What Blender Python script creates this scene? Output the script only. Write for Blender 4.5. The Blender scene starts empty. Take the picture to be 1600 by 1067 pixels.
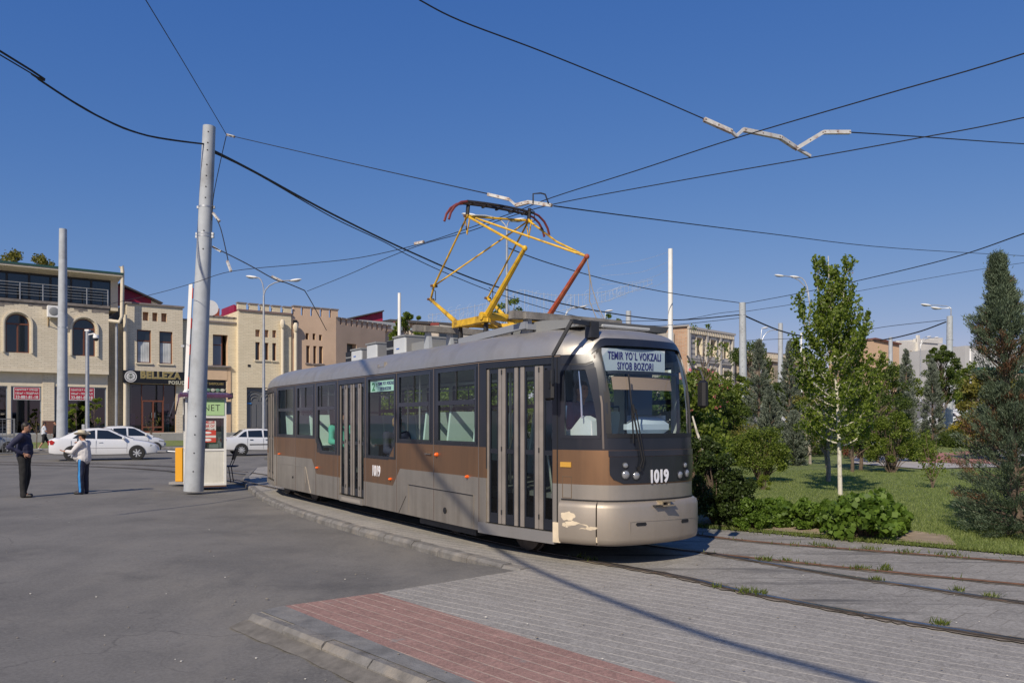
import bpy, bmesh, math, random
import numpy as np
from mathutils import Vector, Matrix
R = math.radians
scene = bpy.context.scene
C = scene.collection
# ------------------------------------------------------------------ camera, world, sun, exposure
F = 1244.4; EYE = 1.7; HOR = 660.0
cd = bpy.data.cameras.new('camera'); cam = bpy.data.objects.new('camera', cd); C.objects.link(cam)
cam.location = (0, 0, EYE); cam.rotation_euler = (R(90), 0, 0)
cd.sensor_width = 36; cd.lens = F/1600*36; cd.shift_y = (HOR-533.5)/1600
cd.clip_start = .1; cd.clip_end = 3000
scene.camera = cam
SUN_EL = 38.0; SUN_AZ = (-.40, -.917)          # horizontal direction towards the sun
w = bpy.data.worlds.new('World'); scene.world = w; w.use_nodes = True
nt = w.node_tree; nt.nodes.clear()
sky = nt.nodes.new('ShaderNodeTexSky'); sky.sky_type = 'NISHITA'; sky.sun_disc = False
sky.sun_elevation = R(SUN_EL); sky.sun_rotation = math.atan2(SUN_AZ[0], SUN_AZ[1])
sky.altitude = 700; sky.air_density = 1.0; sky.dust_density = .3; sky.ozone_density = 6
bg = nt.nodes.new('ShaderNodeBackground'); bg.inputs['Strength'].default_value = .085
wo = nt.nodes.new('ShaderNodeOutputWorld')

ssep = nt.nodes.new('ShaderNodeSeparateColor'); scmb = nt.nodes.new('ShaderNodeCombineColor'); nt.links.new(sky.outputs[0], ssep.inputs[0])
for k_, (pw_, sc_) in enumerate(((1.217, 1.353), (.78, .689), (.404, .692))):      # grade the clear air towards the deep blue of the place
    a_ = nt.nodes.new('ShaderNodeMath'); a_.operation = 'MULTIPLY'; a_.inputs[1].default_value = .085; nt.links.new(ssep.outputs[k_], a_.inputs[0])
    b_ = nt.nodes.new('ShaderNodeMath'); b_.operation = 'POWER'; b_.inputs[1].default_value = pw_; nt.links.new(a_.outputs[0], b_.inputs[0])
    c_ = nt.nodes.new('ShaderNodeMath'); c_.operation = 'MULTIPLY'; c_.inputs[1].default_value = sc_/.085; nt.links.new(b_.outputs[0], c_.inputs[0]); nt.links.new(c_.outputs[0], scmb.inputs[k_])
nt.links.new(scmb.outputs[0], bg.inputs[0]); nt.links.new(bg.outputs[0], wo.inputs[0])
sd = bpy.data.lights.new('sun', 'SUN'); sd.energy = 4.5; sd.angle = R(.53); sd.color = (1, .885, .72)
sun = bpy.data.objects.new('sun', sd); C.objects.link(sun)
ce = math.cos(R(SUN_EL)); sv = Vector((SUN_AZ[0]*ce, SUN_AZ[1]*ce, math.sin(R(SUN_EL))))
sun.rotation_euler = sv.to_track_quat('Z', 'Y').to_euler(); sun.location = sv*30
vs = scene.view_settings; vs.view_transform = 'Standard'; vs.look = 'None'; vs.exposure = 0.0; vs.gamma = 1
scene.render.engine = 'CYCLES'

# ------------------------------------------------------------------ helpers
def G(px, py, z=0.0):
    Z = F*(EYE-z)/(py-HOR); return ((px-800)/F*Z, Z)
def P3(px, py, Z): return Vector(((px-800)/F*Z, Z, EYE+(HOR-py)*Z/F))
def sm(t): t = min(1, max(0, t)); return t*t*(3-2*t)

def setp(o, label=None, cat=None, group=None, kind=None):
    if label: o['label'] = label
    if cat: o['category'] = cat
    if group: o['group'] = group
    if kind: o['kind'] = kind
    return o
def thing(name, label, cat, loc=(0, 0, 0), rz=0.0, group=None):
    o = bpy.data.objects.new(name, None); C.objects.link(o); o.empty_display_size = .2
    o.location = loc; o.rotation_euler = (0, 0, rz)
    return setp(o, label, cat, group)

class MB:
    def __init__(s): s.v = []; s.f = []; s.m = []
    def add(s, vs_, fs, m=0):
        b = len(s.v); s.v += [tuple(p) for p in vs_]
        for f in fs: s.f.append([b+i for i in f]); s.m.append(m)
        return s
    def quad(s, a, b, c, d, m=0): return s.add([a, b, c, d], [(0, 1, 2, 3)], m)
    def box(s, lo, hi, m=0, M4=None, bev=0):
        x0, y0, z0 = lo; x1, y1, z1 = hi
        if x0 > x1: x0, x1 = x1, x0
        if y0 > y1: y0, y1 = y1, y0
        if z0 > z1: z0, z1 = z1, z0
        if bev:
            b = min(bev, (x1-x0)*.45, (y1-y0)*.45, (z1-z0)*.45)
            v = []; 
            for z, i in ((z0, b), (z0+b, 0), (z1-b, 0), (z1, b)):
                v += [(x0+b+i, y0+i, z), (x1-b-i, y0+i, z), (x1-i, y0+b+i, z), (x1-i, y1-b-i, z), (x1-b-i, y1-i, z), (x0+b+i, y1-i, z), (x0+i, y1-b-i, z), (x0+i, y0+b+i, z)]
            f = [tuple(range(7, -1, -1)), tuple(range(24, 32))]
            for k in range(3):
                for j in range(8): f.append((k*8+j, k*8+(j+1) % 8, k*8+8+(j+1) % 8, k*8+8+j))
        else:
            v = [(x0, y0, z0), (x1, y0, z0), (x1, y1, z0), (x0, y1, z0), (x0, y0, z1), (x1, y0, z1), (x1, y1, z1), (x0, y1, z1)]
            f = [(3, 2, 1, 0), (4, 5, 6, 7), (0, 1, 5, 4), (1, 2, 6, 5), (2, 3, 7, 6), (3, 0, 4, 7)]
        if M4 is not None: v = [M4 @ Vector(p) for p in v]
        return s.add(v, f, m)
    def bar(s, p, q, w, h, m=0, up=(0, 0, 1)):
        p = Vector(p); q = Vector(q); d = (q-p); L = d.length; d.normalize(); u = Vector(up)
        if abs(d.dot(u)) > .98: u = Vector((1, 0, 0))
        a = d.cross(u).normalized(); c = a.cross(d)
        M4 = Matrix((( d.x, a.x, c.x, p.x), (d.y, a.y, c.y, p.y), (d.z, a.z, c.z, p.z), (0, 0, 0, 1)))
        return s.box((0, -w/2, -h/2), (L, w/2, h/2), m, M4)
    def tube(s, pts, r, n=8, m=0, cap=True):
        pts = [Vector(p) for p in pts]; k = len(pts)
        rs = r if isinstance(r, (list, tuple)) else [r]*k
        ref = None; v = []
        for i in range(k):
            d = (pts[min(i+1, k-1)]-pts[max(i-1, 0)])
            if d.length < 1e-9: d = Vector((0, 0, 1))
            d.normalize()
            if ref is None:
                ref = Vector((0, 0, 1)) if abs(d.z) < .9 else Vector((1, 0, 0))
            a = (ref - d*ref.dot(d)).normalized(); b = d.cross(a); ref = a
            for j in range(n):
                t = 2*math.pi*j/n; v.append(pts[i]+(a*math.cos(t)+b*math.sin(t))*rs[i])
        f = [(i*n+j, i*n+(j+1) % n, (i+1)*n+(j+1) % n, (i+1)*n+j) for i in range(k-1) for j in range(n)]
        if cap: f += [tuple(range(n-1, -1, -1)), tuple(range((k-1)*n, k*n))]
        return s.add(v, f, m)
    def lathe(s, prof, c, axis='z', n=20, m=0, M4=None):
        v = []; k = len(prof)
        for r, h in prof:
            for j in range(n):
                t = 2*math.pi*j/n; a, b = r*math.cos(t), r*math.sin(t)
                p = (a, b, h) if axis == 'z' else ((a, h, b) if axis == 'y' else (h, a, b))
                p = Vector(p)+Vector(c); v.append(M4 @ p if M4 is not None else p)
        f = [(i*n+j, i*n+(j+1) % n, (i+1)*n+(j+1) % n, (i+1)*n+j) for i in range(k-1) for j in range(n)]
        f += [tuple(range(n-1, -1, -1)), tuple(range((k-1)*n, k*n))]
        return s.add(v, f, m)
    def ball(s, c, r, n=12, m=0, M4=None):
        rx, ry, rz = (r, r, r) if not isinstance(r, (tuple, list)) else r
        v = []; k = max(5, n//2+1)
        for i in range(k):
            ph = math.pi*(i+.02)/(k-1+.04)-math.pi/2
            for j in range(n):
                t = 2*math.pi*j/n
                p = Vector((c[0]+rx*math.cos(ph)*math.cos(t), c[1]+ry*math.cos(ph)*math.sin(t), c[2]+rz*math.sin(ph)))
                v.append(M4 @ p if M4 is not None else p)
        f = [(i*n+j, i*n+(j+1) % n, (i+1)*n+(j+1) % n, (i+1)*n+j) for i in range(k-1) for j in range(n)]
        f += [tuple(range(n-1, -1, -1)), tuple(range((k-1)*n, k*n))]
        return s.add(v, f, m)
    def prism(s, poly, y0, y1, m=0, fn=None):      # polygon of (x, z), extruded in y
        n = len(poly); v = [(x, y0, z) for x, z in poly]+[(x, y1, z) for x, z in poly]
        if fn: v = [fn(p) for p in v]
        f = [tuple(range(n)), tuple(range(2*n-1, n-1, -1))]+[((i+1) % n, i, n+i, n+(i+1) % n) for i in range(n)]
        return s.add(v, f, m)
    def build(s, name, mats, parent=None, smooth=True, center=False, fix=True, angle=35):
        me = bpy.data.meshes.new(name)
        org = Vector((0, 0, 0))
        if center and s.v:
            a = np.array([tuple(p) for p in s.v]); i = a[:, 2].argmin(); org = Vector((a[:, 0].mean(), a[:, 1].mean(), a[i, 2]))
            s.v = [tuple(Vector(p)-org) for p in s.v]
        me.from_pydata([tuple(p) for p in s.v], [], s.f)
        if not isinstance(mats, (list, tuple)): mats = [mats]
        for q in mats: me.materials.append(q)
        me.polygons.foreach_set('material_index', s.m)
        if fix:
            bm = bmesh.new(); bm.from_mesh(me); bmesh.ops.recalc_face_normals(bm, faces=bm.faces); bm.to_mesh(me); bm.free()
        if smooth:
            me.polygons.foreach_set('use_smooth', [True]*len(me.polygons))
            me.set_sharp_from_angle(angle=R(angle))
        me.update()
        o = bpy.data.objects.new(name, me); C.objects.link(o); o.location = org
        if parent: o.parent = parent
        return o

def copy_tree(o, parent=None):
    c = o.copy(); C.objects.link(c)
    if parent: c.parent = parent
    for ch in [k for k in bpy.data.objects if k.parent == o]: copy_tree(ch, c)
    return c
def children(o): return [k for k in bpy.data.objects if k.parent == o]

# ------------------------------------------------------------------ materials
def nodes_of(name):
    m = bpy.data.materials.new(name); m.use_nodes = True
    t = m.node_tree; b = t.nodes['Principled BSDF']; return m, t, b
def col(c): return (c[0], c[1], c[2], 1)
def math_node(t, op, a, b=None, clamp=False):
    n = t.nodes.new('ShaderNodeMath'); n.operation = op; n.use_clamp = clamp
    for i, x in enumerate((a, b)):
        if x is None: continue
        if isinstance(x, (int, float)): n.inputs[i].default_value = x
        else: t.links.new(x, n.inputs[i])
    return n.outputs[0]
def mix_col(t, fac, a, b, mode='MIX'):
    n = t.nodes.new('ShaderNodeMix'); n.data_type = 'RGBA'; n.blend_type = mode
    if isinstance(fac, (int, float)): n.inputs[0].default_value = fac
    else: t.links.new(fac, n.inputs[0])
    for i, x in ((6, a), (7, b)):
        if isinstance(x, tuple): n.inputs[i].default_value = col(x)
        else: t.links.new(x, n.inputs[i])
    return n.outputs[2]
def coords(t, kind='Object'):
    return t.nodes.new('ShaderNodeTexCoord').outputs[kind]
def mapping(t, v, scale=(1, 1, 1), rot=(0, 0, 0), loc=(0, 0, 0)):
    n = t.nodes.new('ShaderNodeMapping'); t.links.new(v, n.inputs[0])
    n.inputs['Scale'].default_value = scale; n.inputs['Rotation'].default_value = rot; n.inputs['Location'].default_value = loc
    return n.outputs[0]
def noise(t, v, scale, detail=4, rough=.55, dist=0):
    n = t.nodes.new('ShaderNodeTexNoise'); t.links.new(v, n.inputs['Vector'])
    n.inputs['Scale'].default_value = scale; n.inputs['Detail'].default_value = detail
    n.inputs['Roughness'].default_value = rough; n.inputs['Distortion'].default_value = dist
    return n.outputs['Fac']
def ramp(t, x, lo, hi, a=0.0, b=1.0):
    n = t.nodes.new('ShaderNodeMapRange'); t.links.new(x, n.inputs[0])
    n.inputs[1].default_value = lo; n.inputs[2].default_value = hi; n.inputs[3].default_value = a; n.inputs[4].default_value = b
    return n.outputs[0]
def bump(t, b, h, strength, dist=.01):
    n = t.nodes.new('ShaderNodeBump'); n.inputs['Strength'].default_value = strength; n.inputs['Distance'].default_value = dist
    t.links.new(h, n.inputs['Height']); t.links.new(n.outputs[0], b.inputs['Normal'])
def M(name, c, rough=.6, metal=0.0, var=.0, scale=3.0, bmp=0.0, spec=.5, coat=0.0, kind='Object', var2=0.0, stain=None):
    m, t, b = nodes_of(name)
    b.inputs['Roughness'].default_value = rough; b.inputs['Metallic'].default_value = metal
    b.inputs['Specular IOR Level'].default_value = spec; b.inputs['Coat Weight'].default_value = coat
    b.inputs['Base Color'].default_value = col(c)
    if var or bmp or stain:
        v = coords(t, kind); n1 = noise(t, v, scale, 5)
        out = mix_col(t, ramp(t, n1, .3, .7), tuple(x*(1-var) for x in c), tuple(min(1, x*(1+var)) for x in c))
        if stain:
            n2 = noise(t, v, scale*.37, 6, .65)
            out = mix_col(t, ramp(t, n2, .52, .68, 0, stain[1]), out, stain[0])
        t.links.new(out, b.inputs['Base Color'])
        if bmp: bump(t, b, noise(t, v, scale*8, 3), bmp, .01)
    return m
def glass_mat(name, tint=(.75, .85, .85), refl=.08, rough=.02, dark=0.0):
    m = bpy.data.materials.new(name); m.use_nodes = True; t = m.node_tree; t.nodes.clear()
    o = t.nodes.new('ShaderNodeOutputMaterial'); tr = t.nodes.new('ShaderNodeBsdfTransparent'); tr.inputs[0].default_value = col(tint)
    gl = t.nodes.new('ShaderNodeBsdfGlossy'); gl.inputs['Roughness'].default_value = rough
    ge = t.nodes.new('ShaderNodeNewGeometry'); dp = t.nodes.new('ShaderNodeVectorMath'); dp.operation = 'DOT_PRODUCT'
    t.links.new(ge.outputs['Normal'], dp.inputs[0]); t.links.new(ge.outputs['Incoming'], dp.inputs[1])
    cs = math_node(t, 'SUBTRACT', 1.0, math_node(t, 'ABSOLUTE', dp.outputs['Value']), True)
    fac = math_node(t, 'ADD', refl, math_node(t, 'MULTIPLY', 1-refl, math_node(t, 'POWER', cs, 5.0)))
    mx = t.nodes.new('ShaderNodeMixShader'); t.links.new(fac, mx.inputs[0]); t.links.new(tr.outputs[0], mx.inputs[1]); t.links.new(gl.outputs[0], mx.inputs[2])
    t.links.new(mx.outputs[0], o.inputs[0]); return m
def leaf_mat(name, c, var=.45, trans=.35, tip=None):
    m, t, b = nodes_of(name)
    g = t.nodes.new('ShaderNodeNewGeometry')
    n = noise(t, coords(t), 1.7, 3)
    r = math_node(t, 'ADD', math_node(t, 'MULTIPLY', g.outputs['Random Per Island'], .65), math_node(t, 'MULTIPLY', n, .5))
    hi = tip or (c[0]*(1+var)*1.15, c[1]*(1+var), c[2]*(1+var)*.8)
    o = mix_col(t, ramp(t, r, .15, 1.0), tuple(x*(1-var) for x in c), hi)
    t.links.new(o, b.inputs['Base Color']); b.inputs['Roughness'].default_value = .5; b.inputs['Specular IOR Level'].default_value = .35
    tl = t.nodes.new('ShaderNodeBsdfTranslucent'); t.links.new(mix_col(t, .5, o, (c[0]*2, c[1]*2.2, c[2]*.8)), tl.inputs[0])
    mx = t.nodes.new('ShaderNodeMixShader'); mx.inputs[0].default_value = trans
    t.links.new(b.outputs[0], mx.inputs[1]); t.links.new(tl.outputs[0], mx.inputs[2])
    t.links.new(mx.outputs[0], t.nodes['Material Output'].inputs[0]); return m
def brick_mat(name, c1, c2, mortar, bw=.4, bh=.11, ms=.012, dirt=.25, horiz=True, rough=.85, bmp=.4):
    m, t, b = nodes_of(name); v = coords(t)
    sp = t.nodes.new('ShaderNodeSeparateXYZ'); t.links.new(v, sp.inputs[0]); cb = t.nodes.new('ShaderNodeCombineXYZ')
    if horiz: t.links.new(math_node(t, 'ADD', sp.outputs[0], sp.outputs[1]), cb.inputs[0]); t.links.new(sp.outputs[2], cb.inputs[1])
    br = t.nodes.new('ShaderNodeTexBrick'); t.links.new(cb.outputs[0], br.inputs[0])
    br.inputs['Color1'].default_value = col(c1); br.inputs['Color2'].default_value = col(c2); br.inputs['Mortar'].default_value = col(mortar)
    br.inputs['Scale'].default_value = 1; br.inputs['Brick Width'].default_value = bw; br.inputs['Row Height'].default_value = bh
    br.inputs['Mortar Size'].default_value = ms; br.inputs['Mortar Smooth'].default_value = .3
    n = noise(t, v, .6, 6, .6); st = noise(t, mapping(t, v, (2.5, 2.5, .25)), 1.0, 4)
    d = math_node(t, 'MULTIPLY', ramp(t, n, .4, .75), dirt)
    o = mix_col(t, d, br.outputs[0], tuple(x*.45 for x in c1)); o = mix_col(t, math_node(t, 'MULTIPLY', ramp(t, st, .5, .8), dirt*.8), o, tuple(x*.5 for x in c1))
    t.links.new(o, b.inputs['Base Color']); b.inputs['Roughness'].default_value = rough
    bump(t, b, br.outputs['Fac'], -bmp, .01); return m

def text_obj(txt, size, mat, parent, M4, name='lettering', sx=1.0, bold=.0, depth=.003, align='CENTER', spacing=1.0, shear=0, fit=None):
    cu = bpy.data.curves.new(name, 'FONT'); cu.body = txt; cu.size = size; cu.align_x = align; cu.align_y = 'CENTER'
    cu.extrude = depth; cu.offset = bold; cu.space_character = spacing; cu.shear = shear; cu.resolution_u = 3
    tmp = bpy.data.objects.new(name, cu); C.objects.link(tmp)
    dg = bpy.context.evaluated_depsgraph_get(); me = bpy.data.meshes.new_from_object(tmp.evaluated_get(dg))
    bpy.data.objects.remove(tmp)
    if fit:      # stretch the line to the width and height it has on the sign
        xs_f = [v_.co.x for v_ in me.vertices]; ys_f = [v_.co.y for v_ in me.vertices]; fx, fy = fit[0]/(max(xs_f)-min(xs_f)), fit[1]/(max(ys_f)-min(ys_f))
        me.transform(Matrix.Diagonal((fx, fy, 1, 1)) @ Matrix.Translation((-(max(xs_f)+min(xs_f))/2, -(max(ys_f)+min(ys_f))/2, 0)))
    me.transform(M4 @ Matrix.Diagonal((1 if fit else sx, 1, 1, 1))); me.materials.clear(); me.materials.append(mat)
    o = bpy.data.objects.new(name, me); C.objects.link(o); o.parent = parent; return o
def frame(o, xd, zd):      # text frame: x along xd, text-up along zd
    x = Vector(xd).normalized(); y = Vector(zd).normalized(); z = x.cross(y).normalized(); y = z.cross(x)
    return Matrix(((x.x, y.x, z.x, o[0]), (x.y, y.y, z.y, o[1]), (x.z, y.z, z.z, o[2]), (0, 0, 0, 1)))

rng = np.random.default_rng(7)
def leaf_mesh(name, cen, size, mat, parent=None, aspect=.55, up=.3, seed=1, dirs=None, jit=.35, fold=.18):
    g = np.random.default_rng(seed); cen = np.asarray(cen, float); n = len(cen)
    d = g.normal(size=(n, 3)) if dirs is None else np.asarray(dirs, float)+g.normal(size=(n, 3))*jit
    if dirs is None: d[:, 2] += up
    d /= np.linalg.norm(d, axis=1)[:, None]+1e-9
    q = g.normal(size=(n, 3)); s = np.cross(d, q); s /= np.linalg.norm(s, axis=1)[:, None]+1e-9
    nn = np.cross(d, s); L = size*g.uniform(.6, 1.25, n)[:, None]; W = L*aspect*.5
    v = np.empty((n, 4, 3)); v[:, 0] = cen-d*L*.5; v[:, 2] = cen+d*L*.5
    v[:, 1] = cen+s*W+nn*L*fold-d*L*.05; v[:, 3] = cen-s*W+nn*L*fold-d*L*.05
    me = bpy.data.meshes.new(name); me.vertices.add(4*n); me.vertices.foreach_set('co', v.ravel())
    me.loops.add(4*n); me.loops.foreach_set('vertex_index', np.arange(4*n, dtype=np.int32))
    me.polygons.add(n); me.polygons.foreach_set('loop_start', np.arange(0, 4*n, 4, dtype=np.int32)); me.polygons.foreach_set('loop_total', np.full(n, 4, dtype=np.int32))
    me.materials.append(mat); me.update(calc_edges=True); me.validate()
    o = bpy.data.objects.new(name, me); C.objects.link(o)
    if parent: o.parent = parent
    return o

# shared materials
m_steel = M('galvanised_steel', (.42, .44, .46), .45, .6, .12, 4)
m_polec = M('painted_concrete', (.40, .43, .46), .65, 0, .10, 3, .15, stain=((.2, .2, .2), .5))
m_white = M('white_paint', (.78, .78, .76), .45, 0, .05, 3)
m_black = M('black_rubber', (.012, .012, .013), .5)
m_wire = M('wire_black', (.015, .015, .016), .6)
m_wire2 = M('wire_copper_dark', (.03, .028, .026), .5, .5)
m_rust = M('rust', (.15, .075, .045), .8, 0, .3, 20)
m_ins = M('insulator_painted', (.55, .55, .53), .5, 0, .1, 20, stain=((.25, .1, .04), .8))
m_dark = M('dark_metal', (.035, .037, .042), .5, .3, .2, 6)
m_chrome = M('chrome', (.7, .7, .7), .15, 1)
m_red = M('signal_red', (.5, .02, .02), .45)
m_skin = M('skin', (.42, .22, .14), .6, 0, .08, 30)
m_glassd = M('dark_window_glass', (.012, .016, .02), .04, 0, 0, spec=.9)
# ------------------------------------------------------------------ terrain height
RY = [-500, 0, 42, 51, 58, 70, 80, 100, 140, 200, 400, 1000]; RZ = [0, 0, 0.02, .45, .86, 1.5, 2.1, 3.6, 6, 8, 12, 14]
def rise(y): return float(np.interp(y, RY, RZ))
def HT(x, y): return rise(y)*sm((x+6)/14)
def dseg(x, y, pts):
    best = 1e9
    for (ax, ay), (bx, by) in zip(pts[:-1], pts[1:]):
        dx, dy = bx-ax, by-ay; t = max(0, min(1, ((x-ax)*dx+(y-ay)*dy)/(dx*dx+dy*dy)))
        best = min(best, math.hypot(x-ax-t*dx, y-ay-t*dy))
    return best
def inside(x, y, poly):
    c = False; n = len(poly)
    for i in range(n):
        x0, y0 = poly[i]; x1, y1 = poly[(i+1) % n]
        if (y0 > y) != (y1 > y) and x < (x1-x0)*(y-y0)/(y1-y0)+x0: c = not c
    return c
KERB1 = [(-2.26, 7.12), (-.50, 5.25), (.72, 3.95), (3.5, .95), (8, -3.9)]
KERB2 = [(.15, 9.2), (-.05, 9.45), (-.49, 10.07), (-1.34, 11.3), (-2.35, 12.67), (-3.45, 14.35), (-4.55, 16.2), (-5.58, 18.1), (-6.5, 20.2), (-7.35, 22.2), (-8.3, 24.9), (-9.6, 29.8)]
LAWN_EDGE = [(30, -9), (13, 5.2), (9.5, 7.75), (6.5, 10.14), (4.65, 11.56), (2.96, 12.9), (1.0, 15.6), (-3.66, 22.9), (-6.2, 28), (-7, 33)]
PAVE = [KERB1[0]]+KERB1[1:]+[(30, -9)]+LAWN_EDGE[1:]+[(-9, 33)]+KERB2[::-1]
LAWN = LAWN_EDGE+[(-2, 40), (8, 50), (22, 58), (36, 62), (60, 66), (110, 74), (110, -40), (60, -30)]
def asph(x, y):
    z = HT(x, y)-.01
    d1 = dseg(x, y, KERB1[:4]); d2 = dseg(x, y, KERB2[1:])
    side = (x+2.36)*.736+(y-7.05)*.677      # >0 on the pavement side of the near kerb line
    z -= .088*(1-sm((d1-1.0)/3))*(1-sm((side+.05)/.5))
    z -= .075*(1-sm((d2-.8)/2.5))*sm(dseg(x, y, [(-2.36, 7.05), (0.1, 9.2)])/1.6)
    return z
m_asph, t, b = nodes_of('asphalt_worn'); v = coords(t)
n0 = noise(t, v, 160, 2, .7); n1 = noise(t, v, .55, 6, .62); n2 = noise(t, mapping(t, v, (1, .25, 1), (0, 0, R(-36))), .5, 5, .6); n3 = noise(t, v, 2.3, 5, .7)
o = mix_col(t, ramp(t, n1, .36, .66), (.098, .093, .085), (.172, .162, .146))
o = mix_col(t, ramp(t, n2, .52, .72, 0, .7), o, (.20, .188, .168)); o = mix_col(t, ramp(t, n3, .62, .74, 0, .5), o, (.05, .049, .048))
o = mix_col(t, math_node(t, 'MULTIPLY', ramp(t, n0, .35, .7), .38), o, (.24, .23, .215))
n5 = noise(t, v, 34, 6, .8); o = mix_col(t, ramp(t, n5, .50, .68, 0, .45), o, (.25, .24, .22)); o = mix_col(t, ramp(t, n5, .50, .34, 0, .4), o, (.06, .058, .055))
n6 = noise(t, mapping(t, v, (1, .45, 1), (0, 0, R(25)), (7, 3, 0)), .9, 7, .68); o = mix_col(t, ramp(t, n6, .50, .64, 0, .45), o, (.21, .195, .17)); n7 = noise(t, mapping(t, v, loc=(31, 12, 0)), .7, 7, .7); o = mix_col(t, ramp(t, n7, .56, .66, 0, .35), o, (.066, .064, .062))
vo = t.nodes.new('ShaderNodeTexVoronoi'); vo.feature = 'DISTANCE_TO_EDGE'; vo.inputs['Scale'].default_value = .22
wv = t.nodes.new('ShaderNodeVectorMath'); wv.operation = 'ADD'; nn = t.nodes.new('ShaderNodeTexNoise'); nn.inputs['Scale'].default_value = 1.1; nn.inputs['Detail'].default_value = 6
t.links.new(v, nn.inputs['Vector']); t.links.new(v, wv.inputs[0]); t.links.new(nn.outputs['Color'], wv.inputs[1]); t.links.new(wv.outputs[0], vo.inputs['Vector'])
crk = math_node(t, 'MULTIPLY', ramp(t, vo.outputs['Distance'], .0, .0035, 1, 0), ramp(t, n1, .45, .6))
o = mix_col(t, math_node(t, 'MULTIPLY', crk, .5), o, (.04, .038, .036))
t.links.new(o, b.inputs['Base Color']); b.inputs['Roughness'].default_value = .88
bump(t, b, math_node(t, 'ADD', math_node(t, 'MULTIPLY', n0, .6), n3), .35, .012)

def axis(segs):
    out = []
    for a, bb, st in segs: out += list(np.arange(a, bb, st))
    return out+[segs[-1][1]]
xs = axis([(-900, -120, 130), (-120, -40, 10), (-40, -14, 2), (-14, 10, .33), (10, 40, 2), (40, 120, 8), (120, 900, 130)])
ys = axis([(-300, -20, 40), (-20, 0, 4), (0, 26, .33), (26, 60, 2), (60, 160, 6), (160, 1000, 105)])
mb = MB(); nx = len(xs)
PV2 = PAVE
for y in ys:
    for x in xs:
        z = asph(x, y)
        if -15 < x < 31 and -10 < y < 34 and inside(x, y, PAVE) and min(dseg(x, y, PAVE+[PAVE[0]]), 9) > .42: z = -.3
        elif inside(x, y, LAWN) and dseg(x, y, LAWN+[LAWN[0]]) > .9: z -= .3
        mb.v.append((x, y, z))
for j in range(len(ys)-1):
    for i in range(nx-1): mb.f.append((j*nx+i, j*nx+i+1, (j+1)*nx+i+1, (j+1)*nx+i)); mb.m.append(0)
setp(mb.build('ground', m_asph, fix=False), kind='structure')

def sheet(name, poly, zf, mat, cut=0, kind='structure', th=0):
    bm = bmesh.new(); vs2 = [bm.verts.new((x, y, 0)) for x, y in poly]; 
    from mathutils.geometry import tessellate_polygon
    for tri in tessellate_polygon([[Vector((x, y, 0)) for x, y in poly]]):
        try: bm.faces.new([vs2[i] for i in tri])
        except ValueError: pass
    if cut:
        xa = [p[0] for p in poly]; ya = [p[1] for p in poly]
        for ax, lo, hi in ((0, min(xa), max(xa)), (1, min(ya), max(ya))):
            k = math.ceil(lo/cut)*cut
            while k < hi:
                c0 = [0, 0, 0]; c0[ax] = k; nn_ = [0, 0, 0]; nn_[ax] = 1
                bmesh.ops.bisect_plane(bm, geom=bm.verts[:]+bm.edges[:]+bm.faces[:], plane_co=c0, plane_no=nn_); k += cut
    for q in bm.verts: q.co.z = zf(q.co.x, q.co.y)
    bmesh.ops.recalc_face_normals(bm, faces=bm.faces)
    if sum(q.normal.z for q in bm.faces) < 0: bmesh.ops.reverse_faces(bm, faces=bm.faces)
    me = bpy.data.meshes.new(name); bm.to_mesh(me); bm.free(); me.materials.append(mat)
    o_ = bpy.data.objects.new(name, me); C.objects.link(o_)
    return setp(o_, kind=kind) if kind else o_

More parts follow.
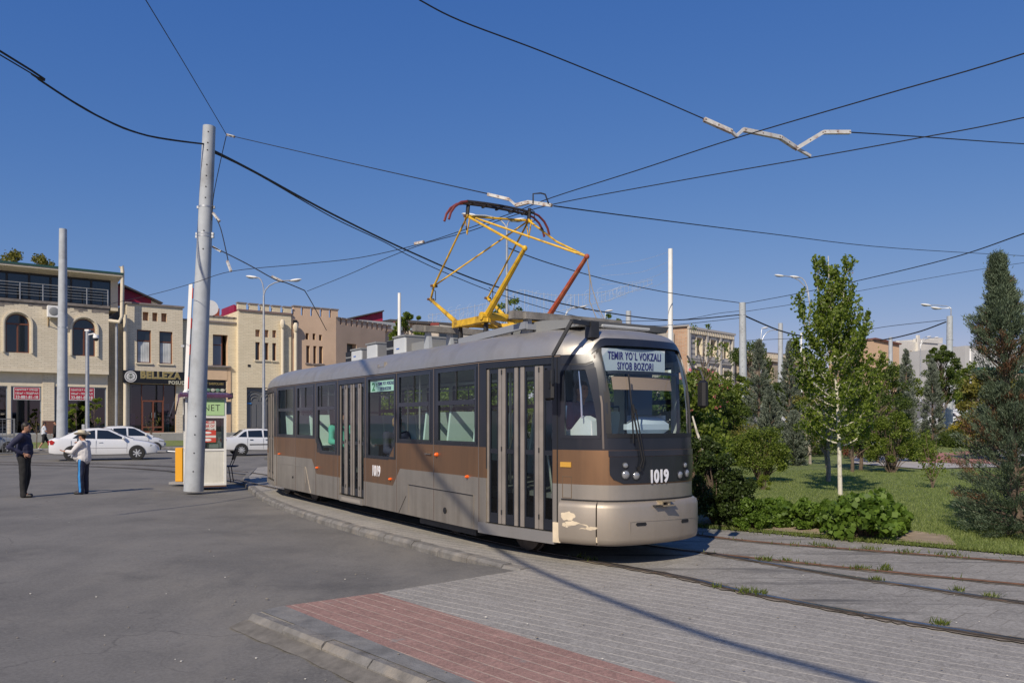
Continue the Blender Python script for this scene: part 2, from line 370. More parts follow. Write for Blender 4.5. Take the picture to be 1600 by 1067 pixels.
def paver_mat(name, c1, c2, mortar, bw, bh, ms, ang, patch=None, streak=0, msm=.4, bmp=.35, rows=True):
    m, t, b = nodes_of(name); v0 = coords(t); v = mapping(t, v0, rot=(0, 0, -ang))
    br = t.nodes.new('ShaderNodeTexBrick'); t.links.new(v, br.inputs[0])
    br.inputs['Color1'].default_value = col(c1); br.inputs['Color2'].default_value = col(c2); br.inputs['Mortar'].default_value = col(mortar)
    br.inputs['Scale'].default_value = 1; br.inputs['Brick Width'].default_value = bw; br.inputs['Row Height'].default_value = bh; br.inputs['Mortar Size'].default_value = ms
    br.inputs['Mortar Smooth'].default_value = msm; br.inputs['Bias'].default_value = -.1
    sp_ = t.nodes.new('ShaderNodeSeparateXYZ'); t.links.new(v, sp_.inputs[0]); fr_ = math_node(t, 'FRACT', math_node(t, 'ADD', math_node(t, 'DIVIDE', sp_.outputs[1], bh), 500.0)); ln_ = math_node(t, 'LESS_THAN', math_node(t, 'MINIMUM', fr_, math_node(t, 'SUBTRACT', 1.0, fr_)), ms*.85/bh)
    n8 = noise(t, v0, 38, 6, .8)
    n1 = noise(t, v0, .8, 6, .65); n2 = noise(t, v0, 5, 5, .65); n3 = noise(t, v0, 90, 2, .6); n4 = noise(t, v0, 1.9, 6, .6)
    br.inputs['Mortar'].default_value = col(tuple(x*.9 for x in c1)) if rows else col(mortar)
    # fade mortar where joints are filled with dust
    o = mix_col(t, ramp(t, n4, .50, .66, 0, .75), br.outputs[0], mix_col(t, .5, c1, c2))
    if rows: o = mix_col(t, math_node(t, 'MULTIPLY', ln_, ramp(t, noise(t, v0, 2.6, 5, .65), .34, .5, .45, 1)), o, mortar)
    o = mix_col(t, ramp(t, n1, .4, .7, 0, .38), o, tuple(x*.55 for x in c1)); o = mix_col(t, ramp(t, n2, .5, .8, 0, .35), o, tuple(min(1, x*1.5) for x in c2))
    o = mix_col(t, math_node(t, 'MULTIPLY', ramp(t, n3, .3, .7), .22), o, (.30, .28, .25))
    o = mix_col(t, ramp(t, n8, .5, .66, 0, .45), o, tuple(min(1, x*1.7) for x in c2)); o = mix_col(t, ramp(t, n8, .5, .36, 0, .45), o, tuple(x*.45 for x in c1))
    if patch:
        n5 = noise(t, mapping(t, v0, loc=(3, 9, 0)), 1.6, 6, .7); o = mix_col(t, ramp(t, n5, .62, .68, 0, .8), o, patch)
    if streak:
        n6 = noise(t, mapping(t, v0, (.25, 3, 1), (0, 0, streak)), 1.3, 5, .6); o = mix_col(t, ramp(t, n6, .55, .68, 0, .8), o, (.055, .053, .052))
    t.links.new(o, b.inputs['Base Color']); b.inputs['Roughness'].default_value = .85
    bump(t, b, math_node(t, 'ADD', math_node(t, 'MULTIPLY', br.outputs['Fac'], -.8), math_node(t, 'MULTIPLY', n3, .5)), bmp, .008)
    return m
ANG = math.atan2(-.64, .77)
m_pave = paver_mat('grey_pavers', (.262, .246, .222), (.315, .298, .27), (.50, .46, .385), .40, .150, .011, ANG)
m_redp = paver_mat('red_pavers', (.275, .150, .122), (.335, .19, .155), (.43, .33, .26), .40, .135, .010, math.atan2(-.735, .68), patch=(.25, .22, .20))
m_tile = paver_mat('track_pavers', (.225, .212, .19), (.30, .284, .256), (.17, .155, .13), .34, .34, .008, ANG-.1, streak=.66, rows=False)
m_kerb = M('kerb_stone', (.165, .158, .148), .92, 0, .4, 5, .9, stain=((.27, .24, .20), .8))
m_dirt = M('sandy_dirt', (.28, .22, .155), .95, 0, .25, 4, .4)
setp(sheet('pavement', PAVE, lambda x, y: .008, m_pave), kind='structure')
# red strip along the near kerb
RS = [(-2.13, 7.32), (-1.33, 7.90), (1.04, 5.20), (3.0, 2.98), (6.2, -.65), (5.2, -1.4), (2.2, 2.55), (-.27, 5.2)]
setp(sheet('red_paving', RS, lambda x, y: .013, m_redp), kind='structure')
# concrete border slabs between kerb and red strip
setp(sheet('kerb_border', [(-2.25, 7.13), (-2.10, 7.34), (-.27, 5.2), (2.2, 2.55), (2.0, 2.42), (-.50, 5.24)], lambda x, y: .0165, M('border_concrete', (.175, .172, .165), .9, 0, .3, 5, .6, stain=((.25, .235, .21), .7))), kind='structure')
# kerbs
def kerb(pts, wd, top, bot, side, name='kerb', seg=1.0, seed=1):
    g = random.Random(seed); mb = MB(); P = [Vector((a, c, 0)) for a, c in pts]
    for a, c in zip(P[:-1], P[1:]):
        L = (c-a).length; n = max(1, round(L/seg)); d = (c-a)/n; u = d.normalized(); nrm = Vector((-u.y, u.x, 0))*side
        for i in range(n):
            p = a+d*i+u*.006; q = a+d*(i+1)-u*.006; t_ = top+g.uniform(-.008, .006); ch = .028+g.uniform(0, .02)
            tf = lambda pt: t_
            prof = [(0, bot), (0, t_-ch), (ch, t_), (wd, t_), (wd, bot)]
            vv = [p+nrm*o_+Vector((0, 0, z)) for o_, z in prof]+[q+nrm*o_+Vector((0, 0, z+g.uniform(-.002, .002))) for o_, z in prof]
            mb.add(vv, [(0, 1, 2, 3, 4), (9, 8, 7, 6, 5)]+[(j, 5+j, 5+(j+1) % 5, (j+1) % 5) for j in range(5)])
    return setp(mb.build(name, m_kerb, smooth=False), kind='structure')
def off(pts, d):
    out = []
    for i, (x, y) in enumerate(pts):
        a = pts[max(0, i-1)]; c = pts[min(len(pts)-1, i+1)]; dx, dy = c[0]-a[0], c[1]-a[1]; L = math.hypot(dx, dy)
        out.append((x-dy/L*d, y+dx/L*d))
    return out
kerb([(-2.34, 7.05), (-.585, 5.18), (.64, 3.87), (3.4, .92)], .14, .012, -.3, 1, seg=.72)
kerb(off(KERB2, .10), .16, .024, -.3, -1, seg=.8, seed=3)
# dirt against the foot of the near kerb
mb = MB(); g = random.Random(5); pr = None
for i in range(60):
    t_ = i/59; x = -2.44+t_*3.3; y = 7.0-t_*3.52; wd = .045+.012*math.sin(i*.31)+.006*math.sin(i*1.1)+g.uniform(0, .006)
    a = Vector((x+.08, y+.08, -.045)); c = Vector((x-wd*.7, y-wd*.7, asph(x, y)+.014))
    if pr: mb.quad(pr[0], a, c, pr[1])
    pr = (a, c)
setp(mb.build('gutter_dirt', M('gutter_silt', (.15, .138, .12), .95, 0, .25, 9, .4)), kind='structure')
# track zone
FWD = Vector((.5521, -.8338, 0)); LAT = Vector((.8338, .5521, 0)); T0 = Vector((-.5006, 10.74, 0))
def TW(x, y, z=0): return T0+FWD*x+LAT*(y+1.24)+Vector((0, 0, z))     # tram local -> world
def cat(pts, n=8):
    P = [Vector(p) for p in pts]; out = []
    for i in range(len(P)-1):
        a, b_, c, d = P[max(0, i-1)], P[i], P[i+1], P[min(len(P)-1, i+2)]
        for k in range(n):
            t = k/n; out.append(.5*((2*b_)+(c-a)*t+(2*a-5*b_+4*c-d)*t*t+(3*b_-a-3*c+d)*t**3))
    return out+[P[-1]]
cl = [(-24, 34), (-16, 31.5), (-10.5, 27.5)]+[tuple(TW(x, y))[:2] for x, y in ((-11.5, .25), (-8, -.02), (-4, -.06), (0, 0), (1.5, .12))]
R1 = [(-24.4, 33.3), (-16.4, 30.8), (-11, 26.9)]+[tuple(TW(x, y-.76))[:2] for x, y in ((-11.5, .25), (-8, -.02), (-4, -.06), (0, 0), (1.5, .14))]+[(1.82, 8.71), (2.31, 7.92), (3.03, 7.05), (3.39, 6.66), (3.95, 6.15), (5, 5.38), (6.5, 4.55), (10, 3.1), (18, 1)]
R2 = [(-23.6, 34.6), (-15.6, 32.1), (-10, 28.1)]+[tuple(TW(x, y+.76))[:2] for x, y in ((-11.5, .25), (-8, -.02), (-4, -.06), (0, 0), (1.5, .14))]+[(2.47, 10.32), (3.05, 9.53), (3.70, 8.64), (4.17, 8.14), (4.76, 7.45), (5.8, 6.6), (7.2, 5.75), (10.5, 4.5), (18, 2.4)]
R3 = [(-3.2, 20.8), (0.9, 14.5), (1.9, 13.05), (2.81, 11.88), (3.56, 11.16), (4.8, 10.4), (6.17, 9.59), (9, 8), (14, 5.4)]
R4 = [(2.5, 10.26), (3.0, 9.88), (3.85, 9.24), (5.31, 8.26), (8, 6.7), (14, 3.9)]
tz = [tuple(p)[:2] for p in cat([(a, c, 0) for a, c in R1[3:]], 3)]
setp(sheet('track_paving', off(tz, -.02)+[(24, 0), (30, -6)][:1]+[(30, -8.6), (13, 5.1), (9.4, 7.65), (6.45, 10.0), (4.6, 11.45), (2.9, 12.8), (.9, 15.5), (-3.75, 22.8)], lambda x, y: .0135, m_tile), kind='structure')
m_rail = M('rail_steel', (.30, .28, .27), .28, .9, .2, 8); m_groove = M('rail_groove', (.05, .037, .028), .95, 0, .4, 9, .4, stain=((.20, .12, .07), .9))
m_raild = M('rail_bed', (.20, .165, .125), .95, 0, .3, 7, .5, stain=((.09, .075, .06), .9))
def ribbon(mb, pts, d0, d1, z0, z1, m=0, jit=0, seed=0):
    g = random.Random(seed); a = off(pts, d0); c = off(pts, d1)
    for i in range(len(pts)-1):
        pass
    ja = [g.uniform(-jit, jit) for _ in pts]; jc = [g.uniform(-jit, jit) for _ in pts]
    A = off(pts, d0); Cc = off(pts, d1)
    def mv(P, Q, i, j): L = math.hypot(Q[i][0]-P[i][0], Q[i][1]-P[i][1]) or 1; return (P[i][0]+(P[i][0]-Q[i][0])/L*j[i], P[i][1]+(P[i][1]-Q[i][1])/L*j[i])
    A2 = [mv(A, Cc, i, ja) for i in range(len(pts))]; C2 = [mv(Cc, A, i, jc) for i in range(len(pts))]
    for i in range(len(pts)-1):
        mb.quad((*A2[i], z0), (*A2[i+1], z0), (*C2[i+1], z1), (*C2[i], z1), m)
for k, (rp, sgn) in enumerate(((R1, 1), (R2, -1), (R3, -1), (R4, 1))):
    pts = [tuple(p)[:2] for p in cat([(a, c, 0) for a, c in rp], 14)]
    mb = MB(); ribbon(mb, pts, -.085, .095, .0195, .0195, 2, .03, k)
    ribbon(mb, pts, -.055+.0, .055, .0235, .0235, 1, .004, k+9)
    wdt = .026 if k < 2 else .016
    for i in range(len(pts)-1): pass
    A = off(pts, -wdt); B_ = off(pts, wdt)
    for i in range(len(pts)-1):
        mb.quad((*A[i], .031), (*A[i+1], .031), (*B_[i+1], .031), (*B_[i], .031), 0)
        mb.quad((*A[i], .02), (*A[i+1], .02), (*A[i+1], .031), (*A[i], .031), 0); mb.quad((*B_[i], .02), (*B_[i+1], .02), (*B_[i+1], .031), (*B_[i], .031), 0)
    setp(mb.build('rail', [m_rail if k < 2 else m_rust, m_groove, m_raild], smooth=False), kind='structure')
# lawn
m_lawn, t, b = nodes_of('lawn'); v = coords(t)
n1 = noise(t, v, .9, 5); n2 = noise(t, v, 9, 4); n3 = noise(t, v, 60, 3, .7)
o = mix_col(t, ramp(t, n1, .35, .65), (.14, .195, .05), (.22, .26, .085)); o = mix_col(t, ramp(t, n2, .5, .75, 0, .5), o, (.32, .28, .13))
o = mix_col(t, ramp(t, n3, .3, .7, 0, .4), o, (.09, .13, .028)); t.links.new(o, b.inputs['Base Color']); b.inputs['Roughness'].default_value = .9
bump(t, b, math_node(t, 'ADD', n3, n2), .9, .04)
def lawn_h(x, y): return HT(x, y)+.02+.05*sm((dseg(x, y, LAWN_EDGE)-.1)/1.5)
sheet('lawn', LAWN, lawn_h, m_lawn, cut=3)
# bare soil under the big leaved bushes beside the track
sheet('soil', [(3.1, 12.95), (4.7, 11.72), (6.0, 10.75), (6.3, 11.5), (5.6, 12.6), (4.4, 13.3), (3.3, 14.2), (2.3, 15.2), (1.6, 15.0)], lambda x, y: lawn_h(x, y)+.02, m_dirt, cut=.6)
# paved park path
def gpath(px, py): 
    z = 0.0
    return G(px, py, z)
PA = [gpath(1335, 716), gpath(1600, 706), gpath(1640, 728), gpath(1560, 734), gpath(1440, 737), gpath(1330, 728)]
sheet('park_path', PA, lambda x, y: lawn_h(x, y)+.03, M('path_pavers', (.38, .36, .34), .9, 0, .15, 2), cut=3)
sheet('red_path', [gpath(1425, 713), gpath(1520, 709), gpath(1550, 729), gpath(1440, 727)], lambda x, y: lawn_h(x, y)+.04, M('path_red', (.36, .17, .14), .9, 0, .15, 2), cut=3)

# facade frame of the shop row
FX = Vector((.807, .5906, 0)).normalized(); FN = Vector((-FX.y, FX.x, 0)); FO = Vector(((235-800)/F*59, 59, 0))
FROT = math.atan2(FX.y, FX.x)
def ft(px, d=0.0):
    u = (px-800)/F; ax, ay = FO.x+d*FN.x, FO.y+d*FN.y
    return (u*ay-ax)/(FX.x-u*FX.y)
def fz(px, py, d=0.0):
    t_ = ft(px, d); Z = FO.y+d*FN.y+t_*FX.y; return EYE+(HOR-py)*Z/F
def FWp(t_, d, z=0): return FO+FX*t_+FN*d+Vector((0, 0, z))
# terrace, wall, verge and sidewalk in front of the shops
m_terr = M('terrace_concrete', (.30, .29, .27), .9, 0, .15, 1.5)
def strip(name, d0, d1, z0, z1, mat, t0=-45, t1=60, n=40):
    mb = MB()
    for i in range(n):
        a = t0+(t1-t0)*i/n; c = t0+(t1-t0)*(i+1)/n
        mb.quad(FWp(a, d0, z0), FWp(c, d0, z0), FWp(c, d1, z1), FWp(a, d1, z1))
    return setp(mb.build(name, mat, smooth=False), kind='structure')
strip('terrace', .5, -3.2, .92, .92, m_terr)
strip('terrace_wall', -3.2, -3.25, .92, .35, M('grey_wall', (.27, .265, .255), .9, 0, .15, 1))
strip('verge_grass', -3.25, -7.6, .42, .14, m_lawn)
strip('far_sidewalk', -7.6, -9.3, .13, .13, m_terr)
strip('far_kerb', -9.3, -9.5, .132, .0, m_kerb)
m_line = M('lane_paint_white', (.42, .42, .40), .8, 0, .25, 4, stain=((.12, .12, .115), .9)); m_liney = M('lane_paint_yellow', (.50, .36, .10), .8, 0, .2, 4, stain=((.13, .12, .11), .6))
def line(d0, wd, t0, t1, mat, name='lane_marking'):
    mb = MB(); n = max(1, int((t1-t0)/2))
    for i in range(n):
        a = t0+(t1-t0)*i/n; c = t0+(t1-t0)*(i+1)/n
        def q(t_, d): p = FWp(t_, d); return (p.x, p.y, asph(p.x, p.y)+.006)
        mb.quad(q(a, d0), q(c, d0), q(c, d0-wd), q(a, d0-wd))
    return setp(mb.build(name, mat, smooth=False), kind='structure')
line(-13.4, .2, -45, 30, m_liney); line(-16.5, .14, -12, -4, m_line); line(-16.5, .14, 2, 9, m_line); line(-19.2, .14, -14, -6, m_line); line(-19.2, .14, 1, 10, m_line)
# ------------------------------------------------------------------ the tram
TROT = math.atan2(FWD.y, FWD.x); TLOC = T0+LAT*1.24
tram = thing('tram', 'brown and silver tram numbered 1019 standing on the curved track', 'tram', tuple(TLOC), TROT)
_fp = [(-4.35, -4.35, -1.24), (-1, -1, -1.24), (.1, .1, -1.24), (.3, .3, -1.228), (.7, .7, -1.165), (1.1, 1.1, -1.092), (1.5, 1.5, -1.018), (1.7, 1.685, -.945), (1.9, 1.86, -.868), (2.03, 1.965, -.80), (2.13, 2.045, -.745), (2.22, 2.11, -.68), (2.35, 2.175, -.565), (2.6, 2.235, -.33), (2.95, 2.26, 0)]
_us = []; _xs = []; _ys = []
_ext = _fp+[(5.9-_fp[-2][0], _fp[-2][1], -_fp[-2][2])]
for i in range(len(_fp)-1):
    p0, p1, p2, p3 = _ext[max(i-1, 0)], _ext[i], _ext[i+1], _ext[i+2]
    for k in range(6):
        t = k/6; u = p1[0]+(p2[0]-p1[0])*t
        def h(j):
            m1 = (p2[j]-p0[j])/(p2[0]-p0[0]); m2 = (p3[j]-p1[j])/(p3[0]-p1[0]); d = p2[0]-p1[0]
            return (2*t**3-3*t*t+1)*p1[j]+(t**3-2*t*t+t)*d*m1+(-2*t**3+3*t*t)*p2[j]+(t**3-t*t)*d*m2
        _us.append(u); _xs.append(h(1)); _ys.append(h(2))
_us.append(2.95); _xs.append(2.26); _ys.append(0)
def plan(u):
    far = False; rear = False
    if u > 2.95: u = 5.9-u; far = True
    if u < -4.35:
        u = -8.7-u; rear = True
    x = float(np.interp(u, _us, _xs)); y = float(np.interp(u, _us, _ys)); wf = sm((u-1.45)/.75)
    if rear: x = -8.7-x
    if far: y = -y
    return x, y, (-wf if rear else wf), u
def rake(z): return float(np.interp(z, [0, 1.3, 1.9, 2.2, 2.4, 2.6, 2.75], [0, 0, .03, .075, .13, .22, .30]))
def gut(u):
    return 2.51+.17*sm((u-2.0)/.35)
def S(u, z, off=0.0):
    x, y, wf, uu = plan(u); e = .02
    xa, ya = plan(u-e)[:2]; xb, yb = plan(u+e)[:2]; L = math.hypot(xb-xa, yb-ya)
    nx, ny = (yb-ya)/L, -(xb-xa)/L
    if z > 2.2: z = 2.2+(z-2.2)*(gut(uu)-2.2)/.31
    return Vector((x-wf*rake(z)+nx*off, y+ny*off, z))
# far side runs the same way round, so u on the far side of x is 5.9 - x
def tw(p): return TLOC+FWD*p[0]+LAT*p[1]+Vector((0, 0, p[2]))
def zparam(u, z):
    return z if z < 2.2 else 2.2+(z-2.2)*.31/(gut(plan(u)[3])-2.2)
def proj(p): return (800+F*p.x/p.y, HOR-F*(p.z-EYE)/p.y)
def UZ(px, py):
    best = None; uu = np.arange(-10.2, 3.9, .05)
    for u in uu:
        q = tw(S(u, 1.7)); 
        if abs(proj(q)[0]-px) < 12: 
            z = EYE+(HOR-py)*q.y/F; z = zparam(u, z); e = abs(proj(tw(S(u, max(.2, min(2.65, z)))))[0]-px)
            if best is None or e < best[0]: best = (e, u, z)
    _, u, z = best
    for st in (.02, .01, .004, .002):
        for k in range(12):
            c = [(abs(proj(tw(S(a, max(.2, min(2.65, z)))))[0]-px), a) for a in (u-st, u, u+st)]; u2 = min(c)[1]
            q = tw(S(u2, max(.2, min(2.65, z)))); z = zparam(u2, EYE+(HOR-py)*q.y/F)
            if u2 == u: break
            u = u2
    return u, z
def TX(px, inset=0):
    u = (px-800)/F; ax = T0.x+inset*LAT.x; ay = T0.y+inset*LAT.y; t = (u*ay-ax)/(FWD.x-u*FWD.y); return t
def TZ(px, py, inset=0):
    t = TX(px, inset); Z = T0.y+inset*LAT.y+t*FWD.y; return EYE+(HOR-py)*Z/F
def TP(px, py, inset): return Vector((TX(px, inset), inset-1.24, TZ(px, py, inset)))

# livery painted in local coordinates
def metal_paint(name, c, rough=.38, metal=.75, dirt=.3):
    m, t, b = nodes_of(name); v = coords(t); n = noise(t, v, 2.2, 5, .6); s = noise(t, mapping(t, v, (3, 3, .5)), 1.6, 5)
    o = mix_col(t, ramp(t, n, .35, .7, 0, dirt), c, tuple(x*.62 for x in c)); o = mix_col(t, ramp(t, s, .5, .8, 0, dirt*.7), o, (.20, .17, .13))
    t.links.new(o, b.inputs['Base Color']); b.inputs['Metallic'].default_value = metal
    t.links.new(ramp(t, n, .3, .7, rough, rough+.14), b.inputs['Roughness']); b.inputs['Coat Weight'].default_value = .15
    return m
SILV = (.45, .41, .35); BRWN = (.275, .157, .085); BLK = (.017, .02, .028)
m_body, t, b = nodes_of('tram_livery'); v = coords(t)
sp = t.nodes.new('ShaderNodeSeparateXYZ'); t.links.new(v, sp.inputs[0]); X_, Z_ = sp.outputs[0], sp.outputs[2]
def trap(x0, x1, sl): return math_node(t, 'MULTIPLY', ramp(t, X_, x0, x0+sl), ramp(t, X_, x1-sl, x1, 1, 0))
bb = math_node(t, 'SUBTRACT', .968, math_node(t, 'MULTIPLY', trap(-6.42, -2.32, .27), .288))
kb = math_node(t, 'SUBTRACT', 1.375, math_node(t, 'MULTIPLY', trap(-6.24, -2.49, .28), .288))
isb = math_node(t, 'GREATER_THAN', Z_, bb); isk = math_node(t, 'GREATER_THAN', Z_, kb)
n = noise(t, v, 1.6, 6, .62); s_ = noise(t, mapping(t, v, (3.5, 3.5, .35)), 1.6, 5, .6); n9 = noise(t, v, 14, 4, .6)
sil = mix_col(t, ramp(t, n, .35, .7, 0, .55), SILV, tuple(x*.58 for x in SILV)); brn = mix_col(t, ramp(t, s_, .45, .75, 0, .5), BRWN, tuple(x*.62 for x in BRWN))
o = mix_col(t, isb, sil, brn)
dust = math_node(t, 'MULTIPLY', ramp(t, s_, .42, .75), ramp(t, Z_, .2, 1.0, .75, .1)); o = mix_col(t, dust, o, (.20, .17, .14))
# white filler patches at the front corner post and bumper
o = mix_col(t, isk, o, mix_col(t, ramp(t, s_, .5, .8, 0, .4), BLK, (.045, .045, .05)))
t.links.new(o, b.inputs['Base Color'])
t.links.new(math_node(t, 'SUBTRACT', .70, math_node(t, 'MULTIPLY', isk, .58)), b.inputs['Metallic'])
t.links.new(math_node(t, 'ADD', ramp(t, n, .3, .7, .36, .5), math_node(t, 'MULTIPLY', isk, -.12)), b.inputs['Roughness']); b.inputs['Coat Weight'].default_value = .12
m_silv = metal_paint('silver_paint', SILV, .4, .75, .5); m_roof = metal_paint('roof_paint', (.48, .455, .415), .40, .7, .45)
m_bump = metal_paint('bumper_paint', (.40, .35, .29), .44, .55, .35)
m_bk = M('black_gloss', BLK, .28, .1, .2, 3, coat=.3); m_in = M('interior_panel', (.66, .70, .67), .7); m_ceil = M('interior_ceiling', (.55, .48, .38), .8)
m_glass = glass_mat('window_glass', (.80, .90, .87), .05); m_ws = glass_mat('windscreen_glass', (.84, .90, .92), .05)
m_doorp = M('door_frame_paint', (.36, .32, .275), .45, .5, .15, 4); m_seat = M('seat_shell', (.58, .70, .66), .55); m_floor = M('floor_rubber', (.10, .10, .10), .8)
m_fill = M('body_filler', (.66, .56, .41), .85, 0, .12, 6); m_orange = M('orange_lens', (.85, .13, .01), .3); m_lens = M('lamp_lens', (.34, .35, .36), .15, .5)
m_yel = M('pantograph_yellow', (.66, .40, .025), .5, 0, .25, 9, stain=((.10, .055, .02), 1.0)); m_red2 = M('arm_red', (.35, .07, .035), .6, 0, .3, 15, stain=((.5, .25, .1), .5))
m_carbon = M('carbon_strip', (.03, .025, .025), .6); m_bow = M('bow_maroon', (.16, .03, .03), .6)
m_plank = M('weathered_board', (.20, .19, .175), .9, 0, .35, 7, .4, stain=((.09, .08, .07), .6))
m_box = M('cooling_box', (.50, .53, .55), .5, 0, .04, 4); m_boxs = M('cooling_box_frame', (.22, .23, .235), .6)

# holes: (u0, u1, z0, z1)
WIN = [(-8.62, -7.56), (-7.32, -6.34), (-6.09, -5.12), (-2.37, -1.30), (-1.06, .02)]
holes = [(a, c, 1.42, 2.44) for a, c in WIN]; holes[2] = (-6.09, -5.12, 1.13, 2.44)
holes.append((-3.6, -2.52, 1.12, 2.455))
DOORS = [(-10.18, -8.97, .36, 2.40), (-4.93, -3.78, .36, 2.40), (.27, 1.47, .36, 2.41)]
CABW = (1.62, 2.10, 1.53, 2.36)
WSC = (2.225, 3.675, 1.55, 2.49)
def side_wall(u0, u1, hs, name, zb=.26):
    mb = MB(); us = {u0, u1}; zs = {zb, 2.51, .68, .97, 1.375, 1.09}
    for h_ in hs: us |= {h_[0], h_[1]}; zs |= {h_[2], h_[3]}
    u = u0
    while u < u1: us.add(round(u, 4)); u += .5
    for q in np.arange(.3, 2.95, .1):
        for w_ in (q, -8.7-q, 5.9-q, 5.9+8.7+q):
            if u0 < w_ < u1: us.add(round(float(w_), 4))
    us = sorted(us); us = [x for i, x in enumerate(us) if i == 0 or x-us[i-1] > .004]
    for z in (1.9, 2.2, 2.3, 2.4, .6): zs.add(z)
    zs = sorted(zs); zs = [x for i, x in enumerate(zs) if i == 0 or x-zs[i-1] > .004]
    def hole(i, j):
        if i < 0 or j < 0 or i >= len(us)-1 or j >= len(zs)-1: return True
        a = (us[i]+us[i+1])/2; c = (zs[j]+zs[j+1])/2
        return any(h_[0] < a < h_[1] and h_[2] < c < h_[3] for h_ in hs)
    nz = len(zs); base = len(mb.v)
    for k, of in enumerate((0, -.045)):
        for a in us:
            for c in zs: mb.v.append(tuple(S(a, c, of)))
    ID = lambda i, j, k: base+k*len(us)*nz+i*nz+j
    for i in range(len(us)-1):
        for j in range(nz-1):
            if hole(i, j): continue
            mb.f.append([ID(i, j, 0), ID(i+1, j, 0), ID(i+1, j+1, 0), ID(i, j+1, 0)]); mb.m.append(0)
            mb.f.append([ID(i, j+1, 1), ID(i+1, j+1, 1), ID(i+1, j, 1), ID(i, j, 1)]); mb.m.append(1)
            for di, dj, e in ((-1, 0, ((i, j), (i, j+1))), (1, 0, ((i+1, j+1), (i+1, j))), (0, -1, ((i+1, j), (i, j))), (0, 1, ((i, j+1), (i+1, j+1)))):
                if hole(i+di, j+dj):
                    (a, c), (d, e_) = e; mb.f.append([ID(a, c, 0), ID(a, c, 1), ID(d, e_, 1), ID(d, e_, 0)]); mb.m.append(2 if zs[j] > 1.0 else 0)
    return mb
hs_near = holes+DOORS+[CABW, WSC]
hs_far = [(5.9-h_[1], 5.9-h_[0], h_[2], h_[3]) for h_ in holes]+[(5.9-.02, 5.9+3.6, 1.42, 2.44)][:0]+[(5.9-CABW[1], 5.9-CABW[0], CABW[2], CABW[3])]+[(5.9+5.0, 5.9+3.75, 1.42, 2.44)][:0]
hs_far += [(9.72, 10.86, 1.42, 2.44)]
hs_far += [(4.45, 5.62, 1.42, 2.44)]
wall = side_wall(-11.65, 17.55, hs_near+hs_far, 'body')
wall.build('body_shell', [m_body, m_in, m_bk], tram, angle=40)

def slab(mb, u0, u1, z0, z1, of=.004, th=.01, m=0, st=.12, ufn=None):
    n = max(1, math.ceil((u1-u0)/st)) if (u1 > .25 or u0 < -8.9) else 1
    k = 2 if z1-z0 > .5 else 1
    if ufn: k = max(6, k)
    rows = []
    for j in range(k+1):
        z = z0+(z1-z0)*j/k; a, c = (u0, u1) if not ufn else ufn(z)
        rows.append([(S(a+(c-a)*i/n, z, of), S(a+(c-a)*i/n, z, of-th)) for i in range(n+1)])
    b0 = len(mb.v)
    for r in rows:
        for a, c in r: mb.v.append(tuple(a)); mb.v.append(tuple(c))
    ID = lambda j, i, q: b0+(j*(n+1)+i)*2+q
    def F_(*q): mb.f.append(list(q)); mb.m.append(m)
    for j in range(k):
        for i in range(n):
            F_(ID(j, i, 0), ID(j, i+1, 0), ID(j+1, i+1, 0), ID(j+1, i, 0)); F_(ID(j+1, i, 1), ID(j+1, i+1, 1), ID(j, i+1, 1), ID(j, i, 1))
        F_(ID(j, 0, 0), ID(j+1, 0, 0), ID(j+1, 0, 1), ID(j, 0, 1)); F_(ID(j, n, 1), ID(j+1, n, 1), ID(j+1, n, 0), ID(j, n, 0))
    for i in range(n):
        F_(ID(0, i, 1), ID(0, i+1, 1), ID(0, i+1, 0), ID(0, i, 0)); F_(ID(k, i, 0), ID(k, i+1, 0), ID(k, i+1, 1), ID(k, i, 1))
    return mb
def pane(u0, u1, z0, z1, of, mat, parent, name='pane', cut=None):
    mb = MB(); n = max(1, math.ceil((u1-u0)/.15)) if u1 > .3 else 1; k = 6 if z1-z0 > .7 and u1 > 1.5 else 1
    if cut:
        mb.add([S(a, c, of) for a, c in cut], [tuple(range(len(cut)))])
    else:
        for j in range(k):
            for i in range(n):
                a = u0+(u1-u0)*i/n; c = u0+(u1-u0)*(i+1)/n; e = z0+(z1-z0)*j/k; g = z0+(z1-z0)*(j+1)/k
                mb.quad(S(a, e, of), S(c, e, of), S(c, g, of), S(a, g, of))
    return mb.build(name, mat, parent, fix=False)
# windows: each its own frame with panes
def window(u0, u1, z0, z1, split=None, diag=None, mid=None):
    mb = MB(); f = .022
    slab(mb, u0-.03, u1+.03, z1-f, z1+.015, .006, .03); slab(mb, u0-.03, u1+.03, z0-.015, z0+f, .006, .03)
    slab(mb, u0-.03, u0+f, z0+f, z1-f, .006, .03); slab(mb, u1-f, u1+.03, z0+f, z1-f, .006, .03)
    if split: slab(mb, u0+f, u1-f, split-.032, split+.032, .008, .035)
    if diag is not None:      # cut the lower corner
        a, bz = diag
        tri = [(u1+.005, z0-.0), (u1+.005, bz), (u1-a, z0-.0)] if diag[0] > 0 else [(u0-.005, z0-.0), (u0-a, z0-.0), (u0-.005, bz)]
        mb.add([S(p, q, .0035) for p, q in tri]+[S(p, q, -.045) for p, q in tri], [(0, 1, 2), (5, 4, 3), (0, 3, 4, 1), (1, 4, 5, 2), (2, 5, 3, 0)], 1)
    fr = mb.build('window', [m_bk, m_body], tram)
    if split:
        pane(u0+f, u1-f, split+.03, z1-f, -.012, m_glass, fr); pane(u0+f, u1-f, z0+f, split-.03, -.016, m_glass, fr)
        mm = MB(); c = (u0+u1)/2 if mid is None else mid; slab(mm, c-.012, c+.012, split+.03, z1-f, .002, .02); mm.build('slider_bar', m_dark, fr)
    else: pane(u0+f, u1-f, z0+f, z1-f, -.014, m_glass, fr)
    return fr
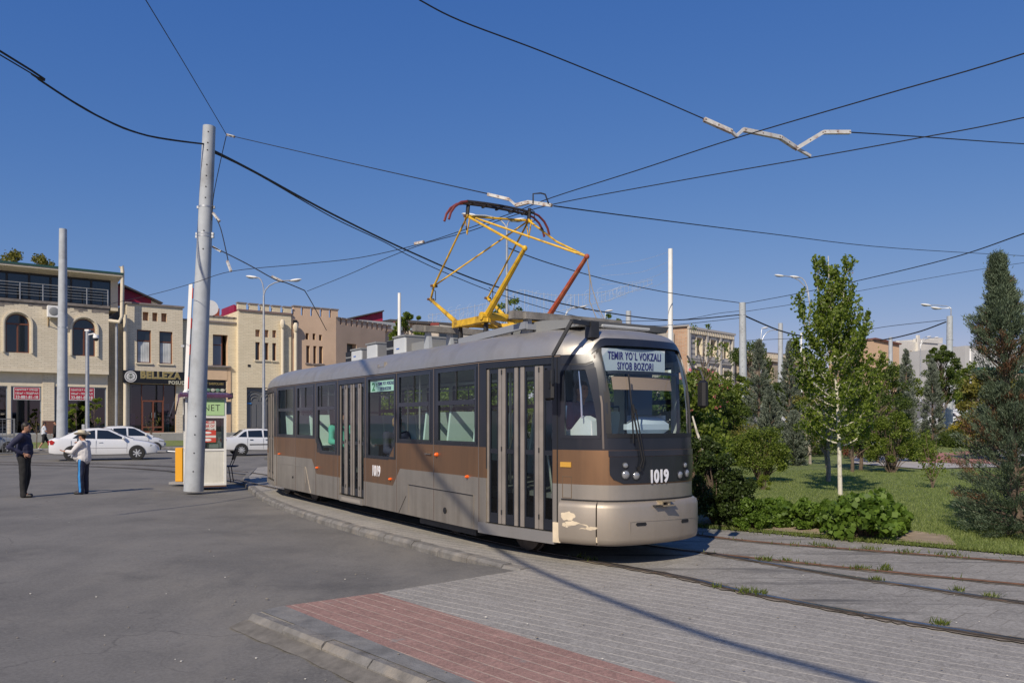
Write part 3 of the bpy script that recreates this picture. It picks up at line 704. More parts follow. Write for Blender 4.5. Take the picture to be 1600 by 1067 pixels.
for i, h_ in enumerate(holes):
    if i == 2: window(*h_, split=1.98, diag=(-.29, 1.42), mid=-5.9)
    elif i == 5: window(*h_, diag=(.26, 1.42))
    else: window(*h_, split=1.98)
for h_ in [q for q in hs_far if q[3] != CABW[3]]: window(*h_, split=1.98)
# seams, gutter
mb = MB()
for u in (.1, -1.18, -2.45, -3.70, -5.01, -6.2, -7.44, -8.76): slab(mb, u-.007, u+.007, .27, 2.5, .004, .01)
mb.build('seam_strip', M('seam_strip', (.17, .14, .125), .6, .3), tram)
mb = MB(); slab(mb, -11.64, 1.6, 2.492, 2.503, .008, .012, 0); slab(mb, -11.64, 1.6, 2.503, 2.514, .012, .02, 1, st=.15); slab(mb, 4.3, 17.5, 2.492, 2.51, .008, .012, 0)
mb.build('gutter', [M('gutter_edge', (.28, .21, .16), .5, .3), m_black], tram)
# roof
mb = MB(); US = sorted(set([float(round(u, 3)) for u in np.arange(-11.65, 17.5, .35)]+[float(round(u, 3)) for a, c in ((1.4, 4.5), (-11.65, -9.9), (15.8, 17.5)) for u in np.arange(a, c, .08)]))
NR = 9; XC = -4.35
def roofp(u, k):
    g = S(u, 2.51, 0); ph = math.pi/2*min(k, NR)/NR; uu = plan(u)[3]; top = 2.895
    ins = .50*(1-math.cos(ph)); z = g.z+(top-g.z)*math.sin(ph)
    fx = 1-ins/6.6*(1.5 if uu > 1 else 1.2); 
    if k > NR: kk = [0, .45, .8, 1.0][k-NR]; f2 = 1-kk; z = top+.035*kk; return Vector((XC+(g.x-XC)*fx*(1-.08*kk), g.y*(1-ins/1.24)*f2, z))
    return Vector((XC+(g.x-XC)*fx, g.y*(1-ins/1.24), z))
K = NR+4
for u in US:
    for k in range(K): mb.v.append(tuple(roofp(u, k)))
for i in range(len(US)):
    for k in range(K-1):
        i2 = (i+1) % len(US); mb.f.append([i*K+k, i2*K+k, i2*K+k+1, i*K+k+1]); mb.m.append(0)
mb.build('roof', m_roof, tram, angle=60)
# underframe
mb = MB(); mb.box((-9.9, -.95, .32), (1.6, .95, .36)); mb.box((-6, -.9, .2), (-2.6, .9, .33)); mb.box((-1.9, -1.1, .14), (-.2, -.75, .30), 0)
mb.box((-10.4, -.8, .3), (-9.8, .8, .36)); mb.box((1.6, -.6, .3), (2.1, .6, .34))
mb.build('underframe', m_dark, tram, smooth=False)
mw = M('wheel_steel', (.10, .085, .075), .6, .6, .3, 8)
for x in (.62, -1.25, -7.45, -9.3):
    for y in (-.80, .76):
        mb = MB(); mb.lathe([(.05, -.02), (.30, -.01), (.335, 0), (.335, .07), (.36, .075), (.36, .1), (.2, .11)], (x, y-.02, .362), 'y', 24); mb.lathe([(.09, -.09), (.09, .0)], (x, y, .362), 'y', 12)
        mb.build('wheel', mw, tram)
for x in (-.31, -8.37):
    mb = MB()
    for y in (-1, 1): mb.bar((x-1.15, y*.95, .34), (x+1.15, y*.95, .34), .12, .16); mb.box((x-.3, y*.95-.1, .18), (x+.3, y*.95+.1, .5))
    mb.box((x-.9, -.06, .02), (x-.2, -.0, .1)); mb.build('bogie_frame', m_dark, tram, smooth=False)
# access panels in the skirt: raised outlines
mb = MB()
def poly_on(mb, pts, of, m=0, w=.012):
    for (a, c), (d, e) in zip(pts[:-1], pts[1:]):
        p, q = S(a, c, of), S(d, e, of); mb.bar(p, q, w, w, m)
poly_on(mb, [(-2.02, .30), (-2.02, .745), (-.03, .725), (-.04, .27)], .002, 0, .010)
poly_on(mb, [(-2.36, .27), (-2.10, .55)], .0, 1, .008); poly_on(mb, [(-2.0, .733), (-.05, .713)], .003, 2, .010); mb.lathe([(.045, -.012), (.045, .006)], S(-.83, .44, 0), 'y', 14, 2); mb.build('access_panel', [m_silv, m_black, m_black], tram); mb = MB(); poly_on(mb, [(-8.74, .79), (-6.86, .79), (-6.8, .45), (-6.84, .31)], .002, 0, .010); poly_on(mb, [(-6.80, .79), (-6.5, .27)], .002, 0, .010)
mb.lathe([(.025, -.012), (.025, .006)], S(-7.6, .53, 0), 'y', 12, 2)
mb.build('access_panel', [m_silv, m_black, m_black], tram)
for px, py, r in ((437, 709, .02), (496, 730.5, .024), (610.7, 748.2, .024), (683, 710, .032), (731, 744.5, .024)):
    u, z = UZ(px, py); mb = MB(); p = S(u, z, .0); mb.lathe([(r, -.0), (r*.85, -.03), (r*.4, -.045)], p, 'y', 14); mb.build('marker_lamp', m_orange, tram)
mb = MB(); mb.bar(S(-1.42, 1.235, .02), S(-1.24, 1.235, .02), .02, .012); mb.build('latch', m_chrome, tram)
# doors
def door(u0, u1, z0, z1, name='door'):
    L = u1-u0; mb = MB(); g0 = -.03
    for a, c in ((0, .035), (.19, .30), (.44, .49), (.53, .585), (.74, .855)):
        slab(mb, u0+L*a, u0+L*c, z0+.03, z1-.01, g0+.012, .03, 0)
        if c-a > .1: slab(mb, u0+L*(a+c)/2-.003, u0+L*(a+c)/2+.003, z0+.03, z1-.01, g0+.0135, .002, 1)
    for a, c in ((.035, .19), (.30, .44), (.585, .74), (.855, 1.0)):
        slab(mb, u0+L*a, u0+L*c, z0+.03, z0+.16, g0+.004, .02, 1); slab(mb, u0+L*a, u0+L*c, z1-.07, z1-.01, g0+.004, .02, 1)
        slab(mb, u0+L*a, u0+L*a+.025, z0+.16, z1-.07, g0+.004, .02, 1); slab(mb, u0+L*c-.03, u0+L*c, z0+.16, z1-.07, g0+.004, .02, 1)
        slab(mb, u0+L*a+.02, u0+L*c-.02, 1.30, 1.36, g0+.003, .02, 1)
    slab(mb, u0+L*.49, u0+L*.53, z0+.03, z1-.01, g0+.0, .02, 1)
    d = mb.build(name, [m_doorp, m_bk], tram)
    for a, c in ((.035, .19), (.30, .44), (.585, .74), (.855, 1.0)): pane(u0+L*a+.02, u0+L*c-.02, z0+.15, z1-.06, g0-.008, m_glass, d)
    mb = MB()
    for a in (.245, .80):
        for z in (z0+.18, 1.36, z1-.06): slab(mb, u0+L*a-.008, u0+L*a+.008, z-.03, z+.03, g0+.022, .012)
    mb.build('hinge', m_dark, d)
    return d
for dd in DOORS: door(*dd)
mb = MB(); slab(mb, .10, 1.50, .235, .375, .012, .06); mb.build('door_step', metal_paint('step_metal', (.45, .43, .40), .35, .7), tram)
mb = MB(); slab(mb, -4.9, -3.82, .25, .35, .008, .03, 0); slab(mb, -4.8, -3.92, .275, .335, .010, .004, 1); mb.build('door_step', [m_silv, M('step_plate', (.42, .38, .33), .5, .4)], tram)
mb = MB(); slab(mb, -10.2, -8.92, .25, .36, .01, .03); mb.build('door_step', m_silv, tram)
# filler coated post beside the front door
mb = MB(); slab(mb, 1.485, 1.60, .26, .50, .016, .03); mb.build('filler_post', m_fill, tram)
# cab side window
mb = MB(); f = .035
a, c, z0, z1 = CABW
slab(mb, a-.03, c+.03, z1-f, z1+.02, .006, .03); slab(mb, a-.03, c+.03, z0-.02, z0+.02, .006, .03); slab(mb, a-.03, a+.03, z0+.02, z1-f, .006, .03)
slab(mb, c-.015, c+.05, z0+.02, z1-f, .006, .03, ufn=lambda z: (c-.01-.10*max(0, (z-1.75)/.6), c+.04))
cw = mb.build('cab_window', m_bk, tram); pane(a+.01, c+.0, z0+.01, z1-.02, -.014, m_ws, cw)
mb = MB(); slab(mb, (a+c)/2+.03-.008, (a+c)/2+.03+.008, 1.75, z1-.05, -.004, .02); mb.build('slider_bar', m_chrome, cw)
# windscreen
mb = MB(); a, c, z0, z1 = WSC
slab(mb, a-.02, c+.02, z0-.03, z0+.02, .006, .04); slab(mb, a-.02, c+.02, z1-.02, z1+.02, .006, .04)
slab(mb, a-.03, a+.035, z0+.02, z1-.02, .006, .04); slab(mb, c-.035, c+.03, z0+.02, z1-.02, .006, .04)
ws = mb.build('windscreen', m_black, tram); pane(a, c, z0, z1, -.012, m_ws, ws)
# black surround rising into the roof dome
mb = MB(); U0 = 2.13; U1 = 5.9-2.13
def ucut(z):
    q = max(0, (z-2.47)/.06); w_ = .16*(1-math.sqrt(max(0, 1-q*q))) if q < 1 else .16
    return (U0+w_, U1-w_)
slab(mb, U0, U1, 2.47, 2.53, .010, .03, ufn=ucut, st=.07); mb.build('windscreen_surround', m_bk, tram)
# light panel on the nose
def ucut2(z):
    q = max(0, (1.12-z)/.14); q = min(1, q); w_ = .22*(1-math.sqrt(max(0, 1-q*q))); return (2.225+w_, 3.675-w_)
mb = MB(); slab(mb, 2.225, 3.675, .985, 1.30, .012, .03, ufn=ucut2, st=.07); slab(mb, 2.215, 3.685, 1.305, 1.372, .014, .03)
for u in (2.78, 3.18): slab(mb, u-.004, u+.004, 1.0, 1.30, .0135, .01, 1)
lp = mb.build('light_panel', [m_bk, m_dark], tram)
def face_M(u, z, of):
    p = S(u, z, of); n_ = (S(u, z, of+.1)-p).normalized(); x_ = (S(u+.03, z, of)-S(u-.03, z, of)).normalized(); y_ = n_.cross(x_)
    return Matrix(((x_.x, y_.x, n_.x, p.x), (x_.y, y_.y, n_.y, p.y), (x_.z, y_.z, n_.z, p.z), (0, 0, 0, 1)))
for px, py, r in ((977, 741.5, .054), (993.5, 743, .05), (976.5, 727, .036), (1061, 741.5, .05), (1071.5, 739, .052), (1068.5, 726.5, .036), (1079, 725, .0)):
    if r == 0: continue
    u, z = UZ(px, py); T_ = face_M(u, z, .012); mb = MB()
    mb.lathe([(r*1.15, -.01), (r*1.15, .006), (r*.95, .010), (r*.95, .002)], (0, 0, 0), 'z', 20, 0, T_)
    hl = mb.build('headlight', m_dark, tram); mb = MB(); mb.lathe([(r*.93, .004), (r*.7, .018), (r*.3, .024)], (0, 0, 0), 'z', 20, 0, T_); mb.build('lens', m_lens, hl)
m_num = M('number_white', (.75, .76, .8), .5)
text_obj('1019', .205, m_num, tram, face_M(*UZ(1029.5, 743.5), .0165), 'fleet_number', .66, .008, fit=(.285, .165))
text_obj('1019', .235, m_num, tram, face_M(*UZ(588.5, 735.5), .004), 'fleet_number', .62, .006, fit=(.31, .19))
# bumper
def bo(z): return float(np.interp(z, [.275, .31, .50, .68, .745], [.02, .055, .075, .07, .045]))
def bumper(u0, u1):
    mb = MB(); pr = [(.30, -.06), (.268, .02), (.285, .055), (.34, .07), (.50, .075), (.70, .073), (.745, .058), (.770, .02), (.776, -.05)]
    n = max(3, int((u1-u0)/.06)); k = len(pr)
    for i in range(n+1):
        u = u0+(u1-u0)*i/n
        for z, of in pr: mb.v.append(tuple(S(u, z, of)))
    for i in range(n):
        for j in range(k-1): mb.f.append([i*k+j, (i+1)*k+j, (i+1)*k+j+1, i*k+j+1]); mb.m.append(0)
    mb.f += [list(range(k)), [n*k+j for j in range(k)][::-1]]; mb.m += [0, 0]
    return mb.build('bumper', m_bump, tram, angle=50)
bumper(1.60, 2.085); bc = bumper(2.10, 3.80); bumper(3.815, 4.30)
mb = MB()   # black gap above the bumper and slots
slab(mb, 1.60, 4.30, .775, .792, .008, .05)
for px, py in ((996.5, 817.5), (1062, 812.5)):
    T_ = face_M(*UZ(px, py), .073); 
    mb.add([T_ @ Vector((x, y, z)) for z in (-.01, .006) for x, y in ((-.06, -.02), (.06, -.02), (.075, 0), (.06, .02), (-.06, .02), (-.075, 0))], [(0, 1, 2, 3, 4, 5), (11, 10, 9, 8, 7, 6)]+[(i, (i+1) % 6, 6+(i+1) % 6, 6+i) for i in range(6)])
mb.build('bumper_slot', m_black, tram)
mb = MB()
q = [UZ(981, 836), UZ(980, 814), UZ(990, 812.5), UZ(1070, 807), UZ(1078, 808.5), UZ(1078, 828), UZ(1070, 832)]
q = q+[q[0]]
for (a, c), (d, e) in zip(q[:-1], q[1:]):
    n = 6
    for i in range(n): mb.bar(S(a+(d-a)*i/n, c+(e-c)*i/n, bo(c+(e-c)*i/n)), S(a+(d-a)*(i+1)/n, c+(e-c)*(i+1)/n, bo(c+(e-c)*(i+1)/n)), .012, .014)
mb.build('plate_recess', m_bump, bc)
for px, py in ((999, 801.5), (1064, 797.5)):
    mb = MB(); mb.lathe([(.022, -.01), (.022, .01), (.012, .012)], (0, 0, 0), 'z', 14, 0, face_M(*UZ(px, py), .06)); mb.build('tow_eye', m_steel, tram)
mb = MB()   # coupler hook
hp = face_M(*UZ(1030, 785), .02)
mb.box((-.16, -.03, -.02), (.05, -.015, .10), 0, hp); mb.box((-.05, .02, 0), (.13, .032, .12), 1, hp); mb.box((-.06, -.03, 0), (-.045, .032, .1), 1, hp); mb.box((-.05, -.03, 0), (.12, -.018, .14), 1, hp); mb.lathe([(.03, -.03), (.03, .03)], (.05, 0, .08), 'y', 10, 1, hp)
mb.build('coupler_hook', [m_dark, M('hook_steel', (.33, .28, .2), .5, .5)], tram)
# filler patches on the near bumper corner: thin uneven skins
g = random.Random(4)
def blob(mb, u, z, ru, rz, of):
    n = 36; k1, k2, k3 = g.uniform(0, 6), g.uniform(0, 6), g.uniform(0, 6); rr = [1+.18*math.sin(i/n*12.566+k1)+.10*math.sin(i/n*31.4+k2)+.06*math.sin(i/n*56.5+k3) for i in range(n)]
    pts = [(u+ru*rr[i]*math.cos(2*math.pi*i/n), z+rz*rr[i]*math.sin(2*math.pi*i/n)) for i in range(n)]
    mb.add([S(a, c, of+bo(c)) for a, c in pts], [tuple(range(n))])
def bo(z): return float(np.interp(z, [.275, .31, .50, .68, .745], [.02, .055, .075, .07, .045]))
mb = MB()
for px, py, ru, rz, o_ in ((892, 805, .085, .06, 0), (904, 822, .13, .055, 0), (916, 831, .12, .05, .0007), (934, 842, .035, .04, 0), (898, 816, .08, .03, .0012), (928, 824, .07, .018, .0007), (886, 818, .03, .02, .0007)):
    u, z = UZ(px, py); blob(mb, u, z, ru, rz, .003+o_)
mb.build('filler_patch', m_fill, tram, fix=False)
# side reflector and hatch
u, z = UZ(884.5, 725.5); mb = MB(); slab(mb, u-.075, u+.075, z-.03, z+.03, .012, .02); mb.build('side_reflector', M('reflector_amber', (.55, .30, .05), .3), tram)
mb = MB(); a, zz = UZ(886, 757); 
for s_ in ((a-.065, a-.058, .80, 1.06), (a+.058, a+.065, .80, 1.06), (a-.065, a+.065, .80, .807), (a-.065, a+.065, 1.053, 1.06)): slab(mb, *s_, .004, .01)
mb.build('hatch', M('hatch_line', (.20, .14, .09), .5, .5), tram)
mb = MB(); slab(mb, 1.535, 1.549, .27, 2.48, .003, .01); slab(mb, 1.6, 2.12, 2.39, 2.40, .003, .01); mb.build('seam_strip', m_black, tram)
mb = MB(); slab(mb, 2.15, 2.172, 1.39, 2.44, .004, .008); mb.build('pillar_strip', M('pillar_metal', (.13, .11, .10), .5, .6), tram)
# wipers
mb = MB()
def sp_(px, py, of): u, z = UZ(px, py); return S(u, z, of)
mb.tube([sp_(997, 731, .04), sp_(1000, 718, .05), sp_(985, 637, .045)], .011, 6); mb.tube([sp_(1001, 731, .04), sp_(1003, 716, .05), sp_(990, 640, .05)], .008, 6)
mb.tube([sp_(980, 585, .03), sp_(985, 635, .035), sp_(988, 692, .03)], .010, 6); mb.tube([sp_(996, 729, .03), sp_(998, 735, .03)], .028, 8); mb.tube([sp_(985, 632, .05), sp_(988, 645, .05)], .02, 6)
mb.build('wiper', m_black, tram)
# destination board, visor and cab interior
def board(u0, u1, z0, z1, of, mat, name, parent=tram):
    mb = MB(); slab(mb, u0, u1, z0, z1, of, .006, st=.1); return mb.build(name, mat, parent)
bu0, bz1 = UZ(955, 548); bu1, bz0 = UZ(1046, 582)
bz1 = zparam(2.9, 2.575); bz0 = zparam(2.9, 2.325)
uc = UZ(1000.5, 565)[0]; TB = face_M(uc, (bz0+bz1)/2, -.115); mb = MB(); mb.box((-.475, -.135, -.005), (.475, .135, 0), 0, TB)
db = mb.build('destination_board', M('board_white', (.50, .56, .60), .6), tram)
m_navy = M('board_lettering', (.03, .025, .16), .6)
T1 = TB @ Matrix.Translation((.01, .052, .003)); T2 = TB @ Matrix.Translation((.02, -.068, .003))
text_obj('TEMIR YO`L VOKZALI', .100, m_navy, db, T1, 'lettering', .80, .0012, spacing=1.1, fit=(.80, .094)); text_obj('SIYOB BOZORI', .100, m_navy, db, T2, 'lettering', .80, .0012, spacing=1.1, fit=(.54, .09))
board(2.28, 3.50, bz0-.03, bz0-.005, -.05, m_dark, 'board_rail'); board(2.33, 3.35, bz0-.19, bz0-.05, -.09, M('sun_visor', (.36, .25, .18), .8), 'sun_visor')
sb = MB(); slab(sb, -3.55, -2.57, 2.22, 2.40, -.03, .004); sb = sb.build('route_board', M('route_board', (.55, .78, .68), .6), tram)
m_grn = M('route_green', (.02, .22, .06), .6)
text_obj('2', .17, m_grn, sb, face_M(-3.42, 2.31, -.027), 'lettering', .75, .004, .001, fit=(.13, .14)); text_obj('T', .07, m_grn, sb, face_M(-3.29, 2.33, -.027), 'lettering', 1.1, .002, .001)
text_obj('TEMIR YO`L VOKZALI', .07, m_navy, sb, face_M(-2.93, 2.352, -.027), 'lettering', .72, .002, .001, fit=(.62, .055)); text_obj('SIYOB BOZORI', .07, m_navy, sb, face_M(-2.93, 2.265, -.027), 'lettering', .72, .002, .001, fit=(.42, .055))
m_dash = M('dashboard_grey', (.52, .60, .66), .5)
mb = MB(); mb.box((1.55, -.60, 1.0), (1.98, .55, 1.50), 0, None, .05)
mb.build('dashboard', m_dash, tram)
mb = MB(); mb.box((1.62, -.12, 1.5), (1.9, .60, 1.79), 0, None, .11); mb.build('driver_console', m_dash, tram)
mb = MB(); mb.prism([(1.15, 1.5), (1.95, 1.5), (1.93, 1.72), (1.75, 1.78), (1.55, 1.62), (1.15, 1.57)], -.80, -.66); mb.build('cab_trim', M('cab_trim', (.62, .68, .68), .5), tram)
mb = MB(); mb.box((1.02, -.9, .9), (1.06, .0, 2.45)); mb.box((1.02, .55, .9), (1.06, 1.0, 2.45)); mb.build('cab_partition', M('partition_blue', (.16, .20, .27), .7), tram, smooth=False)
mb = MB(); mb.box((.95, -.45, 1.25), (1.08, .05, 1.95), 0, None, .05); mb.box((1.0, -.45, 1.2), (1.45, .05, 1.3), 0, None, .04); mb.build('driver_seat', m_dark, tram)
# saloon
mb = MB(); mb.box((-10.5, -1.0, .78), (1.5, 1.0, .84), 0); mb.box((-4.9, -1.1, .40), (-3.8, 1.0, .44), 0); mb.build('floor', m_floor, tram, smooth=False)
mb = MB(); mb.box((-10.6, -.95, 2.50), (1.3, .95, 2.54)); mb.build('ceiling', m_ceil, tram, smooth=False)
def seat(x, y, face=1):
    mb = MB(); y0, y1 = y-.21, y+.21
    mb.prism([(x, 1.17), (x+.42*face, 1.20), (x+.42*face, 1.24), (x+.03*face, 1.22)], y0, y1); mb.prism([(x, 1.17), (x+.05*face, 1.17), (x-.10*face, 1.86), (x-.145*face, 1.86)], y0, y1)
    mb.box((x+.1, y-.05, .84), (x+.3, y+.05, 1.18), 1); mb.tube([(x-.13*face, y0+.02, 1.84), (x-.14*face, y0+.03, 1.93), (x-.14*face, y1-.03, 1.93), (x-.13*face, y1-.02, 1.84)], .014, 6, 1)
    return mb.build('passenger_seat', [m_seat, m_dark], tram)
for x in (-.25, -1.0, -1.75, -6.75, -7.6, -8.3): seat(x, -.92, -1 if x > -3 else 1)
for x in (.2, -.6, -1.4, -2.2, -3.0, -5.4, -6.2, -7.0, -7.8): seat(x, .84, -1 if x > -3 else 1)
mb = MB()
for x, y in ((-.1, -.6), (-1.6, .55), (-2.6, -.75), (-3.6, -.7), (-5.1, -.7), (-5.6, .5), (-7.2, -.6), (.15, -.7), (1.0, -.7), (-9, -.6)): mb.tube([(x, y, .84), (x, y, 2.5)], .016, 6)
for y in (-.55, .5): mb.tube([(-9.5, y, 2.3), (.9, y, 2.3)], .015, 6)
mb.tube([(.35, -.95, .95), (.38, -.95, 1.3), (.5, -.95, 1.55), (.62, -.95, 1.7)], .016, 6); mb.tube([(1.35, -.9, .6), (1.2, -.9, 1.3)], .016, 6)
mb.build('handrail', M('handrail_steel', (.6, .6, .55), .3, .8), tram)

# roof equipment
def rbox(x0, x1, y0, y1, z0, z1, name, mats, grille=True):
    mb = MB(); mb.box((x0, y0, z0), (x1, y1, z1), 0, None, .01); mb.box((x0-.02, y0-.02, z1), (x1+.02, y1+.02, z1+.03), 1)
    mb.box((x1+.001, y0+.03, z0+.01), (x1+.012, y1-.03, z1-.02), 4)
    if grille: mb.box((x0-.32, y0+.01, z0+.01), (x0-.004, y1-.01, z1-.02), 2)
    if grille:
        for k in range(2): mb.box((x0-.29, y0-.004, z0+.06+k*(z1-z0)*.45), (x0-.03, y0+.02, z0+.06+k*(z1-z0)*.45+(z1-z0)*.3), 3)
    return mb.build(name, mats, tram, smooth=False)
I0 = .62
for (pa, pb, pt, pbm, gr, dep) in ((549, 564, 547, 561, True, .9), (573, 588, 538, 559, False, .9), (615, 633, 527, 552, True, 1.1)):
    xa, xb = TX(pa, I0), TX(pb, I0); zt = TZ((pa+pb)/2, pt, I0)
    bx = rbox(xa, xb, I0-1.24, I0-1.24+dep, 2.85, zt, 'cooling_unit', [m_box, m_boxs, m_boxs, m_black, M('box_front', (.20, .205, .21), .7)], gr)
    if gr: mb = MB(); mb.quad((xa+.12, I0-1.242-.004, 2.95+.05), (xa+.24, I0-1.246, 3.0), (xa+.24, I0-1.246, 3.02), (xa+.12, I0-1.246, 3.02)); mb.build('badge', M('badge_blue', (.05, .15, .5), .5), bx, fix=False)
xa = TX(633, I0); mb = MB(); mb.box((xa-.02, -.5, 2.86), (xa+.55, .55, 3.09), 0); mb.build('duct', m_boxs, tram, smooth=False)
def plank(px, py, ins, length, back=0):
    p = TP(px, py, ins); mb = MB(); mb.box((p.x-.02, p.y, p.z-.05), (p.x+.10, p.y+length, p.z+.05), 0); mb.box((p.x+.10, p.y+.15, p.z-.055), (p.x+.17, p.y+length+.15, p.z+.035), 0)
    for dy in (.22, .62, length-.3):
        mb.add([(p.x+.0, p.y+dy, p.z-.05), (p.x+.12, p.y+dy, p.z-.05), (p.x+.12, p.y+dy+.05, p.z-.05), (p.x, p.y+dy+.05, p.z-.05), (p.x-.06, p.y+dy, 2.80), (p.x+.14, p.y+dy, 2.80), (p.x+.14, p.y+dy+.07, 2.80), (p.x-.06, p.y+dy+.07, 2.80)], [(0, 1, 2, 3), (7, 6, 5, 4), (0, 4, 5, 1), (1, 5, 6, 2), (2, 6, 7, 3), (3, 7, 4, 0)], 1)
    return mb.build('roof_board', [m_plank, M('bracket_grey', (.35, .38, .41), .5)], tram, smooth=False)
plank(796, 492, .22, 1.65); plank(645, 513, .22, 1.9)
mb = MB()
xa = TX(840, .3); mb.prism([(xa-.9, 2.88), (xa+.55, 2.88), (xa+.6, 2.95), (xa-.2, 3.02), (xa-.85, 3.02)], -.72, .75, 0); mb.box((1.32, -.38, 2.88), (1.62, .45, 2.935), 1, None, .02)
mb.build('roof_cabinet', [m_boxs, m_box], tram, smooth=False)
mb = MB(); xb = TX(722, .42); mb.bar((xb, -.86, 2.9), (xb+1.75, -.86, 2.97), .05, .09); mb.bar((xb, -.86, 2.92), (xb, .86, 2.92), .05, .07); mb.bar((xb+1.75, -.86, 2.95), (xb+1.75, .86, 2.95), .05, .07); mb.bar((xb, .86, 2.9), (xb+1.75, .86, 2.97), .05, .09)
mb.build('roof_frame', M('roof_frame_grey', (.28, .30, .33), .5, .2), tram, smooth=False)
# scoop on the roof shoulder
p = TP(603, 575, .12); mb = MB(); mb.prism([(p.x-.12, p.z), (p.x+.15, p.z-.01), (p.x+.15, p.z+.09), (p.x+.13, p.z+.02), (p.x-.1, p.z+.02), (p.x-.12, p.z+.06)], p.y-.1, p.y+.08); mb.build('roof_scoop', m_silv, tram, smooth=False)
# pantograph, measured near side y = -.52 and far side y = +.52
NE, FE = .72, 1.76
pn = lambda px, py: TP(px, py, NE); pf = lambda px, py: TP(px, py, FE)
pg = MB()
A = pn(713, 506); Bq = pn(763, 497); Cq = pf(835, 504)
xa, xb = A.x, Bq.x
z0 = A.z-.04
pg.box((xa, -.60, z0-.03), (xb, -.48, z0+.07), 0); pg.box((xa, .48, z0-.03), (xb, .60, z0+.07), 0)
pg.tube([(xb-.05, -.62, z0+.06), (xb-.05, .62, z0+.06)], .06, 10); pg.tube([(xa+.08, -.55, z0+.03), (xa+.08, .55, z0+.03)], .04, 8)
pg.bar((xa, -.55, z0), (xb, .55, z0), .05, .05); pg.bar((xa, .55, z0), (xb, -.55, z0), .05, .05)
pg.add([(xa+.1, -.5, z0+.075), (xb-.1, -.5, z0+.075), (xb-.1, -.2, z0+.11), (xa+.1, -.2, z0+.09)], [(0, 1, 2, 3)])
for x in (xa+.1, xb-.1):
    for y in (-.5, .5): pg.lathe([(.05, 0), (.03, .03), (.05, .05), (.03, .08), (.05, .1), (.03, z0-2.9+.02)], (x, y, 2.86), 'z', 10, 1)
pb = pg.build('pantograph_base', [m_yel, m_black, m_rust], tram)
K1n, K1f = pn(673, 468), pf(762, 466); J1 = pn(678, 447)
K2n, K2f = pn(820, 388), pf(917, 401)
T1n, T1f = pn(730, 338), pf(826, 345)
def arm(pts, r, mat, name='pantograph_arm'):
    mb = MB(); mb.tube(pts, r, 8); 
    mb.ball(pts[-1], (r[-1] if isinstance(r, list) else r)*1.35, 10)
    return mb.build(name, mat, tram)
arm([(xa+.08, -.55, z0+.04), K1n], [.042, .024], m_yel); arm([(xa+.08, .55, z0+.04), K1f], [.042, .024], m_yel)
arm([(xb-.05, -.52, z0+.06), K2n], [.052, .030], m_yel); arm([(xb-.05, .56, z0+.06), K2f], [.046, .030], m_red2)
arm([K1n, J1, T1n], [.020, .017, .015], m_yel); arm([K1f, T1f], .015, m_yel); arm([J1, T1f], .014, m_yel)
arm([K2n, T1n], [.021, .018], m_yel); arm([K2f, T1n+Vector((0, .1, 0))], .016, m_yel); arm([K2f, pf(870, 378), T1f], .016, m_yel); arm([T1n, T1f], .017, m_yel)
mb = MB()
for p in (K1n, K1f, J1, T1n, T1f): mb.ball(p, .036, 8); mb.bar(p-Vector((0, .06, 0)), p+Vector((0, .06, 0)), .035, .035, 2)
for p, s in ((K1n, 1), (K1f, -1), (T1f, 1)):
    mb.tube([p+Vector((0, 0, -.05)), p+Vector((.12, .03, -.02)), p+Vector((.13, .02, .12)), p+Vector((.04, 0, .18))], .007, 5, 1)
for p in (T1n, T1f): mb.tube([p+Vector((-.07, 0, .0)), p+Vector((.0, 0, -.28)), p+Vector((.09, 0, .0))], .012, 5); mb.tube([p, p+Vector((.0, .02, .20))], .03, 6, 1)
mb.build('pantograph_joint', [m_yel, m_black, m_rust], tram)
xt = (T1n.x+T1f.x)/2; zt = T1n.z+.19
mb = MB()
for dx in (-.06, .08):
    mb.tube([(xt+dx, y, zt-.02*(y/.6)**2+.01) for y in np.linspace(-.62, .62, 9)], .022, 6, 0)
    for s in (-1, 1): mb.tube([(xt+dx, s*y, zt-h_) for y, h_ in ((.60, .01), (.72, .04), (.83, .12), (.90, .22), (.935, .33))], .020, 6, 1)
for y in np.linspace(-.5, .5, 5): mb.bar((xt-.08, y, zt-.02), (xt+.1, y, zt-.02), .03, .02, 0)
mb.build('collector_bow', [m_carbon, m_bow], tram)
mb = MB(); mb.tube([K2f, pf(922, 440), pf(921, 470), pf(935, 505)], .007, 5); mb.tube([K2f, pf(925, 450), pf(935, 480), pf(950, 510)], .007, 5); mb.build('earth_cable', M('cable_grey', (.25, .22, .18), .7), tram)
# near mirror on its long arm
mb = MB(); rp = Vector((1.35, -.62, 2.93)); hq = [TP(925, 507, .55), TP(893, 502, .15), TP(864, 555, .02), TP(863, 600, .02)]
mb.bar(hq[0], hq[1], .05, .05); mb.bar(hq[1], hq[2], .04, .035); mb.bar(hq[2], hq[3], .022, .022); mb.box(tuple(hq[0]-Vector((.06, .06, .16))), tuple(hq[0]+Vector((.06, .06, .03))))
mb.build('mirror_arm', m_dark, tram)
c = TP(861, 600, .05); mb = MB(); mb.box((c.x-.12, c.y-.03, c.z-.19), (c.x+.06, c.y+.03, c.z+.19), 0, None, .035); mb.box((c.x+.0, c.y-.045, c.z-.05), (c.x+.03, c.y-.03, c.z+.03), 0)
mb.build('mirror', m_black, tram)
fm = MB(); e = tw(S(3.9, 2.2)); 
def FP(px, py, Z): p = P3(px, py, Z)-TLOC; return Vector((p.dot(FWD), p.dot(LAT), p.z))
fm.tube([FP(1074, 556, 9.9), FP(1083, 575, 9.8), FP(1094, 578, 9.75), FP(1099, 592, 9.7), FP(1100, 612, 9.7)], .012, 6)
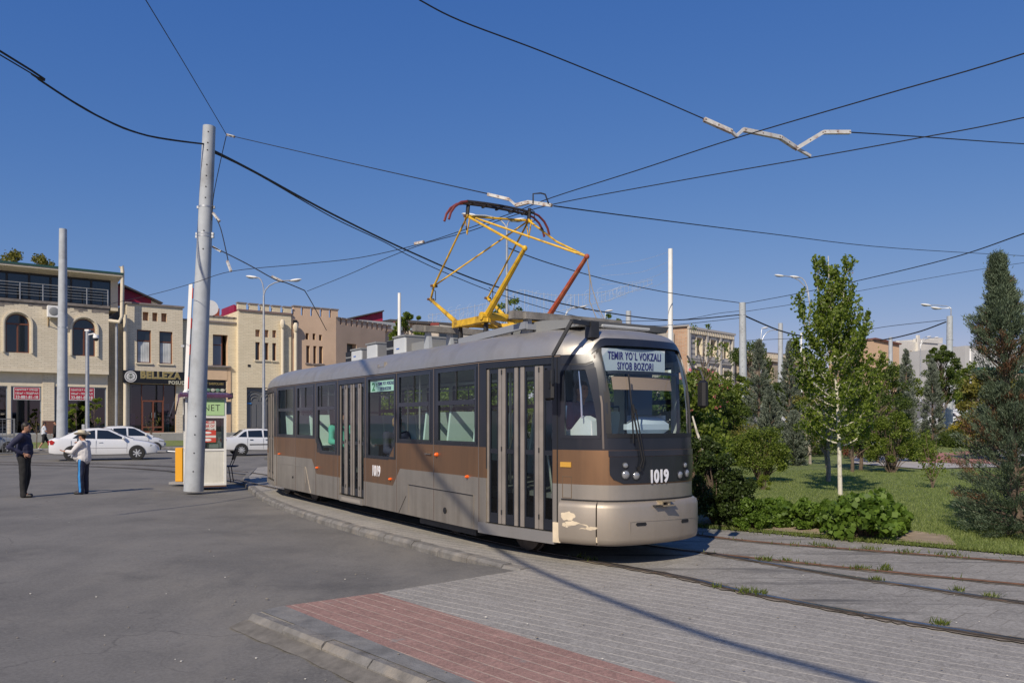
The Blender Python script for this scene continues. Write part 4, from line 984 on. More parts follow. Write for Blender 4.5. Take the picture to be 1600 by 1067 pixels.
fm.build('mirror_arm', m_dark, tram); c = FP(1095, 616, 9.7); fm = MB(); fm.box((c.x-.03, c.y-.055, c.z-.17), (c.x+.10, c.y+.05, c.z+.17), 0, None, .03); fm.build('mirror', m_black, tram)
# ------------------------------------------------------------------ poles, lamps, wires, kiosk
def cone_pole(name, base, top, r0, r1, mat, label, cat, group=None, holes_=0, rings=(), n=20, face=None):
    base = Vector(base); top = Vector(top); t_ = thing(name, label, cat, tuple(base), 0, group)
    d = top-base; mb = MB(); k = 8; mb.tube([d*(i/k) for i in range(k+1)], [r0+(r1-r0)*i/k for i in range(k+1)], n)
    mb.build('shaft', mat, t_)
    if holes_:
        mb = MB(); f_ = -Vector((base.x, base.y, 0)).normalized()
        side = Vector((f_.y, -f_.x, 0))
        for q in holes_:
            r = r0+(r1-r0)*q; nn_ = (f_*.96+side*.12).normalized(); c = d*q+nn_*(r-.004); mb.tube([c, c+nn_*.008], .018, 8)
        mb.build('bolt_hole', m_black, t_, smooth=False)
    for q in rings:
        r = r0+(r1-r0)*q+.005; mb = MB(); mb.lathe([(r-.02, -.02), (r, -.02), (r, .02), (r-.02, .02)], d*q, 'z', 20); mb.box((r-.02, -.035, -.03), (r+.05, .035, .03), 0, Matrix.Translation(d*q)); mb.box((-r-.04, -.03, -.03), (-r+.02, .03, .03), 0, Matrix.Translation(d*q))
        mb.build('clamp', m_steel, t_)
    return t_
PA0 = Vector((*G(302.5, 767), 0)); PAt = P3(327, 198, 19.8)
poleA = cone_pole('catenary_pole', PA0, PAt, .235, .15, m_polec, 'tall leaning grey pole in front of the white kiosk carrying the cables', 'pole', 'catenary poles', [.055, .105, .155, .205, .66, .71, .80, .83, .86, .89, .93, .95, .98], (.697, .70+.005, .778))
pB = P3(97, 660, 45); cone_pole('catenary_pole', (pB.x+.0, 45, .25), P3(98.5, 358, 45), .30, .20, m_polec, 'grey catenary pole rising behind the white sedan on the left', 'pole', 'catenary poles', 0, (.55,))
pC = P3(1162, 660, 51); cone_pole('catenary_pole', (pC.x, 51, .4), P3(1160, 473, 51), .28, .20, m_polec, 'grey catenary pole among the park junipers just right of the tram', 'pole', 'catenary poles', [.45+.045*i for i in range(12)], (.91,))
pD = P3(1482.5, 660, 58); poleD = cone_pole('catenary_pole', (pD.x, 58, .8), P3(1484, 494, 58), .27, .20, m_polec, 'grey catenary pole with a lamp arm near the right edge of the park', 'pole', 'catenary poles', [.4+.045*i for i in range(13)], (.8,))
for px, yt, Z, r, lab in ((1219.5, 505, 90, .25, 'distant grey concrete pole between the two silvery junipers'), (1391.5, 527, 110, .25, 'short looking distant concrete pole in front of the peach wall'), (982, 486, 75, .25, 'distant concrete pole end showing just above the tram roof')):
    cone_pole('concrete_pole', (P3(px, 660, Z).x, Z, HT(P3(px, 660, Z).x, Z)), P3(px, yt, Z), r+.08, r, m_polec, lab, 'pole', None, 0, ())
for px, yt, Z, r, lab in ((1047.5, 389, 45, .13, 'tall bright white steel pole rising behind the tram cab'), (624, 458, 66, .13, 'slim white steel pole behind the pink building rooftops'), (1252, 520, 80, .09, 'thin white steel pole left of the birch tree'), (1516, 545, 95, .12, 'thin white pole in front of the green awning')):
    x = P3(px, 660, Z).x; cone_pole('steel_pole', (x, Z, HT(x, Z)), P3(px, yt, Z), r+.03, r, m_white, lab, 'pole', None, 0, (.2, .62))
# street lamps
def lamp(px, Z, ytop, arms, label, r=.07, mat=m_steel, base=None, group='street lamps along the road'):
    x = P3(px, 660, Z).x; zb = HT(x, Z) if base is None else base; zt = EYE+(HOR-ytop)*Z/F; t_ = thing('street_lamp', label, 'street lamp', (x, Z, zb), 0, group)
    mb = MB(); mb.tube([(0, 0, 0), (0, 0, (zt-zb)*.5), (0, 0, zt-zb)], [r*1.5, r*1.2, r*.8], 10); mb.lathe([(r*2.4, 0), (r*2.4, .05), (r*1.6, .4), (r*1.5, .5)], (0, 0, 0), 'z', 10); mb.build('post', mat, t_)
    for ax, ay in arms:
        e = P3(ax, ay, Z)-Vector((x, Z, zb)); s = Vector((0, 0, zt-zb)); h_ = e.z-s.z
        pts = [s*(1)+Vector((0, 0, 0))]+[s+Vector((e.x*(t**1.8), .3*t, h_*(1-(1-t)**2))) for t in (.2, .4, .6, .8, 1)]
        mb = MB(); mb.tube(pts, r*.55, 8); arm_ = mb.build('arm', mat, t_)
        sg = 1 if e.x > 0 else -1; E = pts[-1]
        T_ = Matrix.Translation(E+Vector((sg*.28, .06, .03))) @ Matrix.Rotation(-sg*R(8), 4, 'Y'); mb = MB(); mb.ball((0, 0, 0), (.42, .15, .085), 12, 0, T_); mb.ball((sg*.08, 0, -.05), (.24, .12, .07), 10, 1, T_); mb.build('lamp_head', [m_white, m_lens], t_)
    return t_
lamp(412, 50, 462, [(398, 432), (452, 437)], 'double armed street lamp standing in front of the brick tower', .075, base=.1)
lamp(792, 40, 360, [(742, 334), (800, 342)], 'tall double armed street lamp seen through the pantograph', .07, base=.1)
lamp(1265, 62, 475, [(1226, 430), (1250, 432)], 'double armed street lamp half hidden by the birch crown', .075)
lamp(1189, 95, 545, [(1193, 512), (1212, 515)], 'distant double armed lamp behind the dark green tree', .08)
lamp(1486, 58.4, 482, [(1457, 476), (1473, 481)], 'grey street lamp fixed against the catenary pole at right', .05)
lamp(1438, 120, 545, [(1450, 526), (1462, 527)], 'far double armed lamp in front of the white arched building', .09)
lamp(883, 70, 500, [(895, 480), (905, 479)], 'low distant lamp behind the roof boards of the tram', .07)
lamp(945, 80, 520, [(920, 482), (948, 485)], 'distant lamp with two heads above the tram front roof', .07)
# camera mast behind the sedan
x = P3(136.5, 660, 43).x; cm = thing('camera_mast', 'slim grey mast with a white dome security camera', 'mast', (x, 43, .1)); zt = EYE+(HOR-516)*43/F-.1
mb = MB(); mb.tube([(0, 0, 0), (0, 0, zt)], [.11, .09], 12); mb.box((-.25, -.1, 1.0), (-.1, .15, 1.5)); mb.build('post', m_steel, cm)
mb = MB(); mb.tube([(0, 0, zt-.25), (.38, -.1, zt-.2), (.48, -.1, zt-.22)], .035, 8); mb.lathe([(.05, .06), (.14, .03), (.15, -.12), (.12, -.16)], (.52, -.1, zt-.3), 'z', 14); mb.ball((.52, -.1, zt-.47), .13, 12, 1); mb.box((-.1, -.1, zt-.05), (.12, .1, zt+.04)); mb.build('dome_camera', [m_white, m_black], cm)

# wires ---------------------------------------------------------------
def wire(name, pts, r, label, cat_='wire', mat=None, group=None, n=5, sag=0):
    P = [Vector(p) for p in pts]; P = cat(P, 6) if len(P) > 2 else [P[0].lerp(P[1], i/10) for i in range(11)]
    if sag: 
        m_ = len(P)-1; P = [p-Vector((0, 0, sag*4*(i/m_)*(1-i/m_))) for i, p in enumerate(P)]
    mb = MB(); mb.tube(P, r, n, 0, True); o_ = mb.build(name, mat or m_wire, center=True); return setp(o_, label, cat_, group)
def cz(px, py, z=5.0):
    Z = (z-EYE)*F/(HOR-py); return Vector(((px-800)/F*Z, Z, z))
cw1 = [cz(2050, -70), cz(1600, 84), cz(1375, 150), cz(1150, 216), cz(1000, 265), cz(865, 308), cz(800, 333), cz(720, 361), cz(650, 383), cz(560, 403), cz(470, 413), cz(362, 424), cz(300, 443), cz(230, 462), cz(110, 488)]
cw2 = [cz(2050, 75), cz(1600, 184), cz(1430, 217), cz(1265, 247), cz(1070, 281), cz(880, 316), cz(805, 336), cz(735, 361), cz(660, 382), cz(600, 405), cz(540, 431), cz(480, 455)]
wire('contact_wire', cw1, .0068, 'trolley contact wire sweeping from upper right over the tram toward the far left', 'wire', m_wire2, 'overhead contact wires')
wire('contact_wire', cw2, .0068, 'lower of the two contact wires on the right, touching the collector bow', 'wire', m_wire2, 'overhead contact wires')
wire('cable', [(-12, 4, 9.2), P3(0, 80, 14.6), P3(60, 124, 15.6), P3(150, 180, 17), P3(230, 212, 18.3), PAt-Vector((0, 0, .45))], .022, 'thick black power cable hanging from the top left corner to the leaning pole', 'cable')
wire('cable', [(-12, 4, 9.1), P3(0, 86, 14.6), P3(50, 117, 15.4), P3(120, 162, 16.6), P3(210, 207, 18), PAt-Vector((0, 0, .45))], .014, 'thinner black cable twisted beside the thick one at top left', 'cable')
wire('cable', [PAt-Vector((0, 0, .55)), P3(400, 270, 22), P3(520, 335, 27), P3(640, 393, 33), P3(760, 443, 38), P3(880, 475, 43), P3(985, 494, 46), P3(1060, 500, 48), P3(1155, 492, 51)], .035, 'thick black cable sagging from the leaning pole past the pantograph to the park pole', 'cable')
wire('cable', [PAt-Vector((0, 0, .6)), P3(400, 271, 22), P3(520, 340, 27), P3(600, 378, 31), P3(640, 400, 33), P3(700, 428, 36), P3(790, 463, 39), P3(900, 494, 43), P3(1000, 508, 46), P3(1060, 507, 48), P3(1155, 497, 51)], .018, 'thin black cable slung under the thick one behind the pantograph', 'cable')
wire('cable', [P3(1165, 494, 51), P3(1230, 520, 56), P3(1300, 531, 62), P3(1370, 532, 64), P3(1430, 520, 61), P3(1478, 503, 58)], .05, 'thick cable drooping between the two park poles', 'cable')
nA = P3(354, 211, 19.0)
wire('span_wire', [P3(225, -4, 12), P3(290, 103, 15), nA], .008, 'thin guy wire coming down from the top edge to the node by the leaning pole', 'wire', None, 'span wires')
wire('span_wire', [nA, P3(345, 250, 19.4), P3(334, 305, 19.7), P3(331, 345, 19.75)], .010, 'short tie from the wire node down to the pole clamp', 'wire', None, 'span wires')
wire('span_wire', [nA, P3(480, 240, 17), P3(640, 276, 14.5), P3(762, 303, 12.4)], .009, 'span wire from the leaning pole to the rusty insulator above the pantograph', 'wire', None, 'span wires')
wire('span_wire', [P3(333, 333, 19.7), P3(345, 358, 19.3), P3(360, 424, 17.3)], .012, 'short steep drop wire right of the leaning pole', 'wire', None, 'span wires')
wire('span_wire', [P3(331, 385, 19.75), P3(385, 412, 19.9), P3(430, 437, 20), P3(447, 442, 20.1), P3(476, 454, 20.2)], .014, 'kinked registration wire between the leaning pole and the street lamp', 'wire', None, 'span wires')
wire('span_wire', [P3(476, 454, 20.2), P3(490, 478, 22), P3(510, 516, 26)], .012, 'wire dropping toward the pink facade bracket', 'wire', None, 'span wires')
wire('span_wire', [P3(865, 322, 11.6), P3(1000, 340, 14), P3(1200, 365, 19), P3(1400, 388, 25), P3(1640, 402, 34)], .010, 'span wire running from above the pantograph to the right edge below the contact wires', 'wire', None, 'span wires')
wire('span_wire', [P3(655, 0, 6.6), P3(720, 33, 7.0), P3(850, 82, 7.8), P3(1000, 143, 8.7), P3(1100, 186, 9.1)], .007, 'span wire from the top edge to the left end of the big insulator', 'wire', None, 'span wires')
wire('span_wire', [P3(1328, 207, 10.0), P3(1440, 214, 11), P3(1600, 225, 12.5), P3(1760, 232, 14)], .008, 'span wire from the right end of the big insulator to the right edge', 'wire', None, 'span wires')
wire('span_wire', [P3(795, 388, 30), P3(860, 412, 34), P3(960, 440, 40), P3(1060, 460, 45), P3(1155, 473, 51)], .022, 'span wire reaching the top of the park pole from the left', 'wire', None, 'span wires')
wire('span_wire', [P3(1165, 474, 51), P3(1240, 460, 44), P3(1330, 441, 37), P3(1480, 405, 28), P3(1600, 365, 22), P3(1700, 330, 18)], .018, 'span wire climbing from the park pole to the right edge', 'wire', None, 'span wires')
wire('span_wire', [P3(1163, 487, 51), P3(1260, 472, 52), P3(1330, 457, 53), P3(1550, 418, 56), P3(1700, 398, 58)], .016, 'fainter thin wire behind the birch top', 'wire', None, 'span wires')
wire('span_wire', [P3(940, 502, 44), P3(1060, 500, 47), P3(1120, 490, 49), P3(1155, 486, 51)], .016, 'thin wire joining the clamp of the park pole from the left', 'wire', None, 'span wires')
wire('span_wire', [P3(1165, 532, 70), P3(1300, 525, 66), P3(1380, 511, 62), P3(1478, 500, 58)], .022, 'thin wire between the distant poles right of the birch', 'wire', None, 'span wires')
for k, (ya, yb) in enumerate(((408, 396), (430, 411), (443, 425), (457, 441))):
    wire('stay_wire', [P3(940, yb+20, 52), P3(1000, (ya+yb)/2+5, 48), P3(1044, yb-2, 45)], .006, ('topmost', 'second from top', 'third from top', 'lowest')[k]+' of the four faint stay wires fanning left from the tall white pole', 'wire', m_ins, 'stay wires of the light garland')
# cable behind the camera, its shadow crosses the paving and the tram
wire('cable', [(.32, -5.6, 7.05), (-1.28, -3.02, 7.0), (-2.19, -1.57, 7.0), (-3.64, .76, 7.44), (-4.78, 2.58, 8.27), (-5.47, 3.7, 9.03), (-7.0, 6.2, 10.9)], .042, 'thick bundle of cables passing overhead behind the photographer', 'cable')
# insulators and fittings
m_bolt = M('rusty_bolt', (.26, .20, .16), .7, .2, .5, 40)
def insul(name, chunks, label, Zs):
    t0 = P3(*chunks[0][0], Zs[0]); t_ = thing(name, label, 'insulator', tuple(t0)); mb = MB(); bolts = []
    for k, (a, c, w_) in enumerate(chunks):
        A_ = P3(*a, Zs[k])-t0; B_ = P3(*c, Zs[k+1] if k+1 < len(Zs) else Zs[-1])-t0
        mb.bar(A_, B_, w_, w_)
        if w_ > .035:
            for f in (.04, .5, .96): bolts.append((A_.lerp(B_, f), w_*.62))
    mb.build('insulator_rod', m_ins, t_)
    for q in bolts: mr = MB(); mr.ball(q[0], q[1], 8); mr.build('rusty_bolt', m_bolt, t_)
    return t_
insul('wire_insulator', [((1100, 187), (1143, 206), .045), ((1143, 206), (1150, 213), .03), ((1150, 213), (1161, 203), .03), ((1161, 203), (1219, 215), .045), ((1219, 215), (1243, 231), .045), ((1243, 231), (1266, 244), .03)], 'white rusty span insulator bridging the two contact wires at upper right', [9.1, 9.2, 9.25, 9.3, 9.6, 9.8, 9.94])
insul('wire_insulator', [((1243, 233), (1286, 207), .045), ((1286, 207), (1328, 207), .045)], 'white bent insulator arm rising to the right span wire', [9.8, 9.9, 10.0])
insul('wire_insulator', [((762, 304), (796, 312), .045), ((796, 312), (806, 321), .03), ((806, 321), (826, 316), .05), ((826, 316), (862, 321), .05)], 'rusty white insulator just above the collector bow', [12.4, 12.3, 12.2, 12.1, 11.8])
insul('wire_clamp', [((648, 381), (662, 378), .045)], 'small clamp joining the contact wires left of the pantograph', [14.8, 14.7])
insul('wire_clamp', [((333, 333), (343, 346), .05)], 'dark turnbuckle just right of the leaning pole', [19.7, 19.6])
insul('wire_clamp', [((355, 408), (361, 424), .045)], 'small insulator where the drop wire meets the contact wire', [17.4, 17.3])
insul('wire_clamp', [((425, 432), (442, 440), .05)], 'dark strain insulator left of the street lamp head', [20, 20.1])
insul('wire_clamp', [((333, 386), (345, 393), .05)], 'dark strain insulator low on the right of the leaning pole', [19.8, 19.8])
insul('wire_clamp', [((355, 211), (366, 214), .05)], 'pale fitting at the wire node beside the pole top', [19, 18.9])
mb = MB(); mb.tube([P3(833, 318, 12), P3(833, 303, 12), P3(845, 302, 12), P3(852, 304, 12), P3(857, 318, 11.8)], .012, 6); setp(mb.build('spacer_bracket', m_dark, center=True), 'thin dark loop bracket above the collector bow', 'bracket')
# light garland over the street
mb = MB(); Zg = 48
top = [(668, 494), (700, 487), (740, 479), (790, 468), (815, 452), (835, 458), (870, 462), (910, 461), (950, 455), (985, 445), (1020, 437)]
bot = [(668, 502), (700, 500), (740, 499), (790, 496), (815, 492), (835, 491), (870, 487), (910, 478), (950, 470), (985, 456), (1020, 443)]
txs = [p[0] for p in top]; g = random.Random(3)
fy = lambda L, x: float(np.interp(x, [p[0] for p in L], [p[1] for p in L]))
for L in (top, bot): mb.tube([P3(x, fy(L, x), Zg) for x in range(668, 1021, 8)], .014, 4)
for x in range(670, 1020, 6):
    y0 = fy(top, x)-g.uniform(0, 4); y1 = fy(bot, x)+g.uniform(0, 3); mb.tube([P3(x, y0, Zg), P3(x, y1, Zg)], .016 if g.random() < .2 else .007, 4)
for k in range(60):
    x = g.uniform(672, 1005); w_ = g.uniform(4, 11); ya, yb = fy(top, x), fy(bot, x); yc = g.uniform(ya, yb); mb.tube([P3(x+w_*math.cos(q)*.8, yc+min(8, (yb-ya)*.45)*math.sin(q), Zg) for q in np.linspace(0, 4.8, 9)], .006, 3)
setp(mb.build('light_garland', M('garland_white', (.42, .46, .52), .7), center=True), 'lattice of unlit white light strings hung across the street behind the pantograph', 'light garland')

# kiosk ---------------------------------------------------------------
kz = 20.75; kx0 = P3(289, 660, kz).x; kx1 = kx0+1.0; kd = .95; KH = 2.36
ks = thing('kiosk', 'small white booth with a purple roof and green net sign behind the leaning pole', 'kiosk', (kx0, kz, 0), R(25)); KW = 1.02; kd = .8
m_pvc = M('white_pvc', (.74, .74, .72), .4, 0, .03, 3); m_panel = M('cream_panel', (.66, .65, .59), .55, 0, .06, 3, stain=((.45, .42, .36), .4))
mb = MB(); z1 = .95; z2 = 1.82
for x in (0, KW-.06): 
    for y in (0, kd-.06): mb.box((x, y, .04), (x+.06, y+.06, KH))
for y in (0, kd-.06):
    for z in (.04, z1, z2, KH-.06): mb.box((.06, y+.004, z), (KW-.06, y+.056, z+.06))
for x in (0, KW-.06):
    for z in (.04, z1, z2, KH-.06): mb.box((x+.004, .06, z), (x+.056, kd-.06, z+.06))
mb.box((.40, .006, .1), (.45, .05, z1)); mb.box((.0, .01, 0), (KW, kd-.01, .04), 1)
mb.build('frame', [m_pvc, M('plinth_brown', (.16, .09, .06), .9)], ks, smooth=False)
m_gpan = M('grey_panel', (.42, .42, .40), .7)
for (a, c) in (((.06, .02), (KW-.06, .03)), ((.06, kd-.03), (KW-.06, kd-.02)), ((.02, .06), (.03, kd-.06)), ((KW-.03, .06), (KW-.02, kd-.06))):
    mb = MB(); mb.box((a[0], a[1], .1), (c[0], c[1], z1)); mb.build('wall_panel', m_panel, ks, smooth=False); mb = MB(); mb.box((a[0], a[1], z2+.06), (c[0], c[1], KH-.06)); mb.build('wall_panel', m_gpan, ks, smooth=False)
mb = MB()
for i in range(1, 7): mb.box((.45+i*.08, .0175, .1), (.453+i*.08, .0195, z1))
mb.build('groove_trim', m_panel, ks, smooth=False)
m_kgl = glass_mat('kiosk_glass', (.45, .52, .50), .10)
mb = MB(); 
for y in (.03, kd-.03): mb.quad((.06, y, z1+.06), (KW-.06, y, z1+.06), (KW-.06, y, z2), (.06, y, z2))
for x in (.03, KW-.03): mb.quad((x, .06, z1+.06), (x, kd-.06, z1+.06), (x, kd-.06, z2), (x, .06, z2))
mb.build('window', m_kgl, ks, fix=False)
mb = MB(); mb.box((.45, .35, .5), (KW-.1, .8, 1.02)); mb.box((.62, .4, 1.02), (.85, .6, 1.12), 1); mb.box((.5, .42, 1.02), (.58, .6, 1.3), 2); mb.build('counter', [M('counter_brown', (.08, .06, .045), .7), m_white, m_dark], ks, smooth=False)
m_purp = M('purple_sheet', (.09, .035, .08), .5, 0, .2, 5); mb = MB()
n = 26
for i in range(n):
    xa_ = -.10+(KW+.24)*i/n; xb_ = -.10+(KW+.24)*(i+1)/n; za = .012 if i % 2 else 0; zb_ = 0 if i % 2 else .012
    mb.quad((xa_, -.10, KH+.07+za), (xb_, -.10, KH+.07+zb_), (xb_, kd+.25, KH+.16+zb_), (xa_, kd+.25, KH+.16+za))
mb.box((-.12, -.12, KH+.0), (KW+.14, -.09, KH+.075)); mb.box((-.13, -.10, KH-.0), (-.10, kd+.25, KH+.09)); mb.box((KW+.13, -.1, KH-.02), (KW+.16, kd+.25, KH+.13), 1)
mb.add([(-.12, -.10, KH+.06), (-.22, -.10, KH-.45), (-.22, kd, KH-.45), (-.12, kd, KH+.06)], [(0, 1, 2, 3)]); mb.add([(-.24, -.1, KH-.1), (-.36, .1, KH-.5), (-.36, kd+.1, KH-.5), (-.24, kd+.1, KH-.1)], [(0, 1, 2, 3)], 1)
mb.build('roof', [m_purp, m_dark], ks, smooth=False)
mb = MB(); mb.box((.52, -.012, z2+.07), (KW-.05, .0, KH-.05)); ns = mb.build('net_sign', M('sign_green', (.40, .60, .30), .6), ks, smooth=False)
T_ = frame((KW-.36, -.014, z2+.27), (1, 0, 0), (0, 0, 1)); m_txt = M('sign_black', (.02, .02, .02), .6)
text_obj('NET', .30, m_txt, ns, T_, 'lettering', 1.05, -.003, .002, spacing=1.1, fit=(.40, .16))
mb = MB(); mb.box((KW+.01, .2, z2+.10), (KW+.14, .75, KH-.10)); mb.box((KW+.135, .25, z2+.14), (KW+.143, .7, KH-.14), 1); mb.build('meter_box', [M('meter_grey', (.4, .41, .42), .6), m_dark], ks, smooth=False)
mb = MB(); mb.box((.45, .018, 1.20), (.76, .022, 1.74)); mb.box((.45, .014, 1.18), (.76, .017, 1.50), 1); mb.box((.45, .0125, 1.30), (.76, .0138, 1.36), 0); ps = mb.build('notice', [M('notice_white', (.66, .64, .6), .6), M('notice_red', (.55, .06, .04), .6)], ks, smooth=False)
for k, (s_, c_) in enumerate((('MILLAR', 2), ('BIR OY', 2), ('MILLAR', 0))): text_obj(s_, .10, m_red if c_ == 2 else m_txt, ps, frame((.61, .016, 1.70-.10*k), (1, 0, 0), (0, 0, 1)), 'lettering', .75, .002, .001)
mb = MB(); mb.ball((.56, .012, 1.43), (.09, .002, .03), 10); mb.ball((.56, .012, 1.24), (.09, .002, .035), 10); mb.build('notice_car', m_white, ps)
# barrier
bz = 22.2; bx = P3(282, 660, bz).x; br_ = thing('barrier', 'yellow barrier box with its red and white arm raised upright', 'barrier', (bx, bz, 0))
mb = MB(); mb.box((-.09, -.15, .06), (.12, .2, 1.0), 0, None, .015); mb.box((-.22, -.25, 0), (.25, .3, .06), 1); mb.build('cabinet', [M('barrier_yellow', (.75, .36, .02), .45), M('base_concrete', (.3, .29, .28), .9)], br_)
a = P3(289, 648, bz)-br_.location; t_ = P3(298.5, 444, bz)-br_.location; mb = MB(); mb.bar(a, t_, .10, .05, 0, (0, 1, 0)); mb.ball(a+(t_-a)*.17, .085, 10); mb.bar(a+(t_-a)*.19, a+(t_-a)*.19+Vector((.16, 0, .01)), .03, .03); ba = mb.build('arm', m_white, br_)
mb = MB(); mb.box((.02, -.02, 3.8), (.11, .02, 3.86), 1)
for f0, f1 in ((.20, .29), (.46, .54), (.66, .74), (.89, .97)):
    mb.bar(a+(t_-a)*f0+Vector((.018, -.0, 0)), a+(t_-a)*f1+Vector((.018, -.0, 0)), .106, .045, 0, (0, 1, 0))
mb.f = mb.f; mb.build('red_stripe', [m_red, m_steel], ba)
# floodlight head lying left of the barrier box
mb = MB(); q = Vector((*G(262, 722), .45)); mb.box((-.42, -.1, -.03), (.0, .12, .07), 0, Matrix.Translation(q) @ Matrix.Rotation(R(-6), 4, 'Z'), .02); mb.tube([q+Vector((0, 0, .02)), q+Vector((.35, .05, .0)), q+Vector((.62, .1, .0))], .03, 8, 1); mb.tube([q+Vector((.5, .1, .0)), q+Vector((.5, .1, -.45))], .025, 6, 1)
setp(mb.build('barrier_lamp', [m_lens, m_steel], center=True), 'small grey lamp head sticking out left of the yellow barrier box', 'lamp')
# chair to the right of the kiosk
cx, cy = G(357, 753); ch = thing('chair', 'old dark chair beside the right wall of the white kiosk', 'chair', (cx, cy, 0), R(8))
mb = MB(); mb.box((-.24, -.22, .44), (.24, .22, .475), 0, None, .01); mb.build('seat', M('chair_navy', (.02, .025, .045), .6), ch)
mb = MB(); T_ = Matrix.Translation((.14, 0, .66)) @ Matrix.Rotation(R(16), 4, 'Y'); mb.box((-.02, -.2, -.02), (.02, .2, .32), 0, T_, .01); mb.build('backrest', M('chair_brown', (.05, .032, .025), .6), ch)
for x, y in ((-.2, -.18), (.2, -.18), (-.2, .18), (.2, .18)): mb = MB(); mb.tube([(x*.5-.0, y, .44), (x*.35-.03, y, .0)] if x < 0 else [(x*.2, y, .44), (x*.5, y, 0)], .014, 6); mb.build('leg', m_dark, ch)
for y in (-.17, .17): mb = MB(); mb.tube([(.06, y, .45), (.13, y, .62), (.18, y, .75)], .012, 6); mb.build('back_post', m_dark, ch)
# ------------------------------------------------------------------ buildings of the shop row
BR1 = brick_mat('cream_brick', (.64, .565, .43), (.72, .645, .505), (.48, .43, .335), .40, .125, .014, .14)
BR2 = brick_mat('yellow_brick', (.67, .58, .41), (.75, .66, .48), (.53, .46, .34), .40, .125, .012, .10)
m_pink = M('pink_render', (.58, .42, .30), .85, 0, .08, .5, .15, stain=((.32, .22, .16), .35)); m_peach = M('peach_trim', (.62, .45, .30), .8, 0, .06, 2); m_cream = M('cream_trim', (.66, .59, .46), .75, 0, .06, 3)
m_wood = M('window_wood', (.15, .055, .03), .5, 0, .1, 5); m_pvcd = M('door_wood', (.17, .06, .035), .45, 0, .15, 5); m_cap = M('parapet_cap', (.22, .19, .18), .7, 0, .15, 3)
m_reds = M('crimson_sheet', (.30, .012, .05), .5, .1, .12, 2); m_curt = M('curtain', (.45, .48, .50), .9, 0, .2, 2); m_roofd = M('roof_dark_sheet', (.06, .055, .055), .6, .2); m_room = M('dark_room', (.022, .02, .018), .9)
m_gls = glass_mat('shop_glass', (.30, .34, .35), .10); m_sgrn = M('roof_green', (.02, .07, .06), .5)
m_concb = M('rough_concrete', (.19, .17, .155), .95, 0, .3, 3, .5)
class Fac:
    """a facade in its own frame: x along the wall, y into the building, z up"""
    def __init__(s, name, label, px0, d, cat='building'):
        s.d = d; s.t0 = ft(px0, d); loc = FWp(s.t0, d); s.r = thing(name, label, cat, (loc.x, loc.y, 0), FROT)
    def x(s, px, dd=0): return ft(px, s.d+dd)-s.t0
    def z(s, px, py, dd=0): return fz(px, py, s.d+dd)
    def hole(s, pa, pb, pt, pb_, arch=False): a, c = s.x(pa), s.x(pb); m_ = (pa+pb)/2; return (a, c, s.z(m_, pb_), s.z(m_, pt), arch)
class Fac2(Fac):
    def __init__(s, name, label, o, ang, cat='building'):
        s.o = Vector((o[0], o[1], 0)); s.dx = Vector((math.cos(ang), math.sin(ang), 0)); s.n = Vector((-s.dx.y, s.dx.x, 0)); s.r = thing(name, label, cat, (o[0], o[1], 0), ang)
    def x(s, px, dd=0):
        u = (px-800)/F; ax, ay = s.o.x+dd*s.n.x, s.o.y+dd*s.n.y; return (u*ay-ax)/(s.dx.x-u*s.dx.y)
    def z(s, px, py, dd=0): t_ = s.x(px, dd); Z = s.o.y+dd*s.n.y+t_*s.dx.y; return EYE+(HOR-py)*Z/F
def wall_mesh(x0, x1, z0, z1, holes, dep=.28, back=6.0, y=0, sides=True, ztop1=None):
    mb = MB(); X = sorted({x0, x1} | {h[0] for h in holes} | {h[1] for h in holes}); Zs = sorted({z0, z1} | {h[2] for h in holes} | {h[3] for h in holes})
    inh = lambda a, c: any(h[0] < a < h[1] and h[2] < c < h[3] for h in holes)
    for i in range(len(X)-1):
        for j in range(len(Zs)-1):
            if X[i+1]-X[i] < 1e-4 or Zs[j+1]-Zs[j] < 1e-4 or inh((X[i]+X[i+1])/2, (Zs[j]+Zs[j+1])/2): continue
            mb.quad((X[i], y, Zs[j]), (X[i+1], y, Zs[j]), (X[i+1], y, Zs[j+1]), (X[i], y, Zs[j+1]))
    for h in holes:
        a, c, e, g_ = h[:4]
        mb.quad((a, y, e), (a, y, g_), (a, y+dep, g_), (a, y+dep, e), 1); mb.quad((c, y, g_), (c, y, e), (c, y+dep, e), (c, y+dep, g_), 1)
        mb.quad((a, y, g_), (c, y, g_), (c, y+dep, g_), (a, y+dep, g_), 1); mb.quad((c, y, e), (a, y, e), (a, y+dep, e), (c, y+dep, e), 1)
        if len(h) > 4 and h[4]:
            m_ = (a+c)/2; r = (c-a)/2; zc = g_-r; N = 8
            for s in (-1, 1):
                pts = [(m_+s*r*math.cos(q), zc+r*math.sin(q)) for q in np.linspace(0, math.pi/2, N)]+[(m_, g_), (m_+s*r, g_)]
                for k in range(N-1):
                    p, q_ = pts[k], pts[k+1]; cr = (m_+s*r, g_)
                    mb.add([(p[0], y+.001, p[1]), (q_[0], y+.001, q_[1]), (cr[0], y+.001, cr[1])], [(0, 1, 2)])
                    mb.add([(p[0], y, p[1]), (q_[0], y, q_[1]), (q_[0], y+dep, q_[1]), (p[0], y+dep, p[1])], [(0, 1, 2, 3)], 1)
    if sides:
        mb.quad((x0, y, z0), (x0, y, z1), (x0, y+back, z1), (x0, y+back, z0)); mb.quad((x1, y, z1), (x1, y, z0), (x1, y+back, z0), (x1, y+back, z1))
        mb.quad((x0, y, z1), (x1, y, z1), (x1, y+back, z1), (x0, y+back, z1)); mb.quad((x0, y+back, z0), (x0, y+back, z1), (x1, y+back, z1), (x1, y+back, z0))
    return mb
